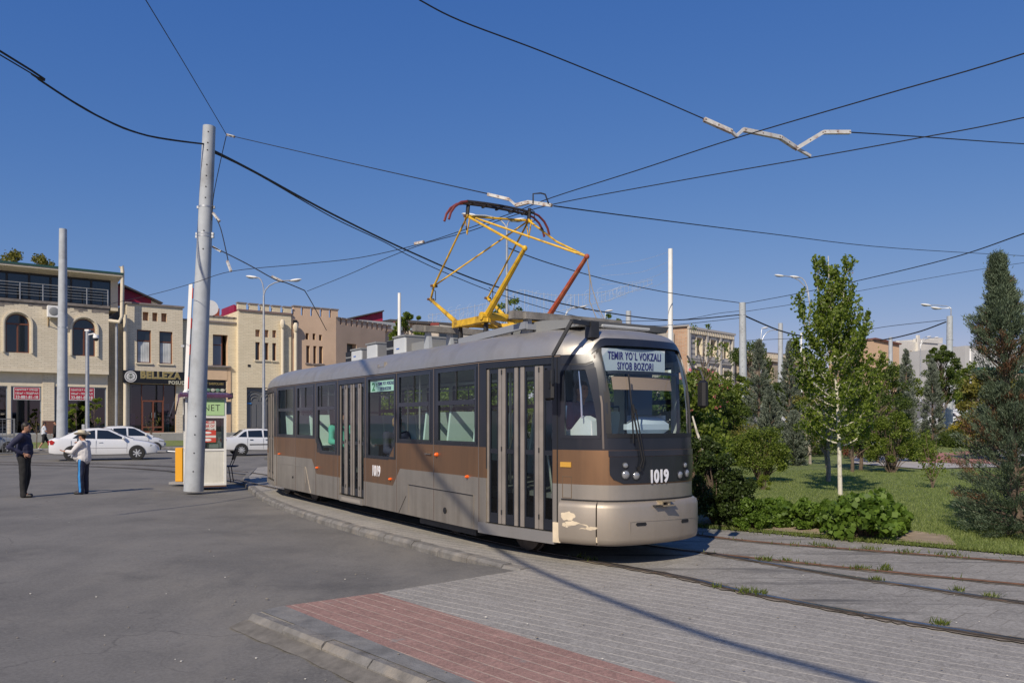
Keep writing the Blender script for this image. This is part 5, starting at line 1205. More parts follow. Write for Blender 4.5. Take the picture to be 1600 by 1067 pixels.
def win(parent, h, dep=.22, style='cross', frame=m_wood, curtain=False, glass=None, y=0, trim=None, sill=None):
    a, c, e, g_ = h[:4]; arch = len(h) > 4 and h[4]; w_ = .07; mb = MB(); Y = y+dep; r = (c-a)/2; m_ = (a+c)/2; zc = g_-r
    if arch:
        for s in (-1, 1):
            pts = [(m_+s*(r-w_/2)*math.cos(q), zc+(r-w_/2)*math.sin(q)) for q in np.linspace(0, math.pi/2, 7)]
            for p, q_ in zip(pts[:-1], pts[1:]): mb.bar((p[0], Y, p[1]), (q_[0], Y, q_[1]), .06, w_, 0, (0, 1, 0))
        for x in (a+w_/2, c-w_/2): mb.box((x-w_/2, Y-.03, e), (x+w_/2, Y+.03, zc))
        mb.box((a+w_, Y-.03, e), (c-w_, Y+.03, e+w_)); mb.box((a+w_, Y-.032, zc-.05), (c-w_, Y+.03, zc+.05)); mb.box((m_-.05, Y-.034, e+w_), (m_+.05, Y+.03, zc-.05))
    else:
        mb.box((a, Y-.03, e), (a+w_, Y+.03, g_)); mb.box((c-w_, Y-.03, e), (c, Y+.03, g_)); mb.box((a+w_, Y-.028, e), (c-w_, Y+.028, e+w_)); mb.box((a+w_, Y-.028, g_-w_), (c-w_, Y+.028, g_))
        if style == 'cross': mb.box((m_-.04, Y-.026, e+w_), (m_+.04, Y+.026, g_-w_)); mb.box((a+w_, Y-.025, e+(g_-e)*.68), (c-w_, Y+.025, e+(g_-e)*.68+.06))
        if style == 'top': mb.box((a+w_, Y-.025, e+(g_-e)*.66), (c-w_, Y+.025, e+(g_-e)*.66+.08))
    fr = mb.build('window', frame, parent, smooth=False)
    mb = MB()
    if arch: pts = [(m_+r*math.cos(q), Y+.0, zc+r*math.sin(q)) for q in np.linspace(0, math.pi, 13)]; mb.add([(a, Y, e)]+[(c, Y, e)]+pts, [tuple(range(15))])
    else: mb.quad((a, Y, e), (c, Y, e), (c, Y, g_), (a, Y, g_))
    mb.build('pane', glass or m_glassd, fr, fix=False, smooth=False)
    if curtain:
        mb = MB(); n = 14; zt = e+(g_-e)*.64; xs_ = np.linspace(a+.08, c-.08-(c-a)*.03, n)
        for i in range(n-1): mb.quad((xs_[i], Y-.012-.01*(i % 2), e+.08), (xs_[i+1], Y-.012-.01*((i+1) % 2), e+.08), (xs_[i+1], Y-.012-.01*((i+1) % 2), zt), (xs_[i], Y-.012-.01*(i % 2), zt))
        mb.build('curtain', m_curt, fr, fix=False)
    if sill: mb = MB(); mb.box((a-.1, y-.10, e-.10), (c+.1, y+.02, e-.0)); mb.build('sill', sill, fr, smooth=False)
    return fr
def crenel(parent, x0, x1, z, h, n, w_, mat, th=.35, y=0, cap=True):
    mb = MB(); 
    for i in range(n):
        xc = x0+(x1-x0)*(i+.5)/n-w_/2 if n > 1 else x0
        mb.box((xc, y, z), (xc+w_, y+th, z+h)); 
        if cap: mb.box((xc-.06, y-.06, z+h), (xc+w_+.06, y+th+.06, z+h+.10), 1)
    return mb.build('battlement', [mat, m_cap], parent, smooth=False)

# building 1: upper glazed storey above arched windows
b1 = Fac('corner_building', 'cream brick building with arched windows and a glazed top floor at far left', 170, 0)
X0 = b1.x(-130); X1 = 0.0; zo = b1.z(100, 578); zp = b1.z(100, 477)
arcs = [b1.hole(9, 46, 490, 551, True), b1.hole(114, 149, 498, 556, True), b1.hole(-80, -40, 485, 546, True)]
arcs = [(h[0], h[1], h[2], h[3], True) for h in arcs]
wall_mesh(X0, X1, zo, zp, arcs, .35, 8).build('upper_wall', [BR1, m_cream], b1.r, smooth=False)
for h in arcs:
    fr = win(b1.r, h, .25, glass=m_glassd); a, c, e, g_ = h[:4]; r = (c-a)/2; m_ = (a+c)/2; zc = g_-r; mb = MB()
    pts = [(m_+(r+.14)*math.cos(q), zc+(r+.14)*math.sin(q)) for q in np.linspace(0, math.pi, 15)]+[(a-.14, e)]
    pts = [(c+.14, e)]+pts
    for p, q_ in zip(pts[:-1], pts[1:]): mb.bar((p[0], -.03, p[1]), (q_[0], -.03, q_[1]), .10, .26, 0, (0, 1, 0))
    mb.build('surround', m_cream, fr)
mb = MB(); mb.box((X0, -.10, zp), (X1+.05, .4, zp+.18)); 
g = random.Random(2)
for i in range(40): xx = X0+(X1-X0)*i/40; mb.box((xx, -.015, zp-g.uniform(.08, .4)), (xx+(X1-X0)/40, .0, zp), 0)
mb.build('parapet', m_concb, b1.r, smooth=False)
mb = MB(); mb.box((X0, -.03, zo-.22), (X1, .5, zo-.0), 0); mb.build('band', m_cream, b1.r, smooth=False)
# ground floor: render band, shop windows set back
zs = b1.z(60, 601); zg = .92
sh = [b1.hole(-110, -35, 602, 683), b1.hole(-25, 12.5, 602, 683), b1.hole(18, 66, 603, 683), b1.hole(86.5, 168, 604, 683)]
dgf = .45
sh = [(h[0], h[1], zg, h[3]) for h in sh]
wall_mesh(X0, X1+.0, zg-.9, zo-.22, sh, .3, 7, y=dgf).build('shop_wall', [m_cream, m_cream], b1.r, smooth=False)
mb = MB(); 
for pa, pb in ((67.5, 86), (-34, -26)): mb.box((b1.x(pa), dgf-.06, zg+.9), (b1.x(pb), dgf-.002, zo-.22), 0); mb.box((b1.x(pa), dgf-.065, zg-.9), (b1.x(pb), dgf-.002, zg+.9), 1)
mb.build('pilaster', [BR1, M('plinth_brown_brick', (.12, .06, .045), .9)], b1.r, smooth=False)
m_shopf = M('shop_frame', (.28, .32, .36), .4, .3)
for i, h in enumerate(sh): 
    fr = win(b1.r, h, .15, 'none', m_shopf, y=dgf, glass=m_gls)
    mb = MB(); a, c, e, g_ = h[:4]; mb.quad((a, dgf+2.2, e), (c, dgf+2.2, e), (c, dgf+2.2, g_), (a, dgf+2.2, g_)); mb.quad((a, dgf+.31, e), (a, dgf+2.2, e), (a, dgf+2.2, g_), (a, dgf+.31, g_)); mb.quad((c, dgf+.31, e), (c, dgf+2.2, e), (c, dgf+2.2, g_), (c, dgf+.31, g_)); mb.quad((a, dgf+.3, e), (c, dgf+.3, e), (c, dgf+2.2, e), (a, dgf+2.2, e)); mb.build('shop_room', m_room, fr, fix=False, smooth=False)
fr = None
m_rsign = M('rent_sign_red', (.38, .015, .04), .5); m_wht = M('rent_sign_white', (.62, .62, .62), .5)
for pa, pb, pt, pb2, lab in ((21, 63, 604.5, 624.5, 'red rent sign in the left shop window with white lettering'), (108, 148, 605, 625.5, 'red rent sign in the right shop window, partly behind the camera mast')):
    a, c = b1.x(pa, dgf), b1.x(pb, dgf); m_ = (pa+pb)/2; e, g_ = b1.z(m_, pb2, dgf), b1.z(m_, pt, dgf); W_ = c-a; H_ = g_-e
    mb = MB(); mb.box((a, dgf+.05, e), (c, dgf+.08, g_)); mb.box((a+.05, dgf+.04, e+.05), (c-.05, dgf+.0495, g_-.05), 1)
    sg = mb.build('rent_sign', [m_wht, m_rsign], None, smooth=False); sg.location = b1.r.location; sg.rotation_euler = b1.r.rotation_euler; setp(sg, lab, 'sign', 'rent signs')
    for k, (tx, sz, sx_) in enumerate((('СДАЕТСЯ В АРЕНДУ', .24, .66), ('150.м² • ПОДВАЛ', .24, .68), ('33-881-81-18', .29, .78))):
        text_obj(tx, sz, m_wht, sg, frame(((a+c)/2, dgf+.035, g_-H_*(.22+.28*k)), (1, 0, 0), (0, 0, 1)), 'lettering', sx_, .008, .002, fit=(W_*(.86, .84, .84)[k], H_*(.17, .19, .24)[k]))
# glazed top storey and roof
zt = b1.z(100, 421.5); dgl = 1.1; gx1 = b1.x(172, dgl); mb = MB(); gx0 = b1.x(-130, dgl); gz1 = b1.z(60, 429, dgl)
mb.quad((gx0, dgl, zp), (gx1, dgl, zp), (gx1, dgl, gz1), (gx0, dgl, gz1)); mb.build('top_glazing', m_glassd, b1.r, fix=False, smooth=False)
mb = MB(); px_ = [10.5, 45.5, 79, 111, 142.5, 173]
for p in [-95, -60, -25]+px_: xx = b1.x(p, dgl); mb.box((xx-.07, dgl-.08, zp), (xx+.07, dgl-.004, gz1))
mb.box((gx0, dgl-.09, gz1-.10), (gx1, dgl-.004, gz1+.0)); mb.build('mullion', m_dark, b1.r, smooth=False)
mb = MB(); mb.box((gx1+.02, dgl-.1, zp), (b1.x(184, dgl), dgl+6, gz1+.05)); mb.box((gx0, dgl+.3, zp), (gx1, 8, gz1)); mb.build('top_wall', m_cream, b1.r, smooth=False)
rx1 = b1.x(190, 0); zr0 = b1.z(100, 423, -.3); mb = MB(); mb.add([(X0, -.35, zr0), (rx1, -.35, zr0), (rx1, 1.2, gz1+.02), (X0, 1.2, gz1+.02)], [(0, 1, 2, 3)], 1)
mb.box((X0, -.37, zr0-.02), (rx1, -.30, zr0+.10), 1); mb.box((X0, -.42, zr0+.10), (rx1+.06, -.34, zr0+.24), 0); mb.add([(X0, -.38, zr0+.22), (rx1+.06, -.38, zr0+.22), (rx1+.06, 7, zr0+1.0), (X0, 7, zr0+1.0)], [(0, 1, 2, 3)], 0)
mb.add([(rx1, -.35, zr0), (rx1, 7, zr0), (rx1, 7, zr0+1.0), (rx1, -.35, zr0+.2)], [(0, 1, 2, 3)], 1); mb.build('roof', [m_sgrn, m_cream], b1.r, smooth=False)
mb = MB()    # railing
for z in np.linspace(.35, 1.15, 5): mb.tube([(X0, .05, zp+.18+z), (X1-.05, .05, zp+.18+z)], .03 if z > 1.1 else .016, 5); 
n = int((X1-X0)/1.35)
for i in range(n+1): xx = X1-.05-i*1.35; mb.tube([(xx, .05, zp+.1), (xx, .05, zp+1.35)], .035, 6)
mb.build('railing', m_steel, b1.r)
# air conditioner on building 1
mb = MB(); ax_, cx_ = b1.x(72.5), b1.x(95); az, bz_ = b1.z(80, 479), b1.z(80, 497); mb.box((ax_, -.62, bz_), (cx_, -.12, az), 0, None, .02); mb.lathe([(.30, -.625), (.28, -.635), (.05, -.64)], ((ax_+cx_)/2-.05, 0, (az+bz_)/2), 'y', 18, 1); mb.box((cx_-.2, -.626, bz_+.05), (cx_-.12, -.62, az-.05), 1)
for xx in (ax_+.1, cx_-.15): mb.bar((xx, -.6, bz_-.03), (xx, -.0, bz_-.03), .05, .05, 2); mb.bar((xx, -.55, bz_-.03), (xx, -.0, bz_-.55), .04, .04, 2); mb.bar((xx, -.02, bz_), (xx, -.02, bz_-.6), .05, .05, 2)
ac = mb.build('air_conditioner', [m_white, m_boxs, M('bracket_tan', (.35, .25, .13), .7)]); ac.location = b1.r.location; ac.rotation_euler = b1.r.rotation_euler; setp(ac, 'white air conditioner on brackets between the arched windows', 'air conditioner')
# drain pipes
def pipe(fc, pts, r, label, mat=m_cream):
    P = [(fc.x(px, dy), dy, fc.z(px, py, dy)) for px, py, dy in pts]; mb = MB(); mb.tube(P, r, 8); o_ = mb.build('drain_pipe', mat); o_.location = fc.r.location; o_.rotation_euler = fc.r.rotation_euler
    return setp(o_, label, 'pipe', 'drain pipes on the shop row')

# building 2 with the shop
b2 = Fac('shop_building', 'cream brick shop building with black sign and brown double door', 198, .5)
X2 = b2.x(285.5); zt2 = b2.z(240, 477.5); sgt = b2.z(240, 579); 
h2 = [b2.hole(214, 236, 515.5, 567), b2.hole(249, 269.5, 518, 568.5)]; sq = [b2.hole(223, 232, 487.5, 501), b2.hole(238, 246, 488.5, 502), b2.hole(252, 260.5, 489.5, 503)]
shop = (b2.x(202.5), b2.x(275), .95, b2.z(240, 600))
wall_mesh(0, X2, 0, zt2, h2+sq+[shop], .45, 8).build('wall', [BR1, m_peach], b2.r, smooth=False)
for h in h2: win(b2.r, h, .18, 'top', m_wood, True, sill=m_cream)
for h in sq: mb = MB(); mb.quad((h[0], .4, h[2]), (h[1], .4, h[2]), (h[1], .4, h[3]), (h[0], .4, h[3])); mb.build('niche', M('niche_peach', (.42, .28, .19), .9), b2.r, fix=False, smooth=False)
mb = MB(); mb.box((-.1, -.12, zt2), (X2+.1, .5, zt2+.12)); mb.build('coping', m_cap, b2.r, smooth=False)
a, c, e, g_ = shop; fr = win(b2.r, shop, .25, 'none', m_dark, glass=m_gls)
mb = MB(); mb.quad((a, 2.6, e), (c, 2.6, e), (c, 2.6, g_), (a, 2.6, g_)); mb.quad((a, .46, e), (a, 2.6, e), (a, 2.6, g_), (a, .46, g_)); mb.quad((c, .46, e), (c, 2.6, e), (c, 2.6, g_), (c, .46, g_)); mb.build('shop_room', m_room, fr, fix=False, smooth=False)
da, dc = b2.x(222), b2.x(256.5); dz = b2.z(240, 625.5); dm = (da+dc)/2
mb = MB()
for x in (da, dm-.02, dc-.1): mb.box((x, .12, e), (x+.1, .22, dz))
for z in (e, e+.35, dz-.1): mb.box((da, .125, z), (dc, .215, z+.11))
mb.box((da-.02, .16, dz), (da+.03, .2, g_)); mb.box((dc-.02, .16, dz), (dc+.03, .2, g_)); dr = mb.build('door', m_pvcd, b2.r, smooth=False)
mb = MB(); mb.box((dm-.10, .09, e+1.1), (dm-.07, .12, e+1.5)); mb.box((dm+.12, .09, e+1.1), (dm+.15, .12, e+1.5)); mb.build('handle', m_steel, dr, smooth=False)
g = random.Random(11); mb = MB()      # displayed crockery boxes behind the glass
cols = [(.12, .25, .35), (.2, .35, .38), (.35, .38, .42), (.18, .12, .28), (.05, .12, .22)]
mc = [M('goods', c_, .6) for c_ in cols]
for x0_, x1_, zz in ((a+.1, da-.1, e+1.25), (dc+.1, c-.1, e+2.0)):
    xx = x0_
    while xx < x1_-.3:
        z_ = e+.05
        while z_ < zz: hh = g.uniform(.28, .42); mb.box((xx, .34, z_), (xx+.33, .44, z_+hh-.03), g.randrange(5)); z_ += hh
        xx += .36
mb.build('window_display', mc, fr, smooth=False)
# the black sign
m_sgn = M('sign_black_panel', (.010, .010, .012), .35); m_gold = M('sign_gold', (.40, .31, .12), .4, .4); m_cre = M('sign_cream', (.50, .48, .38), .5)
sa, sc = b2.x(192.5, -.3), b2.x(300, -.3); sz1, sz0 = b2.z(240, 580, -.3), b2.z(240, 599, -.3)
mb = MB(); mb.box((sa, -.45, sz0), (sc, -.05, sz1)); sg = mb.build('shop_sign', m_sgn, smooth=False); sg.location = b2.r.location; sg.rotation_euler = b2.r.rotation_euler
setp(sg, 'long black shop sign with gold letters above the brown double door', 'sign')
hz = (sz0+sz1)/2; rr = (sz1-sz0)*.46; ex = b2.x(204, -.45)
mb = MB(); mb.lathe([(rr, -.50), (rr*.96, -.455)], (ex, 0, hz), 'y', 28, 0); mb.lathe([(rr*.82, -.506), (rr*.82, -.495)], (ex, 0, hz), 'y', 28, 1); mb.lathe([(rr*.72, -.510), (rr*.72, -.50)], (ex, 0, hz), 'y', 28, 0)
mb.box((ex-.02, -.518, hz-rr*.5), (ex+.02, -.508, hz+.1), 2); mb.prism([(ex-.12, hz+.1), (ex+.12, hz+.1), (ex+.09, hz+rr*.5), (ex-.09, hz+rr*.5)], -.518, -.508, 2); mb.box((ex-.18, -.518, hz-.05), (ex+.18, -.508, hz-.02), 2)
mb.bar((ex-.17, -.513, hz-.18), (ex+.17, -.513, hz+.06), .01, .03, 2); mb.bar((ex+.17, -.513, hz-.18), (ex-.17, -.513, hz+.06), .01, .03, 2)
mb.build('emblem', [m_wht, m_dark, M('emblem_grey', (.12, .14, .12), .5)], sg)
text_obj('BELLEZA', .72, m_gold, sg, frame((b2.x(251, -.46), -.46, hz+.13), (1, 0, 0), (0, 0, 1)), 'lettering', .92, .028, .02, spacing=1.12)
text_obj('BELLEZA', .72, m_cre, sg, frame((b2.x(251, -.46), -.455, hz+.13), (1, 0, 0), (0, 0, 1)), 'lettering_edge', .92, .042, .006, spacing=1.12)
text_obj('POSUDA', .36, m_cre, sg, frame((b2.x(279, -.46), -.46, hz-.37), (1, 0, 0), (0, 0, 1)), 'lettering', .95, .012, .02, spacing=1.1)
pipe(b2, [(187, 418, -.7), (190.5, 416, -.7), (191.5, 424, -.7), (190.5, 495, -.7), (186, 503, -.7), (170, 501, -.4)], .13, 'fat cream overflow pipe with an elbow at the roof corner')
pipe(b2, [(182, 505, -.3), (182, 590, -.3), (181.5, 678, -.3)], .10, 'grey drain pipe in the dark recess left of the black sign', m_steel)
pipe(b2, [(195.5, 492, -.25), (196, 575, -.25), (195.5, 676, -.25)], .13, 'cream drain pipe at the left edge of the shop building')
# recess between building 1 and 2, and crimson roof behind
bR = Fac('recessed_wall', 'shaded brick wall set back beside the black shop sign', 165, 1.9); wall_mesh(0, bR.x(206), 0, bR.z(185, 505), [], .2, 5).build('wall', [BR1, m_cream], bR.r, smooth=False)
rr_ = Fac('crimson_roof', 'crimson sheet metal roof gable rising behind the shop building', 184, 5, 'roof'); mb = MB()
mb.prism([(rr_.x(180), rr_.z(180, 478)), (rr_.x(184), rr_.z(184, 444)), (rr_.x(191), rr_.z(191, 447)), (rr_.x(236), rr_.z(236, 467)), (rr_.x(236.5), rr_.z(236, 480))], 0, .15); mb.prism([(rr_.x(184), rr_.z(184, 444)), (rr_.x(191), rr_.z(191, 446)), (rr_.x(252), rr_.z(252, 474)), (rr_.x(252), rr_.z(252, 475.5)), (rr_.x(184), rr_.z(184, 446))], -.6, 5, 1)
mb.prism([(rr_.x(236.5), rr_.z(236, 480)), (rr_.x(236.5), rr_.z(236, 469)), (rr_.x(250), rr_.z(250, 475)), (rr_.x(252), rr_.z(252, 480))], .3, .4, 2); mb.box((rr_.x(180), .2, 0), (rr_.x(252), 5, rr_.z(200, 480)), 2); mb.build('gable', [m_reds, m_roofd, m_white], rr_.r, smooth=False)
# building 3: link wall with the single window
b3 = Fac('link_building', 'cream brick link building with one tall window behind the kiosk', 284, 1.3)
X3 = b3.x(373); zt3 = b3.z(350, 505); w3 = b3.hole(332.5, 356, 523, 571); w3b = (b3.x(300), b3.x(318), w3[2], w3[3]); sh3 = (b3.x(300), b3.x(353), .95, b3.z(340, 593.5))
wall_mesh(0, X3, 0, zt3, [w3, w3b, sh3], .5, 8).build('wall', [BR2, m_peach], b3.r, smooth=False)
for h in (w3, w3b): win(b3.r, (h[0], h[1]-.28*(h[1]-h[0]), h[2], h[3]), .42, 'top', m_wood, False, glass=M('pale_pane', (.15, .19, .24), .15), sill=m_cap)
fr = win(b3.r, sh3, .3, 'none', m_dark, glass=m_gls); mb = MB(); mb.quad((sh3[0], 2, .95), (sh3[1], 2, .95), (sh3[1], 2, sh3[3]), (sh3[0], 2, sh3[3])); mb.build('shop_room', m_room, fr, fix=False, smooth=False)
mb = MB(); mb.box((b3.x(300), -.08, sh3[3]), (b3.x(356), .0, b3.z(340, 577)), 0); mb.box((b3.x(354.5), -.08, .9), (b3.x(360), 0, b3.z(350, 572)), 0); mb.box((b3.x(300), -.25, b3.z(340, 574)), (b3.x(360), .0, b3.z(340, 571.5)), 1); mb.build('door_surround', [m_peach, m_cap], b3.r, smooth=False)
sga, sgb = b3.x(300, .1), b3.x(352, .1); s1, s0 = b3.z(336, 595.5, .1), b3.z(336, 617, .1); mb = MB(); mb.box((sga, -.02, s0), (sgb, .06, s1)); sg = mb.build('shop_sign', m_sgn, smooth=False); sg.location = b3.r.location; sg.rotation_euler = b3.r.rotation_euler; setp(sg, 'small black shop sign with yellow letters and teapots above the kiosk roof', 'sign')
text_obj('UY SARPOLARI', .26, m_gold, sg, frame((b3.x(334, .0), -.03, s1-.22), (1, 0, 0), (0, 0, 1)), 'lettering', .86, .006, .01)
mb = MB()
for k in range(4): xx = b3.x(325+k*7.5, 0); mb.ball((xx, -.03, s0+.38), (.17, .015, .13), 10, k % 2); mb.ball((xx, -.03, s0+.16), (.22, .012, .05), 10, 1-k % 2); mb.tube([(xx+.15, -.03, s0+.38), (xx+.25, -.03, s0+.48)], .02, 5, k % 2)
mb.build('teapot_picture', [M('pot_green', (.18, .30, .22), .4), M('pot_cream', (.5, .5, .42), .4)], sg)
crenel(b3.r, b3.x(310), X3, zt3+.12, b3.z(350, 496.5)-zt3-.12, 8, .42, BR2); mb = MB(); mb.box((-.1, -.12, zt3), (X3+.05, .4, zt3+.12)); mb.build('coping', m_cap, b3.r, smooth=False)
mb = MB(); q0 = b3.z(340, 487, 2.5); gx = b3.x(345, 2.5); mb.prism([(b3.x(325, 2.5), zt3), (b3.x(325, 2.5), b3.z(325, 482, 2.5)), (b3.x(343, 2.5), b3.z(343, 482, 2.5)), (b3.x(343, 2.5), zt3)], 2.5, 5, 0); mb.prism([(b3.x(337, 2.5), zt3), (b3.x(377, 2.5), b3.z(377, 473, 2.5)), (b3.x(390, 2.5), zt3)], 2.4, 6, 1); mb.build('rear_roof', [M('old_red_sheet', (.25, .05, .03), .7, 0, .3, 3), M('brown_sheet', (.16, .08, .055), .7, 0, .3, 3)], b3.r, smooth=False)
mb = MB(); xx = b3.x(329, 1.0); mb.lathe([(.62, 0), (.5, .12), (.2, .2), (.02, .22)], (xx, 1.0, b3.z(329, 481, 1)), 'y', 18); mb.tube([(xx, 1.2, b3.z(329, 481, 1)), (xx, 1.3, zt3)], .04, 6); o_ = mb.build('satellite_dish', m_white); o_.location = b3.r.location; o_.rotation_euler = b3.r.rotation_euler; setp(o_, 'white satellite dish on the roof just right of the leaning pole', 'satellite dish')
# tower in yellow brick with three slits
b4 = Fac('brick_tower', 'yellow brick tower block with battlements and three narrow windows', 372.5, .8)
X4 = b4.x(455); zt4 = b4.z(415, 489); sl = [b4.hole(399, 406, 534.5, 562.5), b4.hole(413.5, 419.5, 535.5, 562.5), b4.hole(425.5, 431.5, 536, 563.5)]; sq = [b4.hole(399, 406, 515, 526), b4.hole(413.5, 419.5, 515.5, 527), b4.hole(425.5, 431.5, 516, 527.5)]
gt = (b4.x(385.5), b4.x(436), 1.0, b4.z(410, 605.5))
wall_mesh(0, X4, 0, zt4, sl+sq+[gt], .4, 8).build('wall', [BR2, m_peach], b4.r, smooth=False)
for h in sl: win(b4.r, h, .3, 'none', m_wood, sill=m_cream)
for h in sq: mb = MB(); mb.quad((h[0], .35, h[2]), (h[1], .35, h[2]), (h[1], .35, h[3]), (h[0], .35, h[3])); mb.build('niche', m_pink, b4.r, fix=False, smooth=False)
mb = MB(); a, c, e, g_ = gt; m_gate = M('gate_grey', (.14, .145, .155), .5, .2); mb.box((a, .25, e), (c, .32, g_)); nl = 6
for i in range(nl): xa = a+(c-a)*(i+.12)/nl; xb = a+(c-a)*(i+.88)/nl; mb.box((xa, .21, e+.3), (xb, .25, e+(g_-e)*.62), 0)
for k in (0, 1): 
    cx_ = a+(c-a)*(.27+.46*k)
    for r_ in (.75, .5, .28): mb.tube([(cx_+r_*math.cos(q), .22, e+(g_-e)*.70+r_*math.sin(q)) for q in np.linspace(0, math.pi, 12)], .035, 5)
mb.build('gate', m_gate, b4.r, smooth=False)
mb = MB(); xx = b4.x(392); mb.box((xx-.25, .17, b4.z(392, 631)), (xx+.1, .2, b4.z(392, 629))); mb.build('number_plate', M('plate_blue', (.04, .2, .5), .5), b4.r, smooth=False)
mb = MB(); mb.box((0, -.10, zt4), (X4+.05, .4, zt4+.14)); mb.build('coping', M('cap_purple', (.20, .14, .13), .7), b4.r, smooth=False)
crenel(b4.r, b4.x(369), b4.x(458), zt4+.14, b4.z(415, 477.5)-zt4-.14, 5, b4.x(403)-b4.x(390.5), BR2)
mb = MB(); mb.prism([(b4.x(375), zt4), (b4.x(375, 0), b4.z(375, 472)), (b4.x(391), zt4)], 1.5, 5); mb.build('rear_roof', m_reds, b4.r, smooth=False)
mb = MB(); xx = b4.x(389, 0); mb.box((xx-.1, -.03, b4.z(389, 573)), (xx+.12, .02, b4.z(389, 569.5))); mb.build('vent', m_black, b4.r, smooth=False)
pipe(b4, [(441.5, 504, -.2), (441.5, 580, -.2), (441.5, 660, -.2)], .14, 'cream drain pipe with a hopper on the yellow brick tower')
mb = MB(); xx = b4.x(441.5, -.3); zz = b4.z(441.5, 506, -.3); mb.lathe([(.12, -.35), (.22, -.1), (.22, .1), (.15, .3), (.10, .35)], (xx, -.32, zz), 'z', 8); mb.build('hopper', m_cream, b4.r)
b5 = Fac('pink_building', 'pink rendered building with battlements beside the yellow brick tower', 455.5, .9)
X5 = b5.x(525); zt5 = b5.z(490, 494); sl = [b5.hole(478.5, 484, 540, 567), b5.hole(489.5, 494.5, 540.5, 568), b5.hole(498.5, 504.5, 541, 568)]; sq = [b5.hole(477.5, 482.5, 520.5, 530.5), b5.hole(488.5, 493, 521, 531), b5.hole(498.5, 503, 523, 532)]
wall_mesh(0, X5, 0, zt5, sl+sq, .4, 8).build('wall', [m_pink, m_peach], b5.r, smooth=False)
for h in sl: win(b5.r, h, .3, 'none', m_wood, sill=m_cap)
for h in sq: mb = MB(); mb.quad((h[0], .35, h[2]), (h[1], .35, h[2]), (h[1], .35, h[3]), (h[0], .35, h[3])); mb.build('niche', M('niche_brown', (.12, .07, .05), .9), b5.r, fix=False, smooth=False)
crenel(b5.r, b5.x(457), b5.x(530), zt5, b5.z(490, 481.5)-zt5, 5, b5.x(471)-b5.x(460), m_pink)
pipe(b5, [(462, 508, -.2), (462, 560, -.2), (462, 650, -.2)], .14, 'cream drain pipe with a hopper on the pink building')
mb = MB(); xx = b5.x(462, -.3); zz = b5.z(462, 511, -.3); mb.lathe([(.12, -.35), (.22, -.1), (.22, .1), (.15, .3), (.10, .35)], (xx, -.32, zz), 'z', 8); mb.box((b5.x(461, -.1)-.15, -.1, b5.z(461, 507)), (b5.x(461)+.15, .0, b5.z(461, 500)), 1); mb.build('hopper', [m_cream, m_black], b5.r)
p5 = FWp(ft(525, .9), .9); b6 = Fac2('pink_annex', 'lower pink annex with small battlements and a dark garage opening', (p5.x, p5.y), R(57.3))
X6 = b6.x(602); zt6 = b6.z(560, 511); hg = (b6.x(542), b6.x(557), 3.2, b6.z(549, 537))
wall_mesh(0, X6, 0, zt6, [hg], .6, 8).build('wall', [m_pink, m_pink], b6.r, smooth=False); mb = MB(); mb.quad((hg[0], .5, hg[2]), (hg[1], .5, hg[2]), (hg[1], .5, hg[3]), (hg[0], .5, hg[3])); mb.build('shutter', M('shutter_grey', (.10, .10, .105), .6), b6.r, fix=False, smooth=False)
crenel(b6.r, b6.x(524), b6.x(612), zt6, b6.z(560, 502)-zt6, 11, .42, m_pink, .5)
mb = MB(); mb.box((X6, .5, 0), (X6+1.5, 6, zt6+.4)); mb.build('side_wall', m_pink, b6.r, smooth=False)
# things behind the pink buildings
def blk(name, label, o, ang, pts, mats, dep=6, cat='building', extra=None):
    f_ = Fac2(name, label, o, ang, cat); 
    for nm, poly, y0, y1, mi in pts: mb = MB(); mb.prism([(f_.x(px, y0), f_.z(px, py, y0)) if py is not None else (f_.x(px, y0), 0) for px, py in poly], y0, y1); mb.build(nm, mats[mi], f_.r, smooth=False)
    return f_
blk('crimson_roof', 'wedge shaped crimson roof behind the pink battlements', P3(560, 660, 82)[:2], R(20), [('roof_sheet', [(520, 502), (600, 484.5), (600.5, 486), (525, 503)], -.5, 4, 1), ('gable', [(524, 505), (598, 487), (598, 505)], 0, .3, 0), ('wall', [(524, None), (524, 505), (598, 505), (598, None)], .4, 4, 2)], [m_reds, m_roofd, m_cream])
blk('grey_roof', 'low grey sheet metal roof just behind the pink battlements', P3(590, 660, 76)[:2], R(25), [('roof_sheet', [(548, 508), (562, 499.5), (640, 506), (640, 516), (560, 514)], 0, 5, 0), ('wall', [(560, None), (560, 514), (618, 514), (618, None)], .4, 4, 1)], [M('sheet_grey', (.30, .33, .35), .5, .2), m_pink])
bk = blk('row_houses', 'row of low cream houses with dark eaves behind the tram roof', P3(680, 660, 84)[:2], R(12), [('eave', [(598, 501), (610, 498.5), (715, 505), (735, 509), (735, 511), (610, 502)], -.5, 6, 1), ('upper_wall', [(612, 502), (718, 509), (718, 516), (612, 516)], .2, 4, 2), ('roof_sheet', [(640, 512.5), (674, 512.5), (676, 516), (640, 516)], -.3, .1, 3), ('wall', [(612, None), (612, 516), (735, 516), (735, None)], 0, 5, 0), ('side_wall', [(684, None), (684, 507), (740, 514), (740, None)], -1.2, -.05, 4), ('gable', [(614, None), (614, 507), (624, 507), (624, None)], -1.0, -.05, 0), ('red_band', [(614, 507), (614, 503), (624, 503), (624, 507)], -1.0, -.06, 5), ('red_band', [(673.5, 508), (673.5, 504.5), (686, 504.5), (686, 508)], -1.3, -.05, 5), ('gable', [(674, None), (674, 508), (686, 508), (686, None)], -1.25, -.05, 0)], [M('house_cream', (.55, .48, .40), .8), m_roofd, m_pink, M('sheet_blue', (.22, .26, .30), .5), M('house_shade_grey', (.38, .36, .33), .9), M('brick_red_band', (.26, .05, .045), .8)])
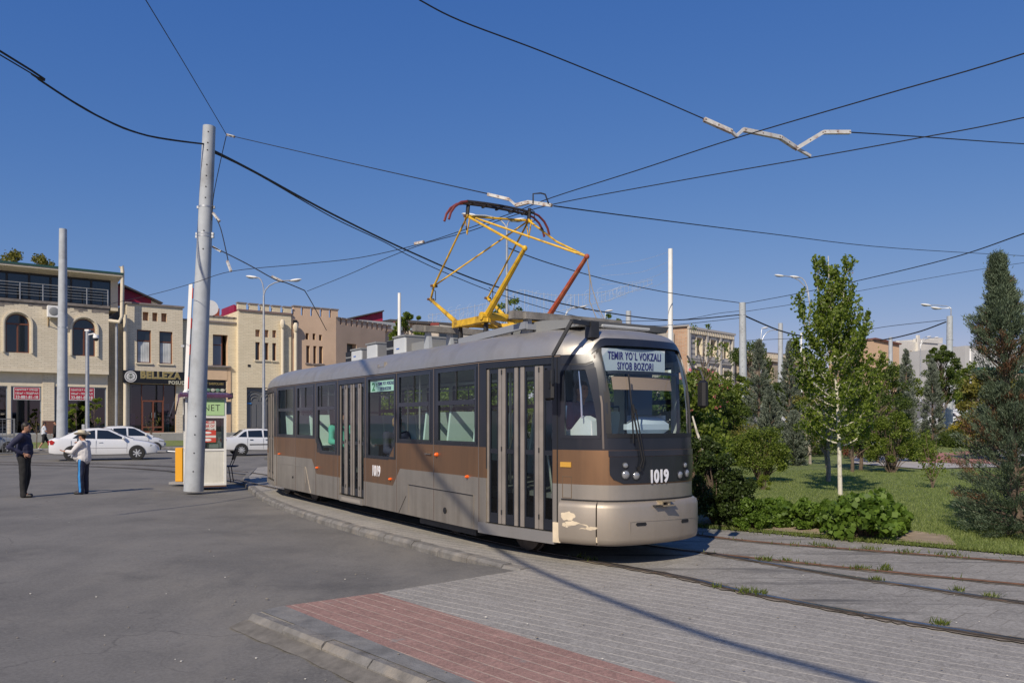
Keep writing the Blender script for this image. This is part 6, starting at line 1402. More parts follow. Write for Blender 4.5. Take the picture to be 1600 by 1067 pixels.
for px in (654, 664, 690, 702, 714): mb = MB(); mb.box((bk.x(px, -1.2)-.4, -1.25, bk.z(px, 533, -1.2)), (bk.x(px, -1.2)+.4, -1.19, bk.z(px, 521, -1.2))); mb.build('window', m_glassd, bk.r, smooth=False)

# ------------------------------------------------------------------ buildings on the right
m_stripe, t, b = nodes_of('banded_stone'); v = coords(t); sp = t.nodes.new('ShaderNodeSeparateXYZ'); t.links.new(v, sp.inputs[0])
st = math_node(t, 'GREATER_THAN', math_node(t, 'FRACT', math_node(t, 'MULTIPLY', sp.outputs[2], 1.55)), .62); nn = noise(t, v, 1.3, 4)
t.links.new(mix_col(t, ramp(t, nn, .3, .8, 0, .35), mix_col(t, st, (.52, .49, .44), (.20, .198, .20)), (.36, .34, .30)), b.inputs['Base Color']); b.inputs['Roughness'].default_value = .85
m_orb = brick_mat('orange_brick', (.42, .22, .12), (.5, .32, .2), (.38, .33, .27), .5, .16, .03, .35)
s1 = Fac2('banded_building', 'three storey grey and cream banded stone building right of the tram', P3(1075, 660, 98)[:2], R(46.5))
XR = s1.x(1145); zr = s1.z(1110, 516); hs = []
for row in ((528, 554), (573, 603)):
    for k, (pa, pb) in enumerate(((1088, 1096), (1109.5, 1118), (1130, 1138))):
        dy = (pa-1088)*.155; hs.append(s1.hole(pa, pb, row[0]+dy, row[1]+dy*.9, k == 1))
hs += [s1.hole(a, c, 618, 652) for a, c in ((1084, 1100), (1106, 1122), (1127, 1142))]
wall_mesh(0, XR, 0, zr, hs, .6, 12).build('wall', [m_stripe, m_cream], s1.r, smooth=False)
for h in hs: win(s1.r, h, .4, 'top', m_cream)
mb = MB(); 
for pa in (1075.5, 1103, 1124, 1143.5): xx = s1.x(pa); mb.box((xx-.2, -.25, 0), (xx+.25, 0, zr))
mb.box((-.2, -.35, zr-.25), (XR+.2, .0, zr+.02)); mb.box((0, -.2, s1.z(1110, 567.5)), (XR, .0, s1.z(1110, 566))); mb.build('pilaster', M('pale_stone', (.50, .47, .42), .85), s1.r, smooth=False)
for h in hs: mb = MB(); mb.box((h[0]-.2, -.12, h[2]-.2), (h[0]-.02, .0, h[3]+.2)); mb.box((h[1]+.02, -.12, h[2]-.2), (h[1]+.2, .0, h[3]+.2)); mb.box((h[0]-.02, -.115, h[3]), (h[1]+.02, 0, h[3]+.35)); mb.build('surround', m_cream, s1.r, smooth=False)
n = 26; mb = MB()
for i in range(n): xx = XR*(i+.2)/n; mb.box((xx, -.3, zr-.8), (xx+XR/n*.55, 0, zr-.26))
mb.build('cornice', m_cream, s1.r, smooth=False)
mb = MB(); f_ = Fac2('old_brick_wall', 'old orange brick side building left of the banded facade', P3(1076, 660, 98)[:2], R(180-8)); 
mb.box((0, -.0, 0), (-f_.x(1000)*-1 if f_.x(1000) > 0 else 9, 4, f_.z(1040, 517)), 0)
mb = MB(); L_ = abs(f_.x(1000)); mb.prism([(0, 0), (0, f_.z(1075, 510)), (L_*.45, f_.z(1045, 514)), (L_, f_.z(1000, 516)), (L_, 0)], 0, -10); mb.build('wall', m_orb, f_.r, smooth=False)
mb = MB(); mb.box((L_*.30, -.0, 0), (L_*1.02, .35, f_.z(1040, 520))); mb.build('render_patch', M('grey_render', (.33, .30, .26), .9, 0, .2, 1), f_.r, smooth=False)
mb = MB(); mb.prism([(-.05, f_.z(1075, 510)), (-.05, f_.z(1075, 507.5)), (L_*1.02, f_.z(1000, 513)), (L_*1.02, f_.z(1000, 515.5))], .3, -.6); mb.build('coping', M('coping_grey', (.28, .26, .24), .8), f_.r, smooth=False)
m_bei = M('beige_render', (.38, .32, .24), .85, 0, .08, .5); s2 = Fac2('long_beige_building', 'long beige building with a crenellated top in the right background', P3(1185, 660, 118)[:2], R(40))
x0_, x1_ = s2.x(1172), s2.x(1262); zz = s2.z(1220, 561); hs = [s2.hole(a, a+6, 572, 606) for a in (1192, 1200, 1216, 1224, 1240, 1248)]
wall_mesh(x0_, x1_, 0, zz, hs, .5, 10).build('wall', [m_bei, m_cream], s2.r, smooth=False)
for h in hs: win(s2.r, h, .4, 'none', m_cream)
crenel(s2.r, x0_, x1_, zz, .75, 22, .6, m_cream, .5, 0, True)
mb = MB(); 
for pa in (1190, 1207, 1234): mb.box((s2.x(pa)-.7, -.5, 0), (s2.x(pa)+.7, 0, zz-.8))
mb.build('pilaster', m_bei, s2.r, smooth=False); mb = MB(); mb.box((s2.x(1172), -.8, s2.z(1210, 566)), (s2.x(1262), 0, s2.z(1210, 564))); mb.build('band', m_cream, s2.r, smooth=False)
s3 = blk('plain_beige_block', 'plain shaded beige block between the banded and crenellated buildings', P3(1160, 660, 108)[:2], R(5), [('wall', [(1145, None), (1145, 543), (1172, 549), (1172, None)], 0, 8, 0), ('balcony', [(1155, 566), (1155, 561), (1178, 564), (1178, 569)], -1.0, -.05, 1)], [m_bei, M('balcony_brown', (.18, .12, .09), .8)])
m_pea = M('peach_wall', (.52, .36, .24), .85, 0, .06, .4); m_gw = M('grey_white_wall', (.46, .46, .45), .85, 0, .07, .5); m_wh = M('white_wall', (.62, .60, .55), .85, 0, .05, .5)
s4 = blk('peach_building', 'windowless peach coloured wall behind the birch tree', P3(1380, 660, 120)[:2], R(20), [('wall', [(1355, None), (1355, 532), (1368, 530), (1405, 538), (1405, None)], 0, 8, 0), ('roof_edge', [(1366, 530), (1368, 527.5), (1410, 536.5), (1408, 538.5)], -.4, 8, 1)], [m_pea, M('roof_brown', (.14, .06, .045), .8)])
s5 = Fac2('white_arcade', 'pale building with tall arched windows in the right background', P3(1405, 660, 140)[:2], R(30)); x1_ = s5.x(1478); zz = s5.z(1440, 535)
hs = [s5.hole(a, a+7, t_, b_, True) for a, t_, b_ in ((1434.5, 548, 569), (1447, 550, 569), (1420, 548, 556))]; wall_mesh(0, x1_, 0, zz, hs, .6, 10).build('wall', [m_wh, m_cream], s5.r, smooth=False)
for h in hs: win(s5.r, h, .4, 'none', m_cream, glass=m_curt)
mb = MB(); mb.box((s5.x(1431), -.4, 0), (s5.x(1434), 0, zz+1.2)); mb.box((s5.x(1431), -.2, zz), (s5.x(1464), .5, zz+.6)); mb.prism([(s5.x(1405), s5.z(1405, 534)), (s5.x(1405), s5.z(1405, 532)), (s5.x(1478), s5.z(1478, 527)), (s5.x(1478), s5.z(1478, 536))], .6, 6); mb.box((s5.x(1432), -1.5, s5.z(1440, 577)), (s5.x(1448), 0, s5.z(1440, 573)), 1); mb.build('portal', [m_wh, m_cap], s5.r, smooth=False)
s6 = Fac2('grey_block', 'grey white building with a green awning at far right', P3(1508, 660, 125)[:2], R(18)); x1_ = s6.x(1700); zz = s6.z(1530, 541); wall_mesh(0, x1_, 0, zz, [], .5, 12).build('wall', [m_gw, m_gw], s6.r, smooth=False)
mb = MB(); mb.box((0, -1.6, s6.z(1530, 582)), (x1_, -.02, s6.z(1530, 575))); mb.build('awning', M('awning_green', (.02, .10, .09), .6), s6.r, smooth=False)
mb = MB(); mb.box((.1, -1.8, s6.z(1530, 594)), (x1_, -.2, s6.z(1530, 584))); mb.build('canopy', M('canopy_beige', (.36, .28, .22), .8), s6.r, smooth=False)
s7 = Fac2('two_storey_house', 'narrow beige house with small paired windows beside the right catenary pole', P3(1490, 660, 135)[:2], R(25)); x1_ = s7.x(1508); zz = s7.z(1500, 547)
hs = [s7.hole(a, a+3, t_, b_, True) for a in (1496, 1500, 1504) for t_, b_ in ((551, 559), (561, 574))]; wall_mesh(0, x1_, 0, zz, hs, .5, 10).build('wall', [m_bei, m_cream], s7.r, smooth=False)
for h in hs: win(s7.r, h, .3, 'none', m_cream)
mb = MB(); mb.box((-.3, -.4, zz), (x1_+.3, 1.2, zz+.5)); mb.build('roof', M('tile_grey', (.2, .17, .15), .9), s7.r, smooth=False)
# gate with boards at far left, by the road
gx, gy = G(22, 713)
gt_ = thing('wire_gate', 'dark mesh gate panel standing by the kerb at the left edge', 'gate', (gx, gy, 0), FROT); m_gmesh = M('gate_grey_sheet', (.16, .165, .17), .7, 0, .4, 3)
mb = MB(); L_ = 4.5
for x in (-L_, -2.2, 0): mb.box((x-.04, -.03, 0), (x+.04, .03, 1.9))
for z in (.15, 1.0, 1.85): mb.box((-L_, -.025, z), (0, .025, z+.05))
for i in range(28): mb.box((-L_+i*.16, -.008, .2), (-L_+i*.16+.02, .008, 1.85))
for i in range(11): mb.box((-L_, -.012, .2+i*.155), (0, -.006, .2+i*.155+.012))
mb.build('frame', m_gmesh, gt_, smooth=False)
# ------------------------------------------------------------------ cars
def car_paint(name, c): 
    m, t, b = nodes_of(name); b.inputs['Base Color'].default_value = col(c); b.inputs['Roughness'].default_value = .32; b.inputs['Metallic'].default_value = .15
    b.inputs['Coat Weight'].default_value = .8; b.inputs['Coat Roughness'].default_value = .06; return m
m_cwhite = car_paint('car_white', (.70, .71, .72)); m_cgrey = car_paint('car_grey', (.25, .27, .29)); m_cblack = car_paint('car_black', (.015, .015, .018)); m_tyre = M('tyre', (.02, .02, .02), .85)
m_rim = M('alloy_rim', (.62, .63, .64), .35, .5); m_tail = M('tail_lamp', (.35, .01, .01), .15, coat=.5); m_hl = M('head_lamp', (.5, .52, .55), .1, .3); m_trim = M('car_trim', (.03, .03, .035), .5)
SED = dict(L=4.5, W=1.72, H=1.45, wb=1.30, wr=.315,
    st=[(-2.25, .38, .80, .62), (-2.21, .30, .95, .74), (-2.0, .26, 1.01, .81), (-1.5, .24, 1.0, .85), (-.9, .22, .965, .86), (0, .21, .94, .86), (.8, .22, .925, .86), (1.15, .23, .91, .855), (1.7, .24, .82, .83), (2.05, .27, .71, .76), (2.2, .32, .60, .64), (2.25, .38, .50, .52)],
    gh=[(-1.85, 1.0), (-1.15, 1.34), (-.75, 1.43), (-.3, 1.45), (.15, 1.40), (.5, 1.23), (1.15, .91)],
    wins=[[(-1.30, 1.0), (-.98, 1.27), (-.42, 1.36), (-.40, .975)], [(-.33, .972), (-.33, 1.365), (.10, 1.34), (.70, 1.04), (.78, .95)]], rg=(-1.72, -1.08), fg=(.25, 1.05))
BOX = dict(L=4.5, W=1.66, H=1.38, wb=1.26, wr=.30,
    st=[(-2.24, .36, .85, .70), (-2.2, .30, .93, .79), (-1.9, .27, .94, .82), (-1.4, .25, .94, .83), (-.7, .24, .925, .83), (0, .23, .91, .83), (.8, .24, .90, .83), (1.2, .25, .87, .82), (1.8, .26, .80, .80), (2.12, .28, .73, .76), (2.22, .32, .62, .70), (2.24, .38, .5, .66)],
    gh=[(-1.62, .93), (-1.12, 1.32), (-.85, 1.37), (-.3, 1.38), (.1, 1.35), (.38, 1.25), (1.0, .90)],
    wins=[[(-1.42, .965), (-1.10, 1.22), (-.98, 1.26), (-.98, .955)], [(-.91, .95), (-.91, 1.28), (-.22, 1.30), (-.20, .94)], [(-.13, .94), (-.13, 1.30), (.10, 1.28), (.62, .98), (.66, .93)]], rg=(-1.52, -1.05), fg=(.2, .92))
HAT = dict(L=3.5, W=1.5, H=1.48, wb=1.17, wr=.27,
    st=[(-1.74, .36, .80, .62), (-1.71, .3, .92, .70), (-1.5, .26, .94, .74), (-1, .24, .93, .75), (-.3, .23, .92, .75), (.5, .23, .92, .75), (.9, .24, .90, .74), (1.35, .26, .80, .71), (1.62, .3, .68, .64), (1.74, .38, .5, .5)],
    gh=[(-1.70, .92), (-1.50, 1.33), (-1.2, 1.45), (-.5, 1.48), (0, 1.44), (.4, 1.28), (1.05, .89)],
    wins=[[(-1.48, .97), (-1.38, 1.28), (-1.0, 1.34), (-1.0, .955)], [(-.93, .95), (-.93, 1.35), (-.3, 1.37), (-.28, .945)], [(-.2, .945), (-.2, 1.37), (.12, 1.34), (.66, 1.02), (.72, .93)]], rg=(-1.66, -1.48), fg=(.2, .95))
VAN = dict(L=3.6, W=1.5, H=1.85, wb=1.1, wr=.28,
    st=[(-1.8, .35, 1.05, .70), (-1.76, .28, 1.1, .74), (-1, .24, 1.1, .75), (0, .24, 1.08, .75), (1, .26, 1.05, .75), (1.5, .3, .95, .72), (1.75, .36, .7, .66), (1.8, .42, .55, .6)],
    gh=[(-1.78, 1.09), (-1.7, 1.7), (-1.4, 1.83), (-.5, 1.85), (.5, 1.84), (.95, 1.72), (1.6, .98)],
    wins=[[(-1.6, 1.15), (-1.55, 1.62), (-.75, 1.66), (-.75, 1.13)], [(-.65, 1.13), (-.65, 1.66), (.1, 1.66), (.1, 1.12)], [(.2, 1.12), (.2, 1.66), (.8, 1.6), (1.25, 1.1)]], rg=(-1.76, -1.70), fg=(.9, 1.5))
def car(name, label, spec, loc, rz, paint, cat_='car', group=None, rimn=6):
    c = thing(name, label, cat_, loc, rz, group); W = spec['W']/2; st = spec['st']; mb = MB()
    k = None
    dense = []
    for a, b_ in zip(st[:-1], st[1:]):
        n = max(1, int((b_[0]-a[0])/.2)); dense += [tuple(a[j]+(b_[j]-a[j])*i/n for j in range(4)) for i in range(n)]
    dense.append(st[-1])
    for x, zb, zt, w_ in dense:
        zm = .58 if zt > .7 else (zb+zt)/2
        half = [(0, zb), (w_*.86, zb), (w_*.985, zb+.06), (w_*1.0, zb+.14), (w_*1.0, (zb+.14+zm)/2), (w_*1.0, zm), (w_*.985, zt-.16*(zt-zm)*2), (w_*.955, zt-.035), (w_*.88, zt), (w_*.5, zt+.018), (0, zt+.025)]
        ring = [(x, y, z) for y, z in half]+[(x, -y, z) for y, z in half[-2:0:-1]]; k = len(ring); mb.v += ring
    n = len(dense)
    for i in range(n-1):
        for j in range(k): mb.f.append([i*k+j, (i+1)*k+j, (i+1)*k+(j+1) % k, i*k+(j+1) % k]); mb.m.append(0)
    mb.f += [list(range(k)), list(range((n-1)*k, n*k))[::-1]]; mb.m += [0, 0]; body = mb.build('body', paint, c, angle=28)
    gh = spec['gh']; mb = MB(); zb0 = .90; H = spec['H']; yb = W*.93; yt = W*.70
    Y = lambda z: yb+(yt-yb)*max(0, (z-.93)/(H-.97))
    rows = []
    for x, zt in gh:
        y1 = Y(zt-.05); half = [(yb, zb0-.05), (Y(.93), .93), (y1, max(.94, zt-.055)), (y1*.93, zt-.012), (y1*.5, zt+.012), (0, zt+.018)]
        ring = [(x, y, z) for y, z in half]+[(x, -y, z) for y, z in half[-2::-1]]; kk = len(ring); rows.append(kk); mb.v += ring
    for i in range(len(gh)-1):
        for j in range(kk-1): mb.f.append([i*kk+j, (i+1)*kk+j, (i+1)*kk+j+1, i*kk+j+1]); mb.m.append(0)
    mb.build('cabin', paint, c, angle=35)
    for s in (-1, 1):
        for w_ in spec['wins']:
            mb = MB(); P = [Vector((x, s*(Y(z)+.008), z)) for x, z in w_]; cen = sum(P, Vector())/len(P); Q = [p+(cen-p)*.0 for p in P]
            mb.add(Q, [tuple(range(len(Q)))]); mb.build('side_window', m_glassd, c, fix=False, smooth=False)
    ghx = [g_[0] for g_ in gh]; ghz = [g_[1] for g_ in gh]; ZT = lambda x: float(np.interp(x, ghx, ghz))
    for (xa, xb), nm in ((spec['rg'], 'rear_window'), (spec['fg'], 'windscreen')):
        mb = MB(); m_ = 5
        for i in range(m_):
            x0_ = xa+(xb-xa)*i/m_; x1_ = xa+(xb-xa)*(i+1)/m_; z0_, z1_ = ZT(x0_), ZT(x1_); y0_, y1_ = Y(z0_-.05)*.88, Y(z1_-.05)*.88
            for q in range(4):
                f0, f1 = -1+q*.5, -.5+q*.5; e = lambda f_: .024*(1-f_*f_)+.008
                mb.quad((x0_, y0_*f0, z0_+e(f0)-.012), (x0_, y0_*f1, z0_+e(f1)-.012), (x1_, y1_*f1, z1_+e(f1)-.012), (x1_, y1_*f0, z1_+e(f0)-.012))
        mb.build(nm, m_glassd, c, fix=False)
    wr = spec['wr']
    for sx in (-1, 1):
        for s in (-1, 1):
            x = sx*spec['wb']; y = s*W; mb = MB()
            mb.lathe([(wr+.035, -.006), (wr+.035, .004)], (x, y, wr+.015), 'y', 24); mb.build('wheel_arch', m_trim, c, smooth=False)
            mb = MB(); pr = [(wr*.62, -.10), (wr*.9, -.105), (wr, -.08), (wr, .0), (wr*.95, .02), (wr*.66, .022), (wr*.64, .008)]
            mb.lathe([(r_, h_*s) for r_, h_ in pr], (x, y+s*.004, wr), 'y', 24); wh = mb.build('wheel', m_tyre, c)
            mb = MB(); mb.lathe([(wr*.64, .012*s), (wr*.60, .020*s), (wr*.52, .012*s), (.05, .014*s)], (x, y+s*.004, wr), 'y', 24, 1)
            for i in range(rimn):
                t_ = 2*math.pi*i/rimn; mb.bar((x+.03*math.cos(t_), y+s*.024, wr+.03*math.sin(t_)), (x+wr*.58*math.cos(t_), y+s*.022, wr+wr*.58*math.sin(t_)), .045, .014, 0, (0, 1, 0))
            mb.lathe([(.055, .01*s), (.05, .04*s)], (x, y, wr), 'y', 12); mb.build('rim', [m_rim, m_trim], wh, smooth=False)
    zl = lambda x: float(np.interp(x, [q[0] for q in st], [q[2] for q in st])); wl = lambda x: float(np.interp(x, [q[0] for q in st], [q[3] for q in st]))
    xr, xf = st[0][0], st[-1][0]
    for s in (-1, 1):
        mb = MB(); a = xr+.0
        mb.box((a-.012, s*.40, .70), (a+.06, s*(wl(a+.05)-.03), .90), 0, None, .02); 
        P = [(a+.03, wl(a+.03)+.012, .70), (a+.20, wl(a+.2)+.010, .72), (a+.27, wl(a+.27)+.006, .84), (a+.14, wl(a+.14)+.008, .93), (a+.03, wl(a+.03)+.012, .88)]
        mb.add([(p[0], s*p[1], p[2]) for p in P]+[(p[0]+.01, s*(p[1]-.06), p[2]) for p in P], [(0, 1, 2, 3, 4), (9, 8, 7, 6, 5)]+[(i, (i+1) % 5, 5+(i+1) % 5, 5+i) for i in range(5)]); mb.build('tail_lamp', m_tail, c)
        mb = MB(); P = [(xf-.09, wl(xf-.09)+.02, .56), (xf-.42, wl(xf-.42)+.008, .62), (xf-.40, wl(xf-.40)+.006, .70), (xf-.12, wl(xf-.12)+.015, .64)]
        mb.add([(p[0], s*p[1], p[2]) for p in P]+[(p[0]-.0, s*(p[1]-.10), p[2]) for p in P], [(0, 1, 2, 3), (7, 6, 5, 4)]+[(i, (i+1) % 4, 4+(i+1) % 4, 4+i) for i in range(4)]); mb.build('headlight', m_hl, c)
        mx = spec['wins'][-1][-1][0]-.03; mb = MB(); mb.box((mx-.06, s*(W*.95), .94), (mx+.07, s*(W+.16), 1.06), 0, None, .03); mb.build('mirror', paint, c)
        for wv_ in spec['wins'][-2:]:
            hx = wv_[0][0]+.14; mb = MB(); mb.box((hx-.08, s*W*.995, .80), (hx+.09, s*(W+.022), .835), 0, None, .008); mb.build('door_handle', paint if spec is SED else m_trim, c)
        mb = MB()     # shut lines, sill and trim
        for xx in (spec['wins'][-1][0][0]-.035, spec['wins'][-1][-1][0]+.10, spec['wins'][-2][0][0]-.05): mb.box((xx-.004, s*(W*.99), .34), (xx+.004, s*(W+.004), .90))
        mb.box((-spec['wb']+wr+.1, s*(W*.98), .545), (spec['wb']-wr-.1, s*(W+(.012 if spec is BOX else .003)), .545+(.05 if spec is BOX else .012)))
        mb.build('shut_line', m_trim, c, smooth=False)
    mb = MB(); mb.box((xr-.02, -.24, .66), (xr+.02, .24, .76)); mb.build('number_plate', m_wht, c, smooth=False)
    return c
def carloc(px, py, Z=None):
    x, y = G(px, py, 0); return (x, y, asph(x, y)+.008)
Zs_ = 36.6; xs_ = P3(166, 660, Zs_).x
car('car', 'white sedan with red tail lamps passing behind the two talking men', SED, (xs_, Zs_, .0), FROT-R(12), m_cwhite, 'car', 'white cars on the street', 7)
x_ = P3(205, 660, 44.5).x; car('car', 'small white hatchback half hidden behind the white sedan', HAT, (x_, 44.5, .03), FROT-R(6), m_cwhite, 'car', 'white cars on the street')
x_ = P3(401, 660, 41).x; car('car', 'older white sedan with black side trim between the kiosk and the tram', BOX, (x_+.05, 42.0, .0), FROT-R(8), m_cwhite, 'car', 'white cars on the street', 9)
x_ = P3(-40, 660, 42).x; car('car', 'grey car behind the wire gate at the left edge', SED, (x_-.6, 43.2, .0), FROT+R(4), m_cgrey, 'car')
def hcar(px, Z, spec, rz, paint, label, nm='car', ct='car'):
    x = P3(px, 660, Z).x; return car(nm, label, spec, (x, Z, HT(x, Z)+.01), rz, paint, ct, None)
hcar(1479, 64, SED, R(120), m_cwhite, 'white saloon on the uphill road just left of the right catenary pole')
hcar(1526, 78, SED, R(-60), m_cwhite, 'white saloon above the yellow shrub at right')
hcar(1494, 92, SED, R(110), m_cwhite, 'white car farther up the road behind the pole')
hcar(1097, 62, BOX, R(-95), m_cblack, 'dark car seen between the tram nose and the park shrubs')
hcar(1211, 66, VAN, R(-85), m_cwhite, 'small white van parked behind the grey junipers', 'van', 'van')
hcar(1368, 88, HAT, R(120), m_cgrey, 'grey car glimpsed through the trees behind the rose bush')
# ------------------------------------------------------------------ people
from mathutils import noise as mnoise
def capsule(mb, p, q, r0, r1, n=14):
    p, q = Vector(p), Vector(q); d = (q-p); L = d.length
    if L < 1e-5: mb.ball(p, r0, n); return
    d /= L; pts = []; rs = []
    for a in (80, 50, 25): pts.append(p-d*r0*math.sin(R(a))); rs.append(r0*math.cos(R(a)))
    pts += [p, q]; rs += [r0, r1]
    for a in (25, 50, 80): pts.append(q+d*r1*math.sin(R(a))); rs.append(r1*math.cos(R(a)))
    mb.tube(pts, rs, n)
def remesh(mb, name, mat, parent, vox, smooth_it=4, folds=0, foldscale=9, seed=0):
    me = bpy.data.meshes.new('tmp'); me.from_pydata([tuple(p) for p in mb.v], [], mb.f); bm = bmesh.new(); bm.from_mesh(me); bmesh.ops.recalc_face_normals(bm, faces=bm.faces); bm.to_mesh(me); bm.free()
    tmp = bpy.data.objects.new('tmp', me); C.objects.link(tmp)
    md = tmp.modifiers.new('r', 'REMESH'); md.mode = 'VOXEL'; md.voxel_size = vox
    s_ = tmp.modifiers.new('s', 'SMOOTH'); s_.factor = .6; s_.iterations = smooth_it
    dg = bpy.context.evaluated_depsgraph_get(); out = bpy.data.meshes.new_from_object(tmp.evaluated_get(dg)); bpy.data.objects.remove(tmp); bpy.data.meshes.remove(me)
    out.name = name; out.materials.clear(); out.materials.append(mat)
    if folds:
        for v_ in out.vertices:
            c_ = v_.co; f_ = mnoise.noise(Vector((c_.x*foldscale+seed, c_.y*foldscale, c_.z*foldscale*.7)))+.5*mnoise.noise(Vector((c_.x*foldscale*2.3, c_.y*foldscale*2.3+seed, c_.z*foldscale*1.6)))
            v_.co = c_+v_.normal*f_*folds
    out.polygons.foreach_set('use_smooth', [True]*len(out.polygons))
    o_ = bpy.data.objects.new(name, out); C.objects.link(o_); o_.parent = parent; return o_
def hand(mb, w_, d, up, r=.0085, curl=.4, side=1, holdv=None):
    """palm from the wrist w_ towards d, back of the hand along up, five fingers"""
    w_ = Vector(w_); d = Vector(d).normalized(); up = Vector(up); up = (up-d*up.dot(d)).normalized(); s = d.cross(up)*side
    for k in range(4): capsule(mb, w_, w_+d*.085+s*(-.028+.0187*k), .018, .0125, 8)
    for k, L in enumerate((.068, .078, .072, .056)):
        b_ = w_+d*.085+s*(-.03+.02*k); a1 = d*math.cos(curl)-up*math.sin(curl); m_ = b_+a1*L*.55; a2 = d*math.cos(curl*2.2)-up*math.sin(curl*2.2); capsule(mb, b_, m_, r*1.12, r, 8); capsule(mb, m_, m_+a2*L*.5, r, r*.85, 8)
    b_ = w_+d*.03-s*.03; m_ = b_+(d*.6-s*.8).normalized()*.035; capsule(mb, w_+d*.012-s*.012, m_, .015, .0105, 8); capsule(mb, m_, m_+(d*.9-s*.25-up*.3).normalized()*.034, .010, .0085, 8)
def person(label, loc, rz, J, cl, h=1.0, vox=.009, group=None, parent=None):
    t_ = thing('person', label, 'person', loc, rz, group); t_.scale = (h, h, h)
    V_ = {k: Vector(v_) for k, v_ in J.items() if not isinstance(v_, float)}; hd = V_['head']; fd = Vector(cl.get('face', (1, 0, 0))).normalized(); fs = Vector((-fd.y, fd.x, 0))
    mb = MB()
    capsule(mb, V_['hip'], V_['chest'], .13, .13); capsule(mb, V_['chest'], V_['neck'], .10, .055); capsule(mb, V_['neck'], hd-Vector((0, 0, .04)), .056, .058)
    mb.ball(hd, (.078, .078, .105), 18); mb.ball(hd+fd*.02-Vector((0, 0, .045)), (.062, .062, .065), 14); mb.ball(hd-fd*.03+Vector((0, 0, .02)), (.075, .078, .085), 14)
    capsule(mb, hd+fd*.07+Vector((0, 0, .012)), hd+fd*.098-Vector((0, 0, .022)), .011, .015, 8); capsule(mb, hd+fd*.066-Vector((0, 0, .055))-fs*.02, hd+fd*.066-Vector((0, 0, .055))+fs*.02, .012, .012, 8); mb.ball(hd+fd*.055-Vector((0, 0, .092)), .022, 8)
    for s in (-1, 1): mb.ball(hd+fs*s*.079-fd*.005, (.014, .010, .028), 8)
    for s in ('l', 'r'):
        capsule(mb, V_['sh'+s], V_['el'+s], .048, .038); capsule(mb, V_['el'+s], V_['wr'+s], .037, .025); capsule(mb, V_['chest'], V_['sh'+s], .09, .055)
        hd_ = J.get('hand'+s) or (V_['wr'+s]-V_['el'+s]); up_ = J.get('up'+s) or (0, 0, 1); hand(mb, V_['wr'+s], hd_, up_, curl=J.get('curl'+s, .45), side=1 if s == 'l' else -1)
        capsule(mb, V_['hp'+s], V_['kn'+s], .078, .052); capsule(mb, V_['kn'+s], V_['an'+s], .052, .036); capsule(mb, V_['an'+s]-Vector((0, 0, .02)), V_['to'+s], .036, .026)
    body = remesh(mb, 'body', m_skin, t_, vox, 2)
    if 'shirt' in cl:
        mb = MB(); b_ = cl.get('belly', .0); sp_r = cl.get('bulk', 1)
        capsule(mb, V_['hip']+Vector((0, 0, .02)), V_['chest'], .150*sp_r+b_*.3, .140*sp_r); mb.ball(V_['hip']*.45+V_['chest']*.55+fd*b_*.8, (.13*sp_r+b_, .16*sp_r+b_*.4, .20), 14)
        if b_: mb.ball(V_['hip']*.8+V_['chest']*.2+fd*b_*.9, (.14+b_, .165+b_*.4, .15), 14)
        for s in ('l', 'r'): capsule(mb, V_['chest'], V_['sh'+s], .115*sp_r, .075*sp_r)
        capsule(mb, V_['chest'], V_['neck']-Vector((0, 0, .03)), .11, .068)
        for s in ('l', 'r'):
            capsule(mb, V_['sh'+s], V_['el'+s] if not cl.get('short') else V_['sh'+s].lerp(V_['el'+s], .6), .072*sp_r, .058)
            if not cl.get('short'): capsule(mb, V_['el'+s], V_['el'+s].lerp(V_['wr'+s], cl.get('cuff', .93)), .058, .042)
        for s in cl.get('coat', []): capsule(mb, V_['hip'], V_['hip']-Vector((0, 0, .32)), .155, .16)
        remesh(mb, 'shirt' if not cl.get('coat') else 'coat', cl['shirt'], t_, vox*1.25, 3, .011, 8, 3)
    if 'trousers' in cl:
        mb = MB(); capsule(mb, V_['hip']+Vector((0, 0, .0)), V_['hip']-Vector((0, 0, .05)), .145+cl.get('belly', 0)*.35, .15)
        for s in ('l', 'r'):
            capsule(mb, V_['hp'+s], V_['kn'+s], .108, .080)
            if not cl.get('shorts'): capsule(mb, V_['kn'+s], V_['an'+s]+Vector((0, 0, -.01)), .080, .068); capsule(mb, V_['an'+s]+Vector((0, 0, .03)), V_['an'+s]+Vector((.02, 0, -.035)), .07, .07)
        tr_ = remesh(mb, 'trousers', cl['trousers'], t_, vox*1.25, 2, .012, 7, 8)
    mb = MB()
    for s in ('l', 'r'):
        a = V_['an'+s]; to = V_['to'+s]; dz = Vector((0, 0, a.z-.05)); capsule(mb, Vector((a.x-.02, a.y, a.z-.045)), Vector((to.x, to.y, to.z)), .045, .036)
    remesh(mb, 'shoes', cl.get('shoes', m_black), t_, vox*1.1, 1)
    if cl.get('hair'):
        mb = MB(); mb.ball(hd-fd*.022+Vector((0, 0, .035)), (.090, .088, .088), 16); mb.ball(hd-fd*.05-Vector((0, 0, .01)), (.060, .078, .075), 12); remesh(mb, 'hair', cl['hair'], t_, vox, 1, .006, 40)
    mb = MB(); 
    for s in (-1, 1): mb.ball(hd+fd*.071+fs*s*.030+Vector((0, 0, .012)), (.010, .010, .007), 8)
    mb.build('eyes', m_black, t_)
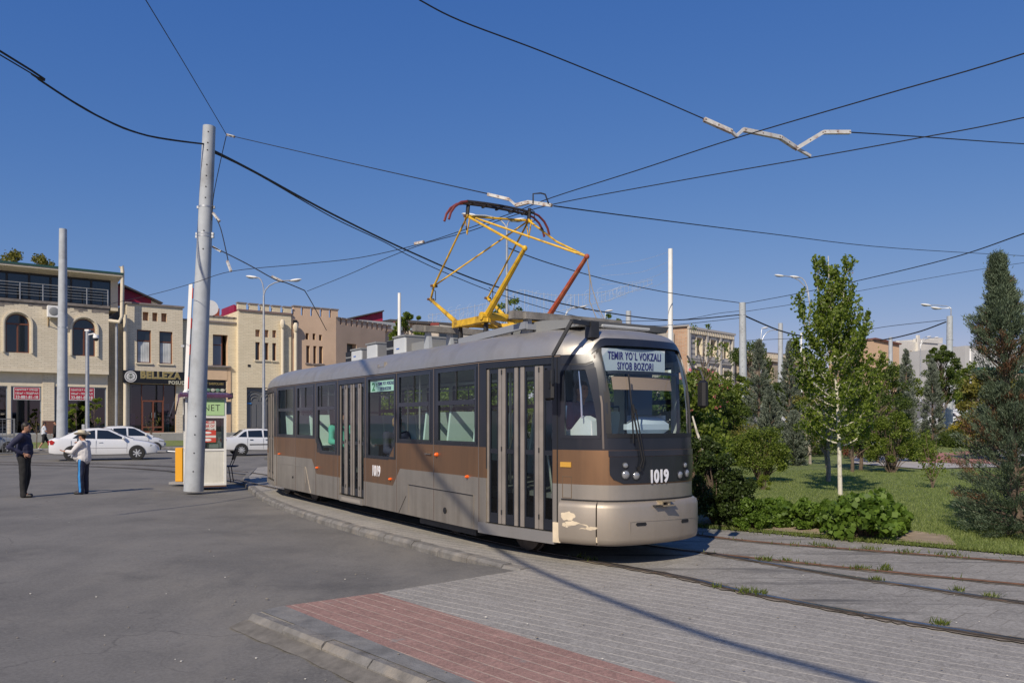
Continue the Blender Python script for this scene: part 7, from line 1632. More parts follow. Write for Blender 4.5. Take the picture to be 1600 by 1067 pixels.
    if cl.get('hat'):
        mb = MB(); mb.lathe([(.16, .045), (.205, .065), (.208, .073), (.16, .056), (.115, .055), (.112, .13), (.098, .175), (.06, .185), (.01, .165)], hd-Vector((0, 0, .01)), 'z', 26); mb.lathe([(.108, .060), (.107, .085)], hd-Vector((0, 0, .01)), 'z', 26, 1)
        v2 = [Vector(p) for p in mb.v]; cx_ = hd
        mb.v = [tuple(Vector((p.x*1, p.y, p.z+ (abs(p.y-hd.y)/.18)**2*.035*(1 if (p-hd).xy.length > .12 else 0)))) for p in v2]; mb.build('hat', [cl['hat'], M('hat_band', (.35, .27, .17), .8)], t_, angle=60)
    if cl.get('cap'): mb = MB(); mb.ball(hd+Vector((0, 0, .075)), (.105, .10, .045), 14); mb.ball(hd+fd*.08+Vector((0, 0, .055)), (.06, .07, .012), 10); mb.build('cap', cl['cap'], t_)
    return t_
STD = dict(hip=(0, 0, .96), chest=(0, 0, 1.30), neck=(0, 0, 1.47), head=(.03, 0, 1.61), shl=(0, .185, 1.40), shr=(0, -.185, 1.40), ell=(-.02, .25, 1.12), elr=(-.02, -.25, 1.12), wrl=(.06, .26, .87), wrr=(.06, -.26, .87),
    hpl=(0, .09, .92), hpr=(0, -.09, .92), knl=(.02, .11, .50), knr=(.02, -.11, .50), anl=(0, .12, .085), anr=(0, -.12, .085), tol=(.17, .14, .04), tor=(.17, -.14, .04))
def pose(**k): d = dict(STD); d.update(k); return d
m_navyc = M('navy_shirt', (.020, .022, .055), .8, 0, .15, 12); m_blackc = M('black_trousers', (.012, .012, .013), .85, 0, .2, 10); m_shirtw = M('patterned_shirt', (.60, .58, .58), .8, 0, .06, 25, stain=((.08, .09, .16), .0)); m_track = M('track_trousers', (.014, .018, .045), .6, 0, .2, 12)
m_hair = M('dark_hair', (.02, .014, .010), .6); m_straw = M('straw', (.55, .49, .36), .8, 0, .12, 40, .2); m_blue = M('stripe_blue', (.03, .22, .55), .6); m_wtee = M('white_tee', (.52, .55, .60), .8)
x, y = G(38, 776, 0)
p1 = person('man in a navy shirt and black trousers with hands on hips talking at the left', (x, y, asph(x, y)), R(12), pose(ell=(-.16, .36, 1.15), wrl=(-.0, .20, .99), elr=(-.20, -.33, 1.16), wrr=(.07, -.22, 1.0), handr=(1, .3, -.5), upr=(0, -1, .2), handl=(.8, -.4, -.4), upl=(0, 1, .2), anl=(-.06, .10, .085), tol=(.10, .13, .04), anr=(.02, -.12, .085), tor=(.19, -.14, .04), head=(.05, 0, 1.60)), dict(shirt=m_navyc, trousers=m_blackc, hair=m_hair, belly=.022, bulk=1.08, cuff=.85), 1.0)
x, y = G(131, 771, 0)
p2 = person('short man in a straw hat, pale shirt and striped track trousers talking with raised hand', (x, y, asph(x, y)), R(178), pose(elr=(.06, -.24, 1.12), wrr=(.20, -.10, 1.36), handr=(.5, .3, .8), upr=(-1, 0, .3), curlr=.8, ell=(.16, .28, 1.17), wrl=(.40, .22, 1.19), handl=(1, -.1, .15), upl=(0, 0, -1), curll=.2, head=(.05, 0, 1.60), hip=(0, 0, .97)), dict(shirt=m_shirtw, trousers=m_track, hair=m_hair, belly=.085, bulk=1.15, hat=m_straw, cuff=.8), .865)
mb = MB(); mb.box((.205, -.115, 1.40), (.222, -.045, 1.53), 0, None, .006); ph = mb.build('phone', m_black); ph.location = p2.location; ph.rotation_euler = p2.rotation_euler; ph.scale = p2.scale; setp(ph, 'black mobile phone held up by the man in the straw hat', 'phone')
tr = [c_ for c_ in children(p2) if c_.name.startswith('trousers')][0]; mb = MB()      # blue side stripe follows the leg
for sg_ in (1, -1):
    pts = [(.0, sg_*.205, 1.0), (.02, sg_*.203, .85), (.03, sg_*.203, .70), (.03, sg_*.195, .5), (.015, sg_*.192, .3), (.0, sg_*.192, .07)]
    for a, c_ in zip(pts[:-1], pts[1:]): mb.quad((a[0]-.035, a[1], a[2]), (a[0]+.03, a[1], a[2]), (c_[0]+.03, c_[1], c_[2]), (c_[0]-.035, c_[1], c_[2]))
so = mb.build('stripe', m_blue, tr, fix=False)
sw = so.modifiers.new('wrap', 'SHRINKWRAP'); sub = so.modifiers.new('sub', 'SUBSURF'); sub.levels = 4; sub.render_levels = 4; sub.subdivision_type = 'SIMPLE'; so.modifiers.move(1, 0); sw.target = tr; sw.offset = .004; sw.wrap_method = 'NEAREST_SURFACEPOINT'; sw.wrap_mode = 'OUTSIDE_SURFACE'
mb = MB()      # sleeve cuff pattern
x, y = P3(69, 660, 45.5).x, 45.5
person('boy in a white tee and black shorts walking on the far sidewalk', (x, y, .13), R(35), pose(anl=(.30, .1, .11), knl=(.20, .1, .50), tol=(.44, .1, .10), anr=(-.28, -.1, .14), knr=(-.06, -.1, .5), tor=(-.14, -.1, .06), ell=(-.12, .24, 1.15), wrl=(.02, .25, .95), elr=(.1, -.24, 1.14), wrr=(.25, -.2, 1.02)), dict(shirt=m_wtee, short=True, trousers=m_blackc, shorts=True, hair=m_hair, shoes=m_wtee), .93, .014)
x = P3(87.5, 660, 46).x
person('man in a black coat and flat cap walking behind the white sedan', (x, 46, .13), R(195), pose(knl=(.08, .1, .5), anl=(.1, .1, .09), tol=(.26, .1, .05)), dict(shirt=m_blackc, coat=[1], trousers=m_blackc, hair=m_hair, cap=m_blackc, bulk=1.1), .97, .014)
# people inside the tram
def rider(label, lp, rz, mat, h=1.0, z=1.24, hair=None):
    p = tw(Vector((lp[0], lp[1], z-.44*h*.98))); 
    J = pose(hip=(0, 0, .50), chest=(-.03, 0, .86), neck=(-.02, 0, 1.03), head=(.02, 0, 1.17), shl=(-.02, .185, .96), shr=(-.02, -.185, .96), ell=(.08, .24, .70), elr=(.08, -.24, .70), wrl=(.32, .12, .68), wrr=(.32, -.12, .68), hpl=(0, .09, .46), hpr=(0, -.09, .46), knl=(.42, .1, .48), knr=(.42, -.1, .48), anl=(.42, .1, .09), anr=(.42, -.1, .09), tol=(.58, .1, .04), tor=(.58, -.1, .04))
    return person(label, tuple(p), TROT+rz, J, dict(shirt=mat, trousers=m_blackc, hair=hair or m_hair), h, .014)
m_teal = M('teal_shirt', (.10, .42, .34), .8); m_drv = M('driver_shirt', (.05, .10, .22), .8)
rider('passenger in a teal shirt sitting behind the third window from the rear', (-5.95, -.80), 0, m_teal, 1, 1.05)
rider('driver in a blue shirt seated behind the windscreen', (1.12, -.30), 0, m_drv, 1, 1.38)
rider('fair haired passenger sitting low behind the large middle pane', (-3.40, -.78), 0, m_navyc, 1, .95, M('fair_hair', (.30, .20, .10), .6))
# ------------------------------------------------------------------ vegetation
G2 = np.random.default_rng(21)
L_birch = leaf_mat('birch_leaves', (.15, .22, .042), .38, .45); L_dark = leaf_mat('dark_leaves', (.075, .12, .028), .4, .4); L_mid = leaf_mat('mid_leaves', (.13, .19, .036), .45, .42); L_bright = leaf_mat('bright_leaves', (.17, .235, .035), .35, .45)
L_jun = leaf_mat('juniper_needles', (.085, .125, .075), .45, .25, tip=(.20, .26, .165)); L_grey = leaf_mat('silver_juniper', (.13, .16, .125), .4, .2, tip=(.24, .28, .22)); L_olive = leaf_mat('olive_leaves', (.15, .155, .035), .45, .35); L_yel = leaf_mat('yellow_leaves', (.30, .27, .03), .35, .35)
L_big = leaf_mat('broad_leaves', (.10, .18, .030), .35, .35); L_brown = leaf_mat('dry_twigs', (.13, .075, .045), .4, .1); L_hedge = leaf_mat('hedge_leaves', (.040, .070, .018), .45, .25); L_red = leaf_mat('red_leaves', (.16, .05, .035), .35, .3)
L_pinkf = M('pink_blossom', (.62, .16, .20), .7); L_whitef = M('white_blossom', (.75, .73, .66), .7)
m_bark = M('bark_brown', (.13, .095, .07), .9, 0, .3, 12, .5); m_birchb = M('birch_bark', (.62, .58, .50), .75, 0, .08, 14, .2, stain=((.12, .09, .07), .75)); m_greyb = M('bark_grey', (.28, .25, .21), .9, 0, .25, 10, .5)
def clus(centres, radii, per, squash=.8, g=G2):
    out = []
    for c_, r_ in zip(centres, radii):
        p = g.normal(size=(per, 3)); p /= np.linalg.norm(p, axis=1)[:, None]; rr_ = g.uniform(0, 1, (per, 1))**.45*r_; q = p*rr_; q[:, 2] *= squash; out.append(q+np.array(c_))
    return np.concatenate(out)
def tree(name, label, loc, H, R0, leaf, bark, nclu=40, per=120, size=.10, trunk_r=.08, z0=.35, shape='round', cat_='tree', group=None, seed=1, spread=1.0, extra=None, cr=.22, aspect=.6, stems=1, lean=(0, 0)):
    """crown of leaf clumps around limbs; loc is the foot, H the height, R0 the crown radius"""
    g = np.random.default_rng(seed); t_ = thing(name, label, cat_, loc, 0, group); mb = MB(); cen = []; rad = []
    top = Vector((lean[0], lean[1], H*.93))
    for s in range(stems):
        o_ = Vector((g.uniform(-.1, .1), g.uniform(-.1, .1), 0))*(stems > 1); tp = top+Vector((g.uniform(-1, 1), g.uniform(-1, 1), 0))*R0*.45*(stems > 1)
        P = [o_+(tp-o_)*f_+Vector((g.uniform(-1, 1), g.uniform(-1, 1), 0))*R0*.05*(0 < f_ < 1) for f_ in np.linspace(0, 1, 7)]; mb.tube(P, [trunk_r*(1-.85*f_) for f_ in np.linspace(0, 1, 7)], 8)
    for i in range(nclu):
        f_ = g.uniform(z0, 1.0) if shape != 'round' else z0+(1-z0)*g.uniform(0, 1)
        u = (f_-z0)/(1-z0)
        prof = {'round': math.sqrt(max(0, 1-(2*u-1)**2))*.95+.08, 'cone': (1-u)**.8*.95+.05, 'column': min(1, (u+.08)*3.2)*(1-max(0, u-.35)/.65)**.7, 'vase': .35+.65*math.sin(math.pi*min(1, u*.8+.12))}[shape]
        a = g.uniform(0, 2*math.pi); r_ = R0*prof*(g.uniform(.25, 1)**.5)*spread; c_ = (lean[0]*f_+r_*math.cos(a), lean[1]*f_+r_*math.sin(a), f_*H)
        cen.append(c_); rad.append(R0*cr*g.uniform(.7, 1.3)*(1.2-.5*u))
        st_ = max(.12, f_-.25*g.uniform(.5, 1.2)); b0 = top*st_/.93*1.0; b0 = Vector((lean[0]*st_, lean[1]*st_, st_*H)); m_ = b0.lerp(Vector(c_), .5)+Vector((0, 0, -.05*H*g.uniform(-.3, .6)))
        mb.tube([b0, m_, Vector(c_)], [trunk_r*.32, trunk_r*.2, trunk_r*.07], 5)
    mb.build('trunk', bark, t_)
    P = clus(cen, rad, per, g=g); P = P[P[:, 2] > .04]
    leaf_mesh('crown', P, size, leaf, t_, aspect=aspect, seed=seed)
    if extra: 
        m2, n2, sz2 = extra; idx = g.choice(len(P), n2); leaf_mesh('blossom' if m2 in (L_pinkf, L_whitef) else 'dry_twigs', P[idx]*1.01, sz2, m2, t_, aspect=.9, seed=seed+3)
    return t_
def shrub(label, loc, H, R0, leaf, n=26, per=160, size=.06, seed=1, name='shrub', group=None, extra=None, sq=.9, bark=m_bark, low=.12, aspect=.6, cr=.3):
    g = np.random.default_rng(seed); t_ = thing(name, label, 'shrub', loc, 0, group); cen = []; rad = []; mb = MB()
    for i in range(n):
        a = g.uniform(0, 2*math.pi); u = g.uniform(low, 1); pr = math.sqrt(max(.05, 1-((u-.45)/.6)**2)); r_ = R0*pr*g.uniform(.2, 1)**.5; c_ = (r_*math.cos(a), r_*math.sin(a), u*H*.9); cen.append(c_); rad.append(R0*cr*g.uniform(.7, 1.25)); mb.tube([(c_[0]*.12, c_[1]*.12, 0), (c_[0]*.5, c_[1]*.5, c_[2]*.6), c_], [.014, .010, .004], 5)
    mb.build('stems', bark, t_); P = clus(cen, rad, per, sq, g); P = P[P[:, 2] > .02]; leaf_mesh('foliage', P, size, leaf, t_, aspect=aspect, seed=seed)
    if extra: m2, n2, sz2 = extra; P2 = P[g.choice(len(P), n2)]*np.array([1.05, 1.05, 1.03]); leaf_mesh('blossom', np.repeat(P2, 5, 0)+g.normal(size=(n2*5, 3))*sz2*.3, sz2, m2, t_, aspect=.95, seed=seed)
    return t_
def juniper(label, loc, H, R0, leaf, n=9000, size=.12, seed=1, width=None, sprays=260, bark=m_bark, group=None, brown=0, shape=None, lean=(0, 0), low=1.15):
    """upright sprays of fine needles on rising branches"""
    g = np.random.default_rng(seed); t_ = thing('juniper', label, 'tree', loc, 0, group); mb = MB(); mb.tube([(0, 0, 0), (lean[0]*.5, lean[1]*.5, H*.5), (lean[0], lean[1], H*.97)], [R0*.10, R0*.06, .012], 8)
    shape = shape or (lambda u: min(1, .55+u*2.2)*(1-u)**.75)
    pts = []; dr = []; per = max(8, n//sprays); bp = []; bd = []
    for i in range(sprays):
        u = g.uniform(.015, 1)**low*.97; a = g.uniform(0, 2*math.pi); L = R0*max(.05, shape(u))*g.uniform(.72, 1.12); z_ = u*H; d = np.array([math.cos(a), math.sin(a), g.uniform(-.15, .35)+min(1, u/.28)*g.uniform(.5, .8)]); d /= np.linalg.norm(d); base = np.array([lean[0]*u, lean[1]*u, z_*.985]); tip = base+d*L/ max(.4, math.hypot(d[0], d[1]))
        if tip[2] > H*1.0: tip[2] = H*g.uniform(.94, 1.0)
        tip[2] = max(tip[2], .05)
        if i % 3 == 0: mb.tube([base, (base+tip)/2-np.array([0, 0, .02]), tip], [R0*.022, R0*.014, .003], 4)
        f_ = g.uniform(.35, 1.05, per)**.6; sp_r = R0*.10*(1.25-f_)+.022; q = base+(tip-base)*f_[:, None]+g.normal(size=(per, 3))*sp_r[:, None]*.6
        dd = (tip-base)/np.linalg.norm(tip-base)+np.array([0, 0, .5])
        is_b = g.random() < brown*(.35+1.6*math.exp(-((u-.5)/.22)**2))
        (bp if is_b else pts).append(q); (bd if is_b else dr).append(np.repeat(dd[None], per, 0))
    mb.build('trunk', bark, t_); P = np.concatenate(pts); D = np.concatenate(dr); k = P[:, 2] > .03; leaf_mesh('crown', P[k], size, leaf, t_, aspect=.22, seed=seed, dirs=D[k], jit=.38)
    if bp: P = np.concatenate(bp); leaf_mesh('dry_branches', P, size*.9, L_brown, t_, aspect=.2, seed=seed+1, dirs=np.concatenate(bd), jit=.5)
    return t_
def W(px, py, z=0): x, y = G(px, py, z); return (x, y, lawn_h(x, y)-.02)
def WZ(px, Z, dz=0): x = P3(px, 660, Z).x; return (x, Z, HT(x, Z)+dz)
def hz(px, py, Z): return EYE+(HOR-py)*Z/F

# the birch: measured limbs with rising side branches
bl = W(1313, 779); bx_, by_, bz_ = bl; bt = thing('birch_tree', 'slender white barked birch with upswept bright green branches on the lawn', 'tree', bl)
def bp_(px, py, dy=0): p = P3(px, py, by_+dy); return p-Vector(bl)
main_ = [(1313, 779, 0), (1312, 730, 0), (1311, 690, 0), (1309, 640, .02), (1306, 590, .05), (1303, 545, .05), (1300, 500, .1), (1296, 450, .1), (1294, 400, .1)]
mb = MB(); LP = []; g = np.random.default_rng(5)
Pm = cat([bp_(*p) for p in main_], 8); nm_ = len(Pm); mb.tube(Pm, [.050*(1-.86*(i/(nm_-1))**1.1) for i in range(nm_)], 9)
def limb(p0, a, L, rise_, r_, dens=1.0, depth=0):
    # an upswept limb: out first, then steeply up, leaves held close to the wood
    n = 9; P = [p0+Vector((math.cos(a)*L*(t_**.75)*.74, math.sin(a)*L*(t_**.75)*.74, L*rise_*(t_**1.35))) + Vector((g.normal(), g.normal(), 0))*.012*t_ for t_ in np.linspace(0, 1, n)]
    mb.tube(P, [r_*(1-.8*t_) for t_ in np.linspace(0, 1, n)], 5)
    for i in range(1, n):
        t_ = i/(n-1); k = int(8.5*dens*L**.5*(.6+.8*t_)); s_ = .035+.045*(1-t_)
        q = P[i-1].lerp(P[i], .5); LP.append(np.array(q)[None]+g.normal(size=(k, 3))*np.array([s_, s_, s_*1.1])); LP.append(np.array(P[i])[None]+g.normal(size=(k, 3))*np.array([s_, s_, s_]))
        if depth < 1 and i in (2, 3, 4, 5, 6) and g.random() < .85: limb(P[i], a+g.uniform(-1.3, 1.3), L*g.uniform(.32, .55)*(1.15-.5*t_), rise_*g.uniform(.8, 1.25), r_*.5, .9, 1)
for k in range(34):
    f_ = .23+.70*(k/33)**1.15; ip = f_*(nm_-1); p0 = Pm[int(ip)].lerp(Pm[min(nm_-1, int(ip)+1)], ip % 1)
    L = float(np.interp(f_, [.24, .36, .50, .66, .82, 1.0], [1.05, 1.35, 1.15, .72, .45, .26]))*g.uniform(.72, 1.12)
    limb(p0, k*2.4+g.uniform(-.4, .4), L, float(np.interp(f_, [.24, .45, 1], [.42, .72, 1.2]))*g.uniform(.8, 1.2), .018*(1.2-f_*.6))
for tgt, f_ in (((1273, 402, .15), .62), ((1322, 404, -.15), .60), ((1357, 488, -.2), .46), ((1331, 455, .2), .55), ((1248, 462, .1), .55), ((1378, 560, .1), .36), ((1243, 532, -.2), .42)):
    ip = f_*(nm_-1); p0 = Pm[int(ip)]; e_ = bp_(*tgt); m_ = p0.lerp(e_, .5)+Vector(((e_.x-p0.x)*.22, 0, -.10)); P = cat([p0, m_, e_], 9); mb.tube(P, [.020*(1-.8*i/(len(P)-1)) for i in range(len(P))], 6)
    for i, q in enumerate(P[3:]):
        t_ = i/(len(P)-4); s_ = .10*(1.1-t_*.75); LP.append(np.array(q)[None]+g.normal(size=(30, 3))*s_*.62)
        if g.random() < .8 and t_ < .9: limb(q, g.uniform(0, 6.28), .38*(1.15-t_*.7), 1.3, .006, .9, 1)
mb.build('trunk', m_birchb, bt); LP = np.concatenate(LP); LP = LP[g.random(len(LP)) < .70]
leaf_mesh('crown', LP, .075, L_birch, bt, aspect=.85, seed=4); idx = g.choice(len(LP), 60); leaf_mesh('dry_leaves', LP[idx]-np.array([0, 0, .05]), .06, L_brown, bt, aspect=.8, seed=6)
g2 = np.random.default_rng(9)
tree('tree', 'grey trunked small tree leaning behind the birch', W(1291, 757), hz(1291, 600, 21.8), .85, L_mid, m_greyb, 34, 70, .075, .055, .38, 'round', seed=5, stems=2)
tree('tree', 'dark leafed tree on a short trunk right of the birch', W(1345, 738), hz(1345, 590, 27), 1.15, L_dark, m_bark, 42, 110, .09, .07, .26, 'round', seed=6)
tree('tree', 'broad dark green tree filling the gap left of the rose bush', WZ(1372, 32), hz(1372, 566, 32), 1.25, L_dark, m_bark, 50, 120, .11, .08, .15, 'vase', seed=7)
tree('tree', 'pointed green tree with the birch crown in front of it', WZ(1332, 26), hz(1332, 540, 26), 1.0, L_mid, m_bark, 40, 90, .085, .06, .2, 'cone', seed=8)
tree('tree', 'loose olive green tree just left of the birch trunk', W(1262, 728), hz(1262, 610, 31), .95, L_olive, m_greyb, 30, 80, .09, .05, .25, 'vase', seed=14, stems=2)
# junipers
jl = W(1572, 846); jx = jl[0]
def jshape(u): return float(np.interp(u, [0, .06, .15, .25, .35, .46, .58, .66, .76, .86, .93, 1], [1.0, 1.12, 1.12, .95, .60, .42, .64, .60, .32, .20, .11, .03]))
juniper('large ragged juniper with brown dry twigs at the right edge of the lawn', (jl[0]+.34, jl[1]+.25, jl[2]), hz(1567, 388, 11.6), .78, L_jun, 118000, .050, 31, sprays=600, brown=.11, low=1.3, shape=jshape, lean=(-.33, 0))
juniper('second juniper spire standing at the very right edge', (jl[0]+1.12, jl[1]+.6, jl[2]), hz(1600, 432, 12), .62, L_jun, 34000, .055, 32, sprays=230, brown=.10, low=1.3, shape=jshape)
for px, Z, yt, R0, lab, sd in ((1186, 44, 524, 1.05, 'silvery column juniper directly right of the park catenary pole', 1), (1234, 42, 527, .95, 'tall silvery juniper left of the birch', 2), (1240, 30, 640, .62, 'low silvery juniper cone left of the birch trunk', 3), (1416, 46, 540, .85, 'silvery juniper column in front of the peach wall', 4), (1457, 47, 556, .85, 'silvery juniper column just left of the right catenary pole', 5), (1418, 36, 610, .6, 'slim grey juniper behind the rose bush', 6), (1203, 34, 600, .7, 'short grey juniper between the pole and the round shrub', 7)):
    juniper(lab, WZ(px, Z), hz(px, yt, Z)-HT(P3(px, 660, Z).x, Z), R0, L_grey, 14000, .15, sd+40, sprays=230, group='silvery junipers in the park')
for px, Z, yt, R0, leaf, lab, sd, sh_ in ((1172, 58, 534, 1.7, L_dark, 'dark broadleaf tree behind the park catenary pole', 1, 'vase'), (1150, 50, 590, 1.3, L_mid, 'mid green tree left of the park pole', 2, 'round'), (1255, 60, 600, 1.3, L_mid, 'dark tree between the silvery juniper and the birch', 3, 'round'), (1213, 60, 598, 1.4, L_dark, 'dark tree just above the white van', 12, 'round'),
    (1393, 50, 566, 1.6, L_mid, 'olive toned tree below the peach wall', 4, 'round'), (1470, 54, 543, 1.15, L_dark, 'dark green egg shaped tree hiding the road left of the pole', 6, 'vase'), (1508, 66, 578, 1.1, L_mid, 'dark tree right of the catenary pole with the lamp', 7, 'vase'), (1526, 44, 562, 1.25, L_mid, 'thin young tree above the yellow shrub', 8, 'vase'), (1550, 34, 585, 1.3, L_olive, 'pale loose conifer beside the large juniper', 9, 'vase'),
    (1092, 40, 580, 1.4, L_mid, 'green chestnut with pink blossom behind the right tram mirror', 10, 'round'), (1128, 42, 618, 1.3, L_dark, 'dense dark evergreen left of the park pole', 11, 'round')):
    Hh = hz(px, yt, Z)-HT(P3(px, 660, Z).x, Z)
    tree('tree', lab, WZ(px, Z), Hh, R0, leaf, m_bark, 66 if sd != 8 else 26, 105 if sd != 8 else 40, .15, .10, .22 if sd not in (6, 7, 12) else .40, sh_, seed=60+sd, cr=.30 if sd != 8 else .2, extra=(L_pinkf, 260, .20) if sd == 10 else None)
tree('tree', 'sparse leggy tree rising before the orange brick wall', WZ(1098, 34), hz(1098, 508, 34), 1.1, L_mid, m_bark, 20, 24, .12, .05, .5, 'vase', seed=71, extra=None)
# white fallen-looking birch branch by the tram nose
mb = MB(); q = lambda px, py: P3(px, py, 15.5); mb.tube([q(1104, 727), q(1098, 700), q(1089, 675), q(1082, 650)], [.03, .028, .024, .015], 8); mb.tube([q(1104, 727), q(1112, 719), q(1117, 712)], [.03, .022, .016], 7); mb.tube([q(1104, 727), q(1105, 760), q(1106, 790)], [.032, .035, .04], 8)
setp(mb.build('forked_trunk', m_birchb, center=True), 'thin forked white trunk beside the right edge of the tram nose', 'tree')
# shrubs
def hs_(label, px, py, top, wpx, leaf, n, per, size, seed, **k):
    x, y, z = W(px, py); H = hz(px, top, y)-z; return shrub(label, (x, y, z), H, wpx/2*y/F, leaf, n, per, size, seed, **k)
for i, (px, py, tp, wd, lab) in enumerate(((1120, 822, 700, 70, 'dark hedge bush in the tram shadow right of the bumper'), (1150, 824, 740, 70, 'dark hedge bush sloping down toward the soil patch'), (1096, 805, 672, 60, 'tall dark hedge bush directly behind the tram nose'), (1175, 828, 778, 46, 'low leafy end of the dark hedge'))):
    hs_(lab, px, py, tp, wd+10, L_hedge if i < 3 else L_big, 46, 230, .05, 80+i, name='hedge_bush', group='dark hedge beside the track')
hs_('bright rounded shrub on the lawn between the hedge and the birch', 1190, 757, 666, 84, L_mid, 55, 170, .062, 90, low=.3)
hs_('tuft of tall grass at the foot of the rounded shrub', 1194, 770, 742, 22, L_bright, 12, 90, .12, 91, name='grass_tuft', aspect=.08)
for i, (px, py, tp, wd, lab, n_) in enumerate(((1352, 842, 772, 108, 'largest low bush of broad maple like leaves beside the paving', 34), (1252, 829, 783, 60, 'smaller broad leafed bush over bare soil', 18), (1213, 826, 775, 52, 'broad leafed bush at the end of the hedge', 18), (1392, 840, 782, 56, 'right end bush of broad leaves on the lawn edge', 18), (1300, 832, 780, 50, 'broad leafed bush in front of the birch trunk', 16))):
    hs_(lab, px, py, tp, wd, L_big, n_+8, 60, .10, 95+i, name='broad_leaf_bush', group='broad leafed bushes beside the track', aspect=.85, cr=.34)
hs_('rose bush with a few white flowers in the middle of the park', 1393, 742, 640, 68, L_mid, 46, 150, .075, 101, extra=(L_whitef, 6, .10), low=.25)
hs_('green bush right of the rose bush', 1432, 725, 672, 56, L_mid, 36, 130, .08, 102); hs_('reddish young bush near the park path', 1330, 720, 672, 40, L_red, 14, 90, .07, 103)
hs_('bush with red tinted tips beyond the path', 1462, 702, 668, 60, L_olive, 34, 110, .09, 104); hs_('dark low bush under the catenary pole', 1500, 706, 672, 60, L_dark, 34, 110, .09, 105)
hs_('small red leafed plant on the rise beyond the path', 1527, 700, 678, 26, L_red, 12, 80, .08, 106); hs_('mid green bush beside the path end', 1540, 715, 680, 50, L_mid, 30, 110, .08, 107)
x, y, z = WZ(1520, 50); shrub('bright yellow shrub in front of the road at right', (x, y, z), 1.5, 1.3, L_yel, 40, 130, .10, 110); x, y, z = WZ(1556, 48); shrub('yellow green shrub with pale flowers beside the yellow one', (x, y, z), 1.3, 1.0, L_bright, 30, 110, .10, 111, extra=(L_whitef, 14, .10))
x, y, z = WZ(1507, 46); shrub('green shrub in front of the yellow shrub', (x, y, z), .95, 1.1, L_mid, 30, 110, .09, 112)
for i, (px, Z, H_, wd, leaf, lab) in enumerate(((1115, 30, 1.35, 1.3, L_mid, 'clipped green bush behind the forked white trunk'), (1150, 31, 1.3, 1.2, L_olive, 'yellowish bush left of the park pole foot'), (1092, 26, 1.2, 1.1, L_bright, 'light green bush next to the tram windscreen'), (1215, 36, 1.7, 1.1, L_dark, 'dark bush between two silvery junipers'), (1245, 38, 1.6, 1.4, L_dark, 'dark bush behind the low silvery juniper'), (1280, 40, 1.7, 1.3, L_mid, 'green bush left behind the birch trunk'), (1175, 38, 1.5, 1.2, L_olive, 'olive bush at the foot of the park pole'), (1345, 44, 2.0, 1.7, L_dark, 'dark bush in the distance right of the birch'), (1310, 46, 2.0, 1.6, L_dark, 'dark bush in the distance behind the birch'), (1395, 40, 1.6, 1.4, L_dark, 'dark bush behind the rose bush'))):
    x, y, z = WZ(px, Z); shrub(lab, (x, y, z), H_, wd, leaf, 34, 120, .10, 120+i)
# sapling on the lawn and little plants
sl_ = W(1457, 768); st_ = thing('sapling', 'sparse young sapling with bare stems on the lawn at right', 'tree', sl_); mb = MB(); g = np.random.default_rng(3); LP = []
for ax_, ay_, L in ((-.25, 0, 1.15), (-.12, .1, 1.35), (.05, -.1, 1.2), (.45, 0, .95), (.2, .1, 1.05), (-.4, -.1, .8)):
    P = [Vector((ax_*f_**1.4, ay_*f_, L*f_)) for f_ in np.linspace(0, 1, 6)]; mb.tube(P, [.016*(1-.7*f_) for f_ in np.linspace(0, 1, 6)], 6)
    for p in P[2:]: LP.append(np.array(p)[None]+g.normal(size=(int(g.integers(8, 34)), 3))*.065)
mb.build('trunk', m_bark, st_); leaf_mesh('crown', np.concatenate(LP), .075, L_mid, st_, aspect=.6, seed=2)
# left side: young trees by the shops, roof tree, street trees
for px, Z, yt, R0, lab, sd in ((119, 47, 626, 1.0, 'young yellow green tree between the grey pole and the camera mast', 1), (147, 48, 622, 1.2, 'young yellow green tree right of the camera mast', 2)):
    x = P3(px, 660, Z).x; tree('tree', lab, (x, Z, .2), hz(px, yt, Z)-.2, R0*.62, L_bright, m_bark, 14, 50, .14, .04, .42, 'round', seed=130+sd)
for px, lab in ((236, 'bare little sapling on the verge in front of the brown door'), (57, 'thin staked sapling on the verge at left')):
    x = P3(px, 660, 46.5).x; sp_ = thing('sapling', lab, 'tree', (x, 46.5, .2)); mb = MB(); mb.tube([(0, 0, 0), (.03, 0, .8), (0, 0, 1.7)], [.035, .025, .008], 6); 
    for a in (.5, 2.2, 4.1): mb.tube([(0, 0, .8), (.3*math.cos(a), .2*math.sin(a), 1.3), (.4*math.cos(a), .3*math.sin(a), 1.6)], [.015, .010, .004], 4)
    mb.build('trunk', m_bark, sp_); leaf_mesh('crown', g.normal(size=(60, 3))*.25+np.array([0, 0, 1.4]), .10, L_olive, sp_, seed=4)
p = FWp(ft(35, 12), 12); tree('tree', 'tree top showing above the roof of the far left building', (p.x, p.y, 0), fz(35, 398, 12), 3.6, L_olive, m_bark, 90, 150, .22, .3, .5, 'round', seed=140)
x = P3(637, 660, 68).x; tree('tree', 'round headed green tree behind the tram roof beside the pink annex', (x, 68, 0), hz(637, 488, 68), 1.75, L_mid, m_bark, 50, 130, .24, .12, .35, 'vase', seed=141)
x = P3(795, 660, 46).x; tree('tree', 'sparse street tree tip showing behind the pantograph base', (x, 46, 0), hz(795, 466, 46), 1.5, L_mid, m_bark, 26, 50, .16, .08, .5, 'vase', seed=142)
x = P3(950, 660, 55).x; tree('tree', 'tree tip just above the tram front roof', (x, 55, 0), hz(950, 490, 55), 1.6, L_mid, m_bark, 30, 80, .18, .1, .45, 'round', seed=143)
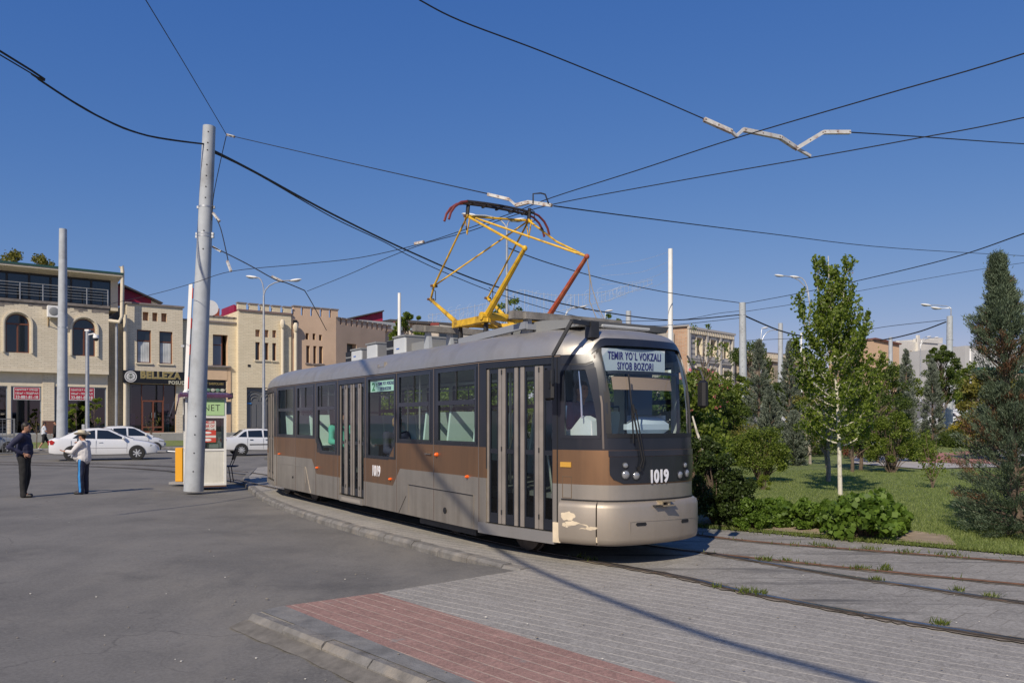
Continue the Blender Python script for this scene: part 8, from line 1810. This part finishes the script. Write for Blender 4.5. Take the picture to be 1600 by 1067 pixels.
# park greenery behind the tram, seen through its windows
for i, (px, y, H_, r_, leaf, lab) in enumerate(((598, 27.5, 2.9, 1.5, L_mid, 'green tree seen through the pane beside the middle door'), (640, 25, 3.0, 1.4, L_bright, 'bright tree seen through the window with the tilted seats'), (690, 26.5, 3.0, 1.5, L_dark, 'dark tree seen through the two front saloon windows'), (735, 23.5, 2.9, 1.3, L_mid, 'green tree seen through the window next to the front door'), (790, 25, 3.0, 1.5, L_bright, 'bright tree seen through the left leaf of the front door'), (845, 23, 2.9, 1.5, L_mid, 'green tree seen through the right leaf of the front door'), (900, 19, 2.6, 1.2, L_mid, 'green tree seen through the cab side window'), (985, 18, 2.6, 1.2, L_dark, 'dark tree seen through the left of the windscreen'), (1050, 19, 2.6, 1.3, L_mid, 'green tree seen through the right of the windscreen'))):
    x = (px-800)/F*y; tree('tree', lab, (x, y, lawn_h(x, y)), H_, r_, leaf, m_bark, 70, 120, .13, .06, .08, 'round', seed=150+i, group='park trees behind the tram')
# grass
def grass(name, pts, h, mat, seed):
    g = np.random.default_rng(seed); n = len(pts); a = g.uniform(0, 2*np.pi, n); ln = g.normal(size=(n, 2))*h*.45; hh = h*g.uniform(.5, 1.3, n); w_ = .008+.0
    v_ = np.empty((n, 3, 3)); sx = np.cos(a)*w_; sy = np.sin(a)*w_; v_[:, 0] = pts+np.stack([sx, sy, 0*sx], 1); v_[:, 1] = pts-np.stack([sx, sy, 0*sx], 1); v_[:, 2] = pts+np.stack([ln[:, 0], ln[:, 1], hh], 1)
    me = bpy.data.meshes.new(name); me.vertices.add(3*n); me.vertices.foreach_set('co', v_.ravel()); me.loops.add(3*n); me.loops.foreach_set('vertex_index', np.arange(3*n, dtype=np.int32)); me.polygons.add(n); me.polygons.foreach_set('loop_start', np.arange(0, 3*n, 3, dtype=np.int32)); me.polygons.foreach_set('loop_total', np.full(n, 3, dtype=np.int32)); me.materials.append(mat); me.update(calc_edges=True); me.validate()
    o_ = bpy.data.objects.new(name, me); C.objects.link(o_); return setp(o_, kind='stuff')
L_grass = leaf_mat('grass_blades', (.20, .27, .07), .35, .45, tip=(.34, .39, .14)); g = np.random.default_rng(8); pts = []
SO = [(3.3, 13.0), (4.7, 11.9), (6.0, 10.95), (6.2, 11.4), (5.6, 12.4), (4.4, 13.1), (3.3, 14.0)]
while len(pts) < 90000:
    y = 10+g.uniform(0, 1)**1.5*17; x = g.uniform(.2, .68)*y
    if not inside(x, y, LAWN) or inside(x, y, SO): continue
    pts.append((x, y, lawn_h(x, y)-.005))
setp(grass('grass', np.array(pts), .045, L_grass, 1), 'short sunlit lawn grass with taller tufts along the paving', None)
wp = []; L_weed = leaf_mat('weed_blades', (.10, .14, .03), .4, .35)
def tuft(px, py, n, r_, zz=.02):
    x, y = G(px, py, 0); q = g.normal(size=(n, 2))*r_; wp.extend([(x+a, y+b_, zz) for a, b_ in q])
for px, py, n, r_ in ((1175, 928, 60, .06), (1188, 930, 30, .04), (1160, 926, 30, .05), (1380, 893, 40, .04), (1382, 888, 24, .03), (1195, 877, 60, .05), (1340, 891, 60, .05), (1290, 856, 50, .06), (1370, 909, 40, .03), (1470, 978, 40, .03), (1498, 925, 30, .03), (1230, 879, 30, .03), (1120, 920, 20, .03), (923, 877, 30, .04), (905, 872, 20, .04), (1360, 860, 50, .08), (1480, 870, 60, .10), (1420, 865, 40, .08), (1270, 852, 40, .08), (1550, 935, 30, .04)): tuft(px, py, n, r_)
for i in range(26): tuft(g.uniform(1200, 1600), 0, 0, 0) if False else None
R3p = [tuple(p)[:2] for p in cat([(a, c_, 0) for a, c_ in R3], 14)]; R4p = [tuple(p)[:2] for p in cat([(a, c_, 0) for a, c_ in R4], 14)]
for L_ in (R3p, R4p):
    for x, y in L_:
        if g.random() < .22: n = int(g.integers(2, 10)); wp.extend([(x+a, y+b_, .02) for a, b_ in g.normal(size=(n, 2))*.06])
for x, y in [(a+(c_-a)*f_, b_+(d-b_)*f_) for (a, b_), (c_, d) in zip(LAWN_EDGE[2:6], LAWN_EDGE[3:7]) for f_ in np.linspace(0, 1, 24)]:
    n = int(g.integers(5, 40)); wp.extend([(x+a, y+b_, .02) for a, b_ in g.normal(size=(n, 2))*.09])
setp(grass('weeds', np.array(wp), .05, L_weed, 2), 'weeds growing in the joints along the rails', None)
# loose litter and pebbles
mb = MB(); gg = random.Random(12)
for i in range(150):
    px, py = gg.uniform(0, 1600), gg.uniform(790, 1060); x, y = G(px, py, 0)
    if inside(x, y, LAWN): continue
    z = (asph(x, y)+.003) if not inside(x, y, PAVE) else .02
    s = gg.uniform(.004, .011)*(1 if i % 9 else 1.6); mb.ball((x, y, z+s*.3), (s, s*gg.uniform(.5, 1), s*.45), 6, 0 if i % 5 else 1)
setp(mb.build('pebbles', [M('pebble_grey', (.22, .20, .17), .9), M('litter_white', (.55, .53, .48), .8)]), 'scattered pebbles and scraps on the paving and asphalt', None, None, 'stuff')
